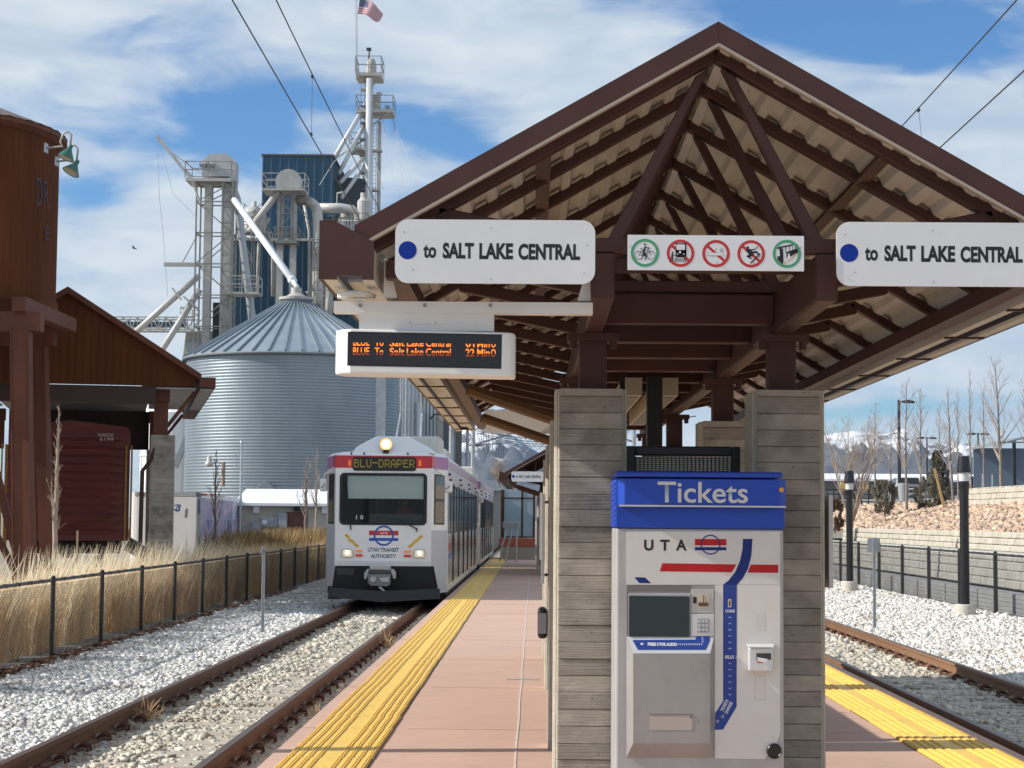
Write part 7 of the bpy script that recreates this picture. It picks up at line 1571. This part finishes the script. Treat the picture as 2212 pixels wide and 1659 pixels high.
# bank of tan rocks
def bank_z(x, y):
    return np.interp(x, [9.7, 11.3, 12.2, 14.5, 17, 20, 30, 60], [.25, 1.40, 1.50, 1.95, 2.50, 2.75, 3.1, 3.3])+np.clip((y-95)/100, 0, 1.2)*.9
ROCKS = mat('tan_rock_bed', (.46, .34, .24), .9, col2=(.26, .19, .14), scale=9, bump=.8, bscale=14)
V = []; xs = [11.40, 11.8, 12.2, 13, 14, 15, 16, 17]; ys = np.linspace(28, 100, 90)
for y in ys:
    for x in xs: V.append((x, y, float(bank_z(x, y))+random.uniform(-.03, .03)))
nx = len(xs); Fq = [(j*nx+i, j*nx+i+1, (j+1)*nx+i+1, (j+1)*nx+i) for j in range(len(ys)-1) for i in range(nx-1)]
tag(np_mesh('rock_bank', V, Fq, ROCKS), kind='structure')
stones('bank_rocks', 42000, (11.4, 17.2), (36, 98), lambda x, y: bank_z(x, y), .065, mat('tan_bank_rock', (.66, .47, .33), .85, col2=(.50, .38, .30), scale=.9, thr=(.35, .6), isl=.42, detail=2), 1.1, .8)
V = []; xs = [17, 20, 30, 60, 140]; ys = np.linspace(50, 260, 40)
for y in ys:
    for x in xs: V.append((x, y, float(bank_z(min(x, 59), y))))
nx = len(xs); Fq = [(j*nx+i, j*nx+i+1, (j+1)*nx+i+1, (j+1)*nx+i) for j in range(len(ys)-1) for i in range(nx-1)]
tag(np_mesh('parking_lot', V, Fq, mat('pale_asphalt', (.30, .30, .30), .9, col2=(.24, .24, .24), scale=.5)), kind='structure')
# kerb, pipe railing, litter bin
b = MB(); 
for p, q, y in (((1785, 1088), (1912, 1083), 97), ((1935, 1087), (1990, 1084), 96), ((2018, 1077), (2092, 1073), 96)):
    a, c = at(*p, y), at(*q, y); b.box(a.x, c.x, y, y+.3, a.z-.35, c.z+.04)
tag(b.build('kerb', mat('pale_kerb', (.55, .54, .52), .8)), kind='structure')
Yr = 96.5; root = empty('pipe_railing', tuple(at(1850, 1095, Yr)), 'black pipe railing at the edge of the car park behind the thicket', 'railing'); b = MB()
zz = [az(1850, q, Yr) for q in (1058, 1068, 1077, 1084)]; xa, xb = ax(1786, Yr, 1080), ax(1906, Yr, 1080)
for z in zz: b.bar((xa, Yr, z), (xb, Yr, z), .045, .045)
for k in range(9): x = xa+(xb-xa)*k/8; b.bar((x, Yr, zz[-1]-.4), (x, Yr, zz[0]), .05, .05, (0, 1, 0))
b.build('rails', BLACK, root)
Yb = 98.; c = at(1952, 1082, Yb); b = MB(); b.lathe([(.25, 0), (.30, .9), (.26, .93), (0, .93)], tuple(c), 18); tag(b.build('litter_bin', mat('grey_bin', (.30, .31, .32), .6)), 'grey round bin between the shrub and the thin tree trunk', 'bin')
for i, (p, y) in enumerate((((1871, 1056), 99), ((1822, 1056), 99))): c = at(*p, y); b = MB(); b.box(c.x-.13, c.x+.13, y, y+.2, c.z-.1, c.z+.38); tag(b.build('yellow_marker', mat('ochre_marker', (.62, .42, .14), .7)), ('larger ochre marker block behind the pipe railing', 'smaller ochre marker block behind the thicket twigs')[i], 'marker')
# cars seen end on in the car park
TYRE = mat('tyre_rubber', (.015, .015, .015), .8); CGL = mat('car_glass', (.02, .025, .03), .08)
def car(px0, px1, q0, q1, Y, colr, label, kind='saloon', front=True):
    a, c = at(px0, q1, Y), at(px1, q0, Y); w = c.x-a.x; h = c.z-a.z; xc = (a.x+c.x)/2; z0 = a.z; L = 4.5*(w/1.8); root = empty('parked_car', (xc, Y, z0), label, 'car', 'cars in the car park'); pm = mat('car_paint_%s' % kind, colr[:3], .25, .2, coat=.6) if False else mat('car_paint_'+'_'.join(str(int(v*1000)) for v in colr[:3]), colr[:3], .25, .2, coat=.6)
    hb = h*(.60 if kind == 'saloon' else .56); tall = kind != 'saloon'
    prof = [(0, .28*hb), (.0, .75*hb), (.03, .88*hb), (.24, hb), (.36, h), (.72 if not tall else .97, h), (.86 if not tall else 1.0, hb), (1., .9*hb), (1., .28*hb)]
    if not front: prof = [(1-u, z) for u, z in prof][::-1]
    n = len(prof); b = MB(); V = []
    for s, ins in ((-1, 0), (1, 0)):
        for u, z in prof: k = .5-(.09 if z > hb*1.02 else 0)-(.02 if u in (0, 1.) else 0); V.append((xc+s*k*w, Y+u*L, z0+z))
    b.add(V, [tuple(range(n)), tuple(range(2*n-1, n-1, -1))]+[(i, n+i, n+(i+1) % n, (i+1) % n) for i in range(n)]); bd = b.build('body', pm, root, bevel=.05)
    b = MB()
    u1, u2 = (.245, .355) if front else ((.145, .275) if not tall else (.004, .026))
    zA, zB = (hb+.03, h-.05); y1, y2 = (Y+u1*L, Y+u2*L)
    if not front: y1, y2 = Y+L*(1-.86 if not tall else 0)-.02, Y+L*(1-.72 if not tall else .03)-.02
    b.add([(xc-.44*w, y1-.03, z0+zA), (xc+.44*w, y1-.03, z0+zA), (xc+.37*w, y2-.03, z0+zB), (xc-.37*w, y2-.03, z0+zB)], [(0, 1, 2, 3)]); b.build('windscreen', CGL, bd)
    for s in (-1, 1):
        b = MB(); xx = xc+s*(.43*w); b.add([(xc+s*(.495*w), Y+L*.3, z0+zA), (xc+s*(.495*w), Y+L*.8, z0+zA), (xc+s*.43*w, Y+L*.72, z0+zB), (xc+s*.43*w, Y+L*.38, z0+zB)], [(0, 1, 2, 3)]); b.build('side_glass', CGL, bd)
        b = MB(); b.box(*sorted((xc+s*.47*w, xc+s*.30*w)), Y-.03, Y-.005, z0+hb*.62, z0+hb*.80); b.build('headlight' if front else 'tail_light', mat('clear_headlight', (.7, .7, .68), .15) if front else mat('red_tail_light', (.5, .03, .02), .3), bd)
        for u in (.18, .82):
            b = MB(); b.M = Matrix.Translation((xc+s*w*.44, Y+u*L, z0+.32)) @ Matrix.Rotation(rad(90), 4, 'Y'); b.lathe([(.05, -.11), (.32, -.11), (.32, .11), (.05, .11)], (0, 0, 0), 16, caps=True); b.build('wheel', TYRE, root)
    b = MB(); b.box(xc-.26*w, xc+.26*w, Y-.02, Y-.003, z0+hb*.58, z0+hb*.76); b.box(xc-.48*w, xc+.48*w, Y-.06, Y-.021, z0+hb*.30, z0+hb*.48); b.build('grille', mat('dark_grille', (.03, .03, .032), .5), bd)
car(1906, 1942, 1046, 1068, 150, (.42, .43, .44), 'silver car front beside the dark lamp post', 'saloon', True)
car(1942, 1990, 1031, 1066, 165, (.50, .50, .48), 'pale silver van with rear windows, behind the beige car', 'van', False)
car(1957, 1997, 1054, 1079, 140, (.48, .42, .34), 'beige saloon in front of the pale van', 'saloon', True)
car(2036, 2080, 1040, 1075, 128, (.016, .022, .045), 'dark blue pickup with a lit indicator, left of the near bollard', 'van', True)
car(2094, 2140, 1029, 1064, 135, (.014, .014, .016), 'black off road car behind the top block wall', 'van', False)
car(2141, 2181, 1030, 1056, 140, (.60, .61, .62), 'white car between thin posts above the block wall', 'saloon', False)
car(2184, 2226, 1026, 1054, 140, (.46, .47, .48), 'grey car at the right edge under the steel shelter', 'van', False)
# buildings beyond
def long_shed():
    Y = 235.; x0, x1 = ax(1700, Y, 1050), ax(2160, Y, 1050); root = empty('warehouse', ((x0+x1)/2, Y, 3), 'long low grey warehouse with a white roof behind the car park', 'building'); b = MB(); b.box(x0, x1, Y, Y+20, 2.5, az(1900, 1038, Y)); w = b.build('wall', mat('grey_brown_wall', (.17, .155, .145), .8, col2=(.13, .12, .115), scale=.2), root)
    b = MB(); z = az(1900, 1038, Y); b.prism([(x0-.5, Y-.6, z-.1), (x0-.5, Y-.6, z+.15), (x0-.5, Y+10, az(1900, 1026, Y)+.4), (x0-.5, Y+20.6, z+.15), (x0-.5, Y+20.6, z-.1)], (x1-x0+1, 0, 0)); b.build('roof', mat('snowy_white_roof', (.85, .86, .88), .5), root)
    for p in (1795, 1860, 1925, 1990, 2060): b = MB(); c = ax(p, Y, 1050); b.box(c-.9, c+.9, Y-.08, Y-.01, 3.6, 5.6); b.build('loading_door', mat('dull_door', (.24, .235, .22), .7), w)
long_shed()
def steel_shelter():
    Y = 125.; root = empty('steel_shelter', tuple(at(2200, 1050, Y)), 'blue grey steel shelter with arched roof at the right edge', 'shelter'); x = lambda p: ax(p, Y, 1000); z = lambda q: az(2190, q, Y)
    b = MB()
    for p in (2191, 2300): b = MB(); b.box(x(p)-.10, x(p)+.10, Y-.1, Y+.1, 2.6, z(950)); b.build('post', BLACK, root)
    b = MB(); P = [(2160, 958), (2185, 951), (2215, 943), (2260, 934), (2320, 930)]
    for k in range(4): b.prism([(x(P[k][0]), Y-.2, z(P[k][1])), (x(P[k+1][0]), Y-.2, z(P[k+1][1])), (x(P[k+1][0]), Y-.2, z(P[k+1][1]+3.5)), (x(P[k][0]), Y-.2, z(P[k][1]+3.5))], (0, 10, 0))
    b.box(x(2160), x(2320), Y-.15, Y+.05, z(957), z(954)); b.build('roof', mat('grey_shelter_roof', (.22, .24, .25), .5), root); b = MB(); b.box(x(2164), x(2320), Y+8, Y+8.1, 2.6, z(958)); b.build('back_panel', mat('blue_grey_sheet', (.19, .25, .33), .5, col2=(.16, .21, .28), scale=.3), root)
steel_shelter()
# street lamps in the car park
def street_lamp(px, qt, qb, Y, arms, label, w=.09):
    c, t_ = at(px, qb, Y), at(px-(.0), qt, Y); root = empty('street_lamp', (c.x, Y, c.z), label, 'street lamp', 'street lamps in the car park'); b = MB(); b.tube([(c.x, Y, c.z-1), (c.x, Y, t_.z)], [w*1.15, w*.8], 8); b.build('pole', mat('dark_bronze_pole', (.028, .022, .03), .5), root)
    for s in arms:
        b = MB(); L = .85; x0 = c.x; V = [(x0+s*.05, t_.z-.10), (x0+s*.25, t_.z-.05), (x0+s*.5, t_.z+.02), (x0+s*(L+.1), t_.z-.06), (x0+s*(L+.15), t_.z-.20), (x0+s*.4, t_.z-.20), (x0+s*.2, t_.z-.14)]
        b.prism([(x, Y-.18, z) for x, z in V], (0, .36, 0)); b.build('lamp_head', mat('dark_bronze_pole', (.028, .022, .03), .5), root, bevel=.03)
street_lamp(1943, 864, 1066, 118, (1,), 'tall dark street lamp with a single arm to the right', .11)
street_lamp(2003, 944, 1040, 190, (-1, 1), 'far double armed street lamp left of the near bollard', .09); street_lamp(2114, 935, 1036, 170, (-1, 1), 'double armed street lamp with a red band, right of the near bollard', .10)
b = MB(); c, d = at(2115, 1000, 169.8), at(2115, 980, 169.8); b.tube([(c.x, 169.8, c.z), (d.x, 169.8, d.z)], .22, 8); tag(b.build('red_banner', mat('red_banner_cloth', (.5, .08, .06), .7)), 'small red band wrapped round the far street lamp pole', 'banner')
# trees and shrubs on the bank
def onbank(px, q, y): return at(px, q, y)
T = (((1838, 1140), 69, 4.6, dict(stems=12, spread=.30, r0=.055, nb=8, first=.25, up=0.63, lean=(0, 0), m=BARKP), 'wide multi stemmed bare thicket tree beside the right pillar'),
     ((1890.6, 1096), 92, 5.6, dict(spread=.16, r0=.06, nb=20, first=.35, up=0.48), 'thin bare tree rising behind the pipe railing'),
     ((1958, 1122), 76, 6.2, dict(spread=.17, r0=.06, nb=24, first=.3, up=0.60), 'bare tree right of the small shrub and the single armed lamp'),
     ((1990, 1116), 78, 5.9, dict(spread=.17, r0=.055, nb=24, first=.3, up=0.62), 'bare tree just left of the large shrub'),
     ((2061, 1118), 75, 5.6, dict(spread=.15, r0=.065, nb=24, first=.3, up=0.64, lean=(-.05, 0)), 'leaning bare tree between wooden stake and near bollard'),
     ((2166, 1120), 66, 6.2, dict(spread=.19, r0=.07, nb=26, first=.34, up=0.54, lean=(-.03, 0)), 'tallest bare tree before the top block wall at the right edge'),
     ((2070, 1080), 95, 6.0, dict(spread=.13, r0=.05, nb=20, first=.3, up=0.68), 'thin bare tree behind the leaning one'),
     ((2098, 1060), 100, 7.2, dict(spread=.13, r0=.05, nb=16, first=.25, up=0.70, lean=(-.01, 0)), 'narrow upright bare tree above the near bollard cap'),
     ((2126, 1062), 98, 6.0, dict(spread=.12, r0=.045, nb=20, first=.3, up=0.72), 'narrow bare tree between the bollard and the tallest tree'),
     ((2032, 1070), 105, 5.6, dict(spread=.15, r0=.045, nb=20, first=.3, up=0.63), 'faint bare tree behind the conical evergreen'),
     ((1925, 1080), 100, 5.0, dict(spread=.2, r0=.05, nb=16, first=.25, up=0.58), 'bare tree behind the single armed lamp post'),
     ((2215, 1050), 95, 6.0, dict(spread=.17, r0=.05, nb=16, first=.3, up=0.63), 'bare tree in front of the steel shelter roof'))
for i, (p, y, h, kw, lab) in enumerate(T): bare_tree(at(*p, y), h*.92, lab, seed=20+i, tr=.0062 if y < 90 else .0075, **kw)
JUN = mat('grey_green_juniper', (.30, .28, .225), .9, isl=.5); JUB = mat('brown_green_juniper', (.22, .15, .095), .9, isl=.5)
bush(at(1911, 1121, 74), .98, 1.45, 'small grey green shrub, left of the thin tree trunk', JUN, 2600, 3); bush(at(2010, 1118, 74), 1.06, 1.6, 'large dark shrub with a bare stem beside the wooden stake', JUN, 3000, 4)
bush(at(2026, 1092, 84), 1.3, 2.35, 'tall cone shaped evergreen behind the large shrub', mat('dark_green_conifer', (.19, .18, .14), .9, isl=.5), 3200, 5, True); bush(at(1803, 1152, 64), .55, 1.1, 'brown shrub beside the right pillar at the wall end', JUB, 1800, 6)
c = at(2180, 1140, 62); V = []
b = MB(); R = random.Random(2)
for k in range(160): p = Vector((c.x+R.uniform(-.8, .9), 62+R.uniform(-.5, .5), c.z-.12+R.uniform(0, .05))); b.tube([p, p+Vector((R.uniform(-.3, .35), R.uniform(-.1, .1), R.uniform(.02, .18)))], [.006, .002], 3, False)
tag(b.build('dry_shrub', mat('dry_brush', (.16, .12, .09), .9)), 'low dry brush lying on the rocks at the right edge', 'shrub')
a, c = at(2046, 1122, 71), at(2019, 1012, 71); b = MB(); b.bar(a, c, .085, .085, (0, 1, 0)); tag(b.build('wooden_stake', mat('yellow_wood', (.50, .34, .14), .7)), 'leaning yellowish wooden stake beside the large shrub', 'stake')
for i, (p, q0, q1, y) in enumerate(((2123, 1068, 1023, 99), (2162, 1062, 1021, 96), (2144, 1058, 1025, 99))):
    a, c = at(p, q0, y), at(p, q1, y); b = MB(); b.tube([a, c], .045, 6); tag(b.build('thin_post', GREYP), ('thin grey post left of the white parked car', 'thin grey post in front of the white parked car', 'thin grey post between those beside the white parked car')[i], 'post', 'thin posts above the top block wall')
c = at(1925, 1046, 110); a = at(1916, 1058, 110); b = MB(); b.box(a.x, c.x, 110, 110.04, az(1916, 1056, 110), az(1916, 1041, 110)); o = b.build('blank_sign', mat('grey_green_sign', (.30, .33, .33), .6)); tag(o, 'small blank grey sign plate between the bare trees near the warehouse', 'sign'); b = MB(); b.tube([((a.x+c.x)/2, 110.06, 2.8), ((a.x+c.x)/2, 110.06, az(1916, 1041, 110))], .03, 6); b.build('sign_post', GREYP, o)
# ================================================================ FAR PLATFORM, WIRES, MOUNTAINS, BIRD
c2 = dup(CANOPY, (0, 46.3, 0), None, 'far brown gabled canopy standing at the platform end past the train')
for i, yf in enumerate((10.4, 14.8, 19.1)):
    for s in (-1, 1):
        pillar(CXM+s*.555, yf+46.3, .405, .41, 2.42, .0905, ('shaded concrete pillar of the far canopy beside its glass screen', 'concrete pillar of the far canopy behind the near pillars')[0 if (i == 0 and s < 0) else 1], 'concrete pillars of the far canopy')
dup(s0, (0, 46.3, 0), None, 'small far destination sign on the far canopy, right of the train')
dup(s1, (0, 46.3, 0), None, 'far destination sign hidden behind the front pillars')
# glass wind screen, equipment boxes and ramp wall at the far end
root = empty('wind_screen', (ax(1124, 86, 1100), 86, 0), 'bluish glass wind screen in brown posts under the far canopy', 'wind screen'); Y = 86.; xa, xb = ax(1082, Y, 1100), ax(1156, Y, 1100); zt_ = az(1120, 1058, Y); zm = az(1120, 1076, Y); zb = az(1120, 1160, Y)
b = MB(); b.box(xa, xa+.16, Y, Y+.12, 0, zt_); b.box(xb-.10, xb, Y, Y+.1, 0, zt_); xm = ax(1128, Y, 1100); b.box(xm-.045, xm+.045, Y, Y+.06, 0, zt_); b.box(xa+.12, xb-.08, Y, Y+.06, zm-.03, zm+.03); b.box(xa+.12, xb-.08, Y, Y+.06, zb-.03, zb+.03); b.build('frame', BROWN, root)
b = MB(); b.box(xa+.12, xb-.08, Y+.02, Y+.035, zb+.03, zm-.03); b.box(xa+.12, xb-.08, Y+.02, Y+.035, zm+.03, zt_); b.build('pane', mat('hazy_blue_glass', (.30, .40, .46), .15, spec=.6), root)
Y = 78.; b = MB(); a, c = at(1083, 1163, Y), at(1156, 1181, Y); b.box(a.x, c.x, Y, Y+3, -.1, c.z); o = b.build('ramp_wall', mat('grey_ramp_concrete', (.32, .29, .25), .85)); tag(o, 'low ramp wall with a red brick band at the far platform end', 'wall'); b = MB(); b.box(a.x-.1, c.x, Y-.03, Y+3, c.z+.002, a.z); b.build('red_band', mat('red_brick_band', (.36, .10, .06), .8), o)
for i, px in enumerate((1091, 1104, 1116)):
    Yc = 74.; p = at(px, 1134, Yc); root = empty('control_box', (p.x, Yc, 0), ('grey box on a bent pipe, nearest the train, before the glass screen', 'grey box on a bent pipe, middle of three before the glass screen', 'grey box on a bent pipe, rightmost before the glass screen')[i], 'box', 'grey boxes on pipes at the far platform end'); b = MB(); b.box(p.x-.10, p.x+.10, Yc-.08, Yc+.08, p.z-.12, p.z+.12); b.build('box_body', CAST, root, bevel=.02); b = MB(); dx = -.12 if i < 2 else 0; b.tube([(p.x, Yc, p.z-.12), (p.x+dx*.1, Yc, p.z-.5), (p.x+dx, Yc, p.z-.85), (p.x+dx*1.7, Yc, 0)], .035, 8); b.build('bent_pipe', CAST, root)
root = empty('low_building', (ax(1080, 140, 1100), 140, -.6), 'pale low building beyond the far end of the train', 'building'); Y = 140.; b = MB(); b.box(ax(1020, Y, 1100), ax(1140, Y, 1100), Y, Y+15, -.6, az(1070, 1060, Y)); b.build('wall', mat('beige_stucco', (.52, .49, .42), .85), root); b = MB(); b.box(ax(1019, Y, 1100), ax(1141, Y, 1100), Y-.2, Y+15, az(1070, 1060, Y)+.001, az(1070, 1053, Y)); b.build('roof', mat('snowy_white_roof', (.85, .86, .88), .5), root)
bare_tree(at(1078, 1054, 190), 3.4, 'hazy pale bare tree over the low building beyond the train', .26, .10, 14, .1, .5, BARKP, mat('tan_twig', (.42, .33, .27), .9), seed=77, stems=5, group='far trees', tr=.02)
# overhead wires
WIRE = mat('dark_catenary_wire', (.045, .045, .05), .5, .3)
def catenary(xm, hm, hc, y0, drops, labs, xc=None):
    xc = xc if xc is not None else xm; sag = lambda y: .35*((((y-8) % 44)-22)/22)**2-.2
    for nm, x, h, r, lab, s in (('messenger_wire', xm, hm, .0085, labs[0], 1), ('contact_wire', xc, hc, .0085, labs[1], 0)):
        b = MB(); pts = [(x, y, h+(sag(y)*.5 if s else 0)) for y in np.linspace(y0, 150, 60)]; b.tube(pts, r, 6, False); o = b.build('overhead_wire', WIRE); tag(o, lab, 'wire', 'overhead wires over the tracks')
        if s:
            for y in drops:
                d = MB(); zt_ = h+sag(y)*.5; d.tube([(x, y, zt_), (xc, y, hc)], .003, 4, False); d.tube([(x, y-.03, zt_-.03), (x, y+.03, zt_-.03)], .02, 6); d.tube([(xc, y-.03, hc+.03), (xc, y+.03, hc+.03)], .018, 6); d.build('dropper', WIRE, o)
catenary(-2.98, 7.64, 6.72, 5, [24.2, 32, 40, 48, 56], ('upper overhead wire on the left, running down to the canopy eave', 'lower overhead wire on the left, carrying the thin dropper'))
catenary(4.84, 7.0, 6.22, 8, [23.2, 31, 39, 47], ('upper overhead wire on the right above the roof slope', 'lower overhead wire at the top right corner'), 4.9)
# catenary masts
def mast(x, y, h, arm, label, r=.14, sq=False, m=CAST):
    root = empty('catenary_mast', (x, y, -.4), label, 'mast', 'catenary masts along the tracks'); b = MB()
    if sq: b.box(x-r, x+r, y-r, y+r, -.4, h)
    else: b.tube([(x, y, -.4), (x, y, h)], [r*1.15, r*.8], 10)
    b.build('mast_pole', m, root)
    if arm:
        b = MB(); s = 1 if arm > 0 else -1; L = abs(arm)
        b.tube([(x, y, h-.5), (x+s*L, y, h-.9)], .03, 6); b.tube([(x, y, h-1.9), (x+s*L*.95, y, h-.92)], .035, 6); b.tube([(x, y, h-1.9), (x+s*L*.8, y, h-1.65)], .022, 6); b.tube([(x+s*.5, y, h-1.62), (x+s*.55, y, h-.56)], .015, 5)
        b.build('cantilever', mat('dark_cantilever', (.16, .165, .17), .5, .4), root)
        b = MB()
        for z, dz in ((h-.5, -.04), (h-1.9, .1)):
            for k in range(3): b.tube([(x+s*(.18+.09*k), y, z+dz*(.3+k*.2)), (x+s*(.22+.09*k), y, z+dz*(.3+k*.2))], .06, 8)
        b.build('insulator', mat('brown_insulator', (.12, .04, .025), .3), root)
mast(-6.05, 13.05, 9.2, 0, 'galvanised mast just left of the frame whose thin shadow crosses the platform', .10)
p = at(822, 900, 66); mast(p.x, 66, 9.5, 2.2, 'grey square catenary mast between the silo and the train roof', .16, True)
b = MB(); q = at(798, 1000, 66); b.tube([(q.x+.55, 66, az(806, 812, 66)), (q.x, 66, -.4)], .03, 5); tag(b.build('guy_cable', GREYP), 'thin guy cable beside the square catenary mast', 'cable')
for i, (px, y, h, arm, sq, m, lab) in enumerate(((991, 92, 8.8, 3.2, True, mat('dark_steel_mast', (.07, .075, .08), .6, .3), 'dark square catenary mast above the second car'), (1022, 112, 8.0, 3.2, False, CAST, 'pale slim catenary mast farther along the line'), (975, 104, 9.5, 3.0, False, CAST, 'round grey catenary mast beside the mill building'), (1010, 150, 9.5, 3.6, False, CAST, 'farthest catenary mast beyond the train'))):
    mast(ax(px, y, 950), y, h, arm, lab, .15, sq, m)
mast(6.9, 128, 9, -3.2, 'catenary mast seen between the pillars far along the right track', .15)
mast(7.4, 20.0, 9, 0, 'right hand catenary mast outside the frame', .12) if False else None
b = MB(); R = random.Random(3)
for k in range(7):
    y = 80+9*k; xl, xr = -4.4+.2*k, 7-.5*k; z = 6.2+.22*k; n = 12; b.tube([(xl+(xr-xl)*i/n, y+R.uniform(-1, 1)*.2, z-1.1*math.sin(math.pi*i/n)*.5) for i in range(n+1)], .02, 4, False)
    b.tube([(-4.2+k*.3, y, z-.2), (-3.0, y+3, z-1.2)], .016, 4, False); b.tube([(-2.2, y, z-.4), (-2.2, y, z-1.6)], .012, 4, False); b.tube([(.3*k-1, y, z-.5), (.3*k-.4, y, z-1.3), (.3*k+.3, y, z-.5)], .014, 5, False)
o = b.build('span_wires', WIRE); tag(o, 'tangle of span wires and droppers over the tracks beyond the canopy', 'wires', None, 'stuff')
# mountains
def ridge(name, prof, Y, depth, m, seed, amp):
    rg = np.random.default_rng(seed); px = np.array([p[0] for p in prof]); qy = np.array([p[1] for p in prof]); n = 260; k = 46
    xs = np.linspace(px[0], px[-1], n); top = np.interp(xs, px, qy); P = [at(float(a), float(b_), Y) for a, b_ in zip(xs, top)]
    X = np.array([p.x for p in P]); Zt = np.array([p.z for p in P]); V = []
    def oct_(u, f): return sum(np.sin(u*f*2**i+rg.uniform(0, 6.28))/1.7**i for i in range(6))
    gul = oct_(X, .012); g2 = oct_(X, .03)
    sh = RN.normal(0, 1, (k+1, n)); 
    for j in range(k+1):
        t = j/k; y = Y-depth*(1-t); base = -20.
        prof_t = t**.82; wob = amp*math.sin(math.pi*t)*(oct_(X+300*t, .010)+.6*oct_(X-500*t, .022))+amp*.05*sh[j]*(1 if 0 < j < k else .3)
        z = base+(Zt-base)*prof_t+wob*(.35+.65*(t < 1)); x = X*(y/Y)
        V += [(a, y, b_) for a, b_ in zip(x, z)]
    Fq = [(j*n+i, j*n+i+1, (j+1)*n+i+1, (j+1)*n+i) for j in range(k) for i in range(n-1)]
    return tag(np_mesh(name, V, Fq, m, None, True), kind='structure')
def mountain_mat(name, snow0, snow1, z0, z1):
    m = bpy.data.materials.new(name); m.use_nodes = True; nt = m.node_tree; N, L = nt.nodes, nt.links; b = N['Principled BSDF']; b.inputs['Roughness'].default_value = .9
    g = N.new('ShaderNodeNewGeometry'); sp = N.new('ShaderNodeSeparateXYZ'); L.new(g.outputs['Position'], sp.inputs[0]); mr = N.new('ShaderNodeMapRange'); L.new(sp.outputs[2], mr.inputs[0]); mr.inputs[1].default_value = z0; mr.inputs[2].default_value = z1; mr.inputs[3].default_value = -.28; mr.inputs[4].default_value = .26
    mp = N.new('ShaderNodeMapping'); mp.inputs['Scale'].default_value = (1, .35, .8); L.new(g.outputs['Position'], mp.inputs[0])
    nz = N.new('ShaderNodeTexNoise'); nz.inputs['Scale'].default_value = .0075; nz.inputs['Detail'].default_value = 10; nz.inputs['Roughness'].default_value = .68; L.new(mp.outputs[0], nz.inputs[0])
    ad = N.new('ShaderNodeMath'); L.new(nz.outputs[0], ad.inputs[0]); L.new(mr.outputs[0], ad.inputs[1]); rp = N.new('ShaderNodeValToRGB'); L.new(ad.outputs[0], rp.inputs[0]); cr = rp.color_ramp
    cr.elements[0].position = snow0; cr.elements[0].color = (.085, .088, .095, 1); cr.elements[1].position = snow1; cr.elements[1].color = (.84, .85, .88, 1); L.new(rp.outputs[0], b.inputs['Base Color']); return m
MT = mountain_mat('snowy_mountain', .53, .62, 20, 430)
ridge('mountains', [(300, 1085), (700, 1010), (860, 960), (960, 935), (1010, 922), (1055, 921), (1085, 930), (1120, 948), (1160, 975), (1200, 1000), (1400, 1010), (1560, 985), (1660, 950), (1760, 945), (1800, 936), (1850, 931), (1890, 936), (1915, 938), (1945, 926), (1965, 931), (2000, 950), (2040, 962), (2080, 955), (2120, 965), (2180, 995), (2280, 960), (2500, 1000)], 7200, 2600, MT, 4, 20)
ridge('foothills', [(300, 1100), (900, 1060), (1000, 1035), (1100, 1040), (1200, 1055), (1500, 1062), (1780, 1026), (1900, 1020), (2000, 1010), (2100, 1002), (2250, 990), (2500, 1050)], 4200, 1400, mountain_mat('brown_foothill', .60, .78, 20, 400), 9, 8)
# bird
c = at(370.5*.7855, 537, 170); root = empty('bird', tuple(c), 'small dark bird gliding against the white cloud at the left', 'bird'); b = MB()
J = {'belly': (tuple(c), .055), 'chest': (tuple(c+Vector((-.10, -.02, .03))), .06), 'head': (tuple(c+Vector((-.2, -.03, .05))), .035), 'beak': (tuple(c+Vector((-.26, -.03, .04))), .008), 'rump': (tuple(c+Vector((.12, 0, -.02))), .03), 'tail': (tuple(c+Vector((.24, .02, -.04))), .03)}
person_mesh('body', J, [('belly', 'chest'), ('chest', 'head'), ('head', 'beak'), ('belly', 'rump'), ('rump', 'tail')], mat('dark_bird', (.05, .05, .055), .8), root)
for s, tip in ((-1, Vector((-.12, -.42, .24))), (1, Vector((.10, .42, -.02)))):
    b = MB(); r = c+Vector((-.06, s*.03, .03)); e = r.lerp(c+tip, .5)+Vector((-.06, 0, .06)); b.add([r+Vector((-.05, 0, 0)), e+Vector((-.06, 0, 0)), c+tip, e+Vector((.10, 0, -.01)), r+Vector((.12, 0, 0)), r+Vector((-.05, 0, .012)), e+Vector((-.06, 0, .012)), c+tip+Vector((0, 0, .004)), e+Vector((.10, 0, .002)), r+Vector((.12, 0, .012))], [(4, 3, 2, 1, 0), (5, 6, 7, 8, 9), (0, 1, 6, 5), (1, 2, 7, 6), (2, 3, 8, 7), (3, 4, 9, 8)]); b.build('wing', mat('dark_bird', (.05, .05, .055), .8), root)
# ================================================================ AIR
def haze():
    b = MB(); b.box(-5900, 5900, -70, 9000, -1.8, 560); o = b.build('haze', None); o.data.materials.clear()
    m = bpy.data.materials.new('pale_haze'); m.use_nodes = True; nt = m.node_tree; nt.nodes.clear()
    out = nt.nodes.new('ShaderNodeOutputMaterial'); v = nt.nodes.new('ShaderNodeVolumePrincipled'); v.inputs['Color'].default_value = (.50, .70, .98, 1); v.inputs['Density'].default_value = 3.6e-5; v.inputs['Anisotropy'].default_value = .1
    nt.links.new(v.outputs[0], out.inputs['Volume']); o.data.materials.append(m); tag(o, kind='stuff')
haze()
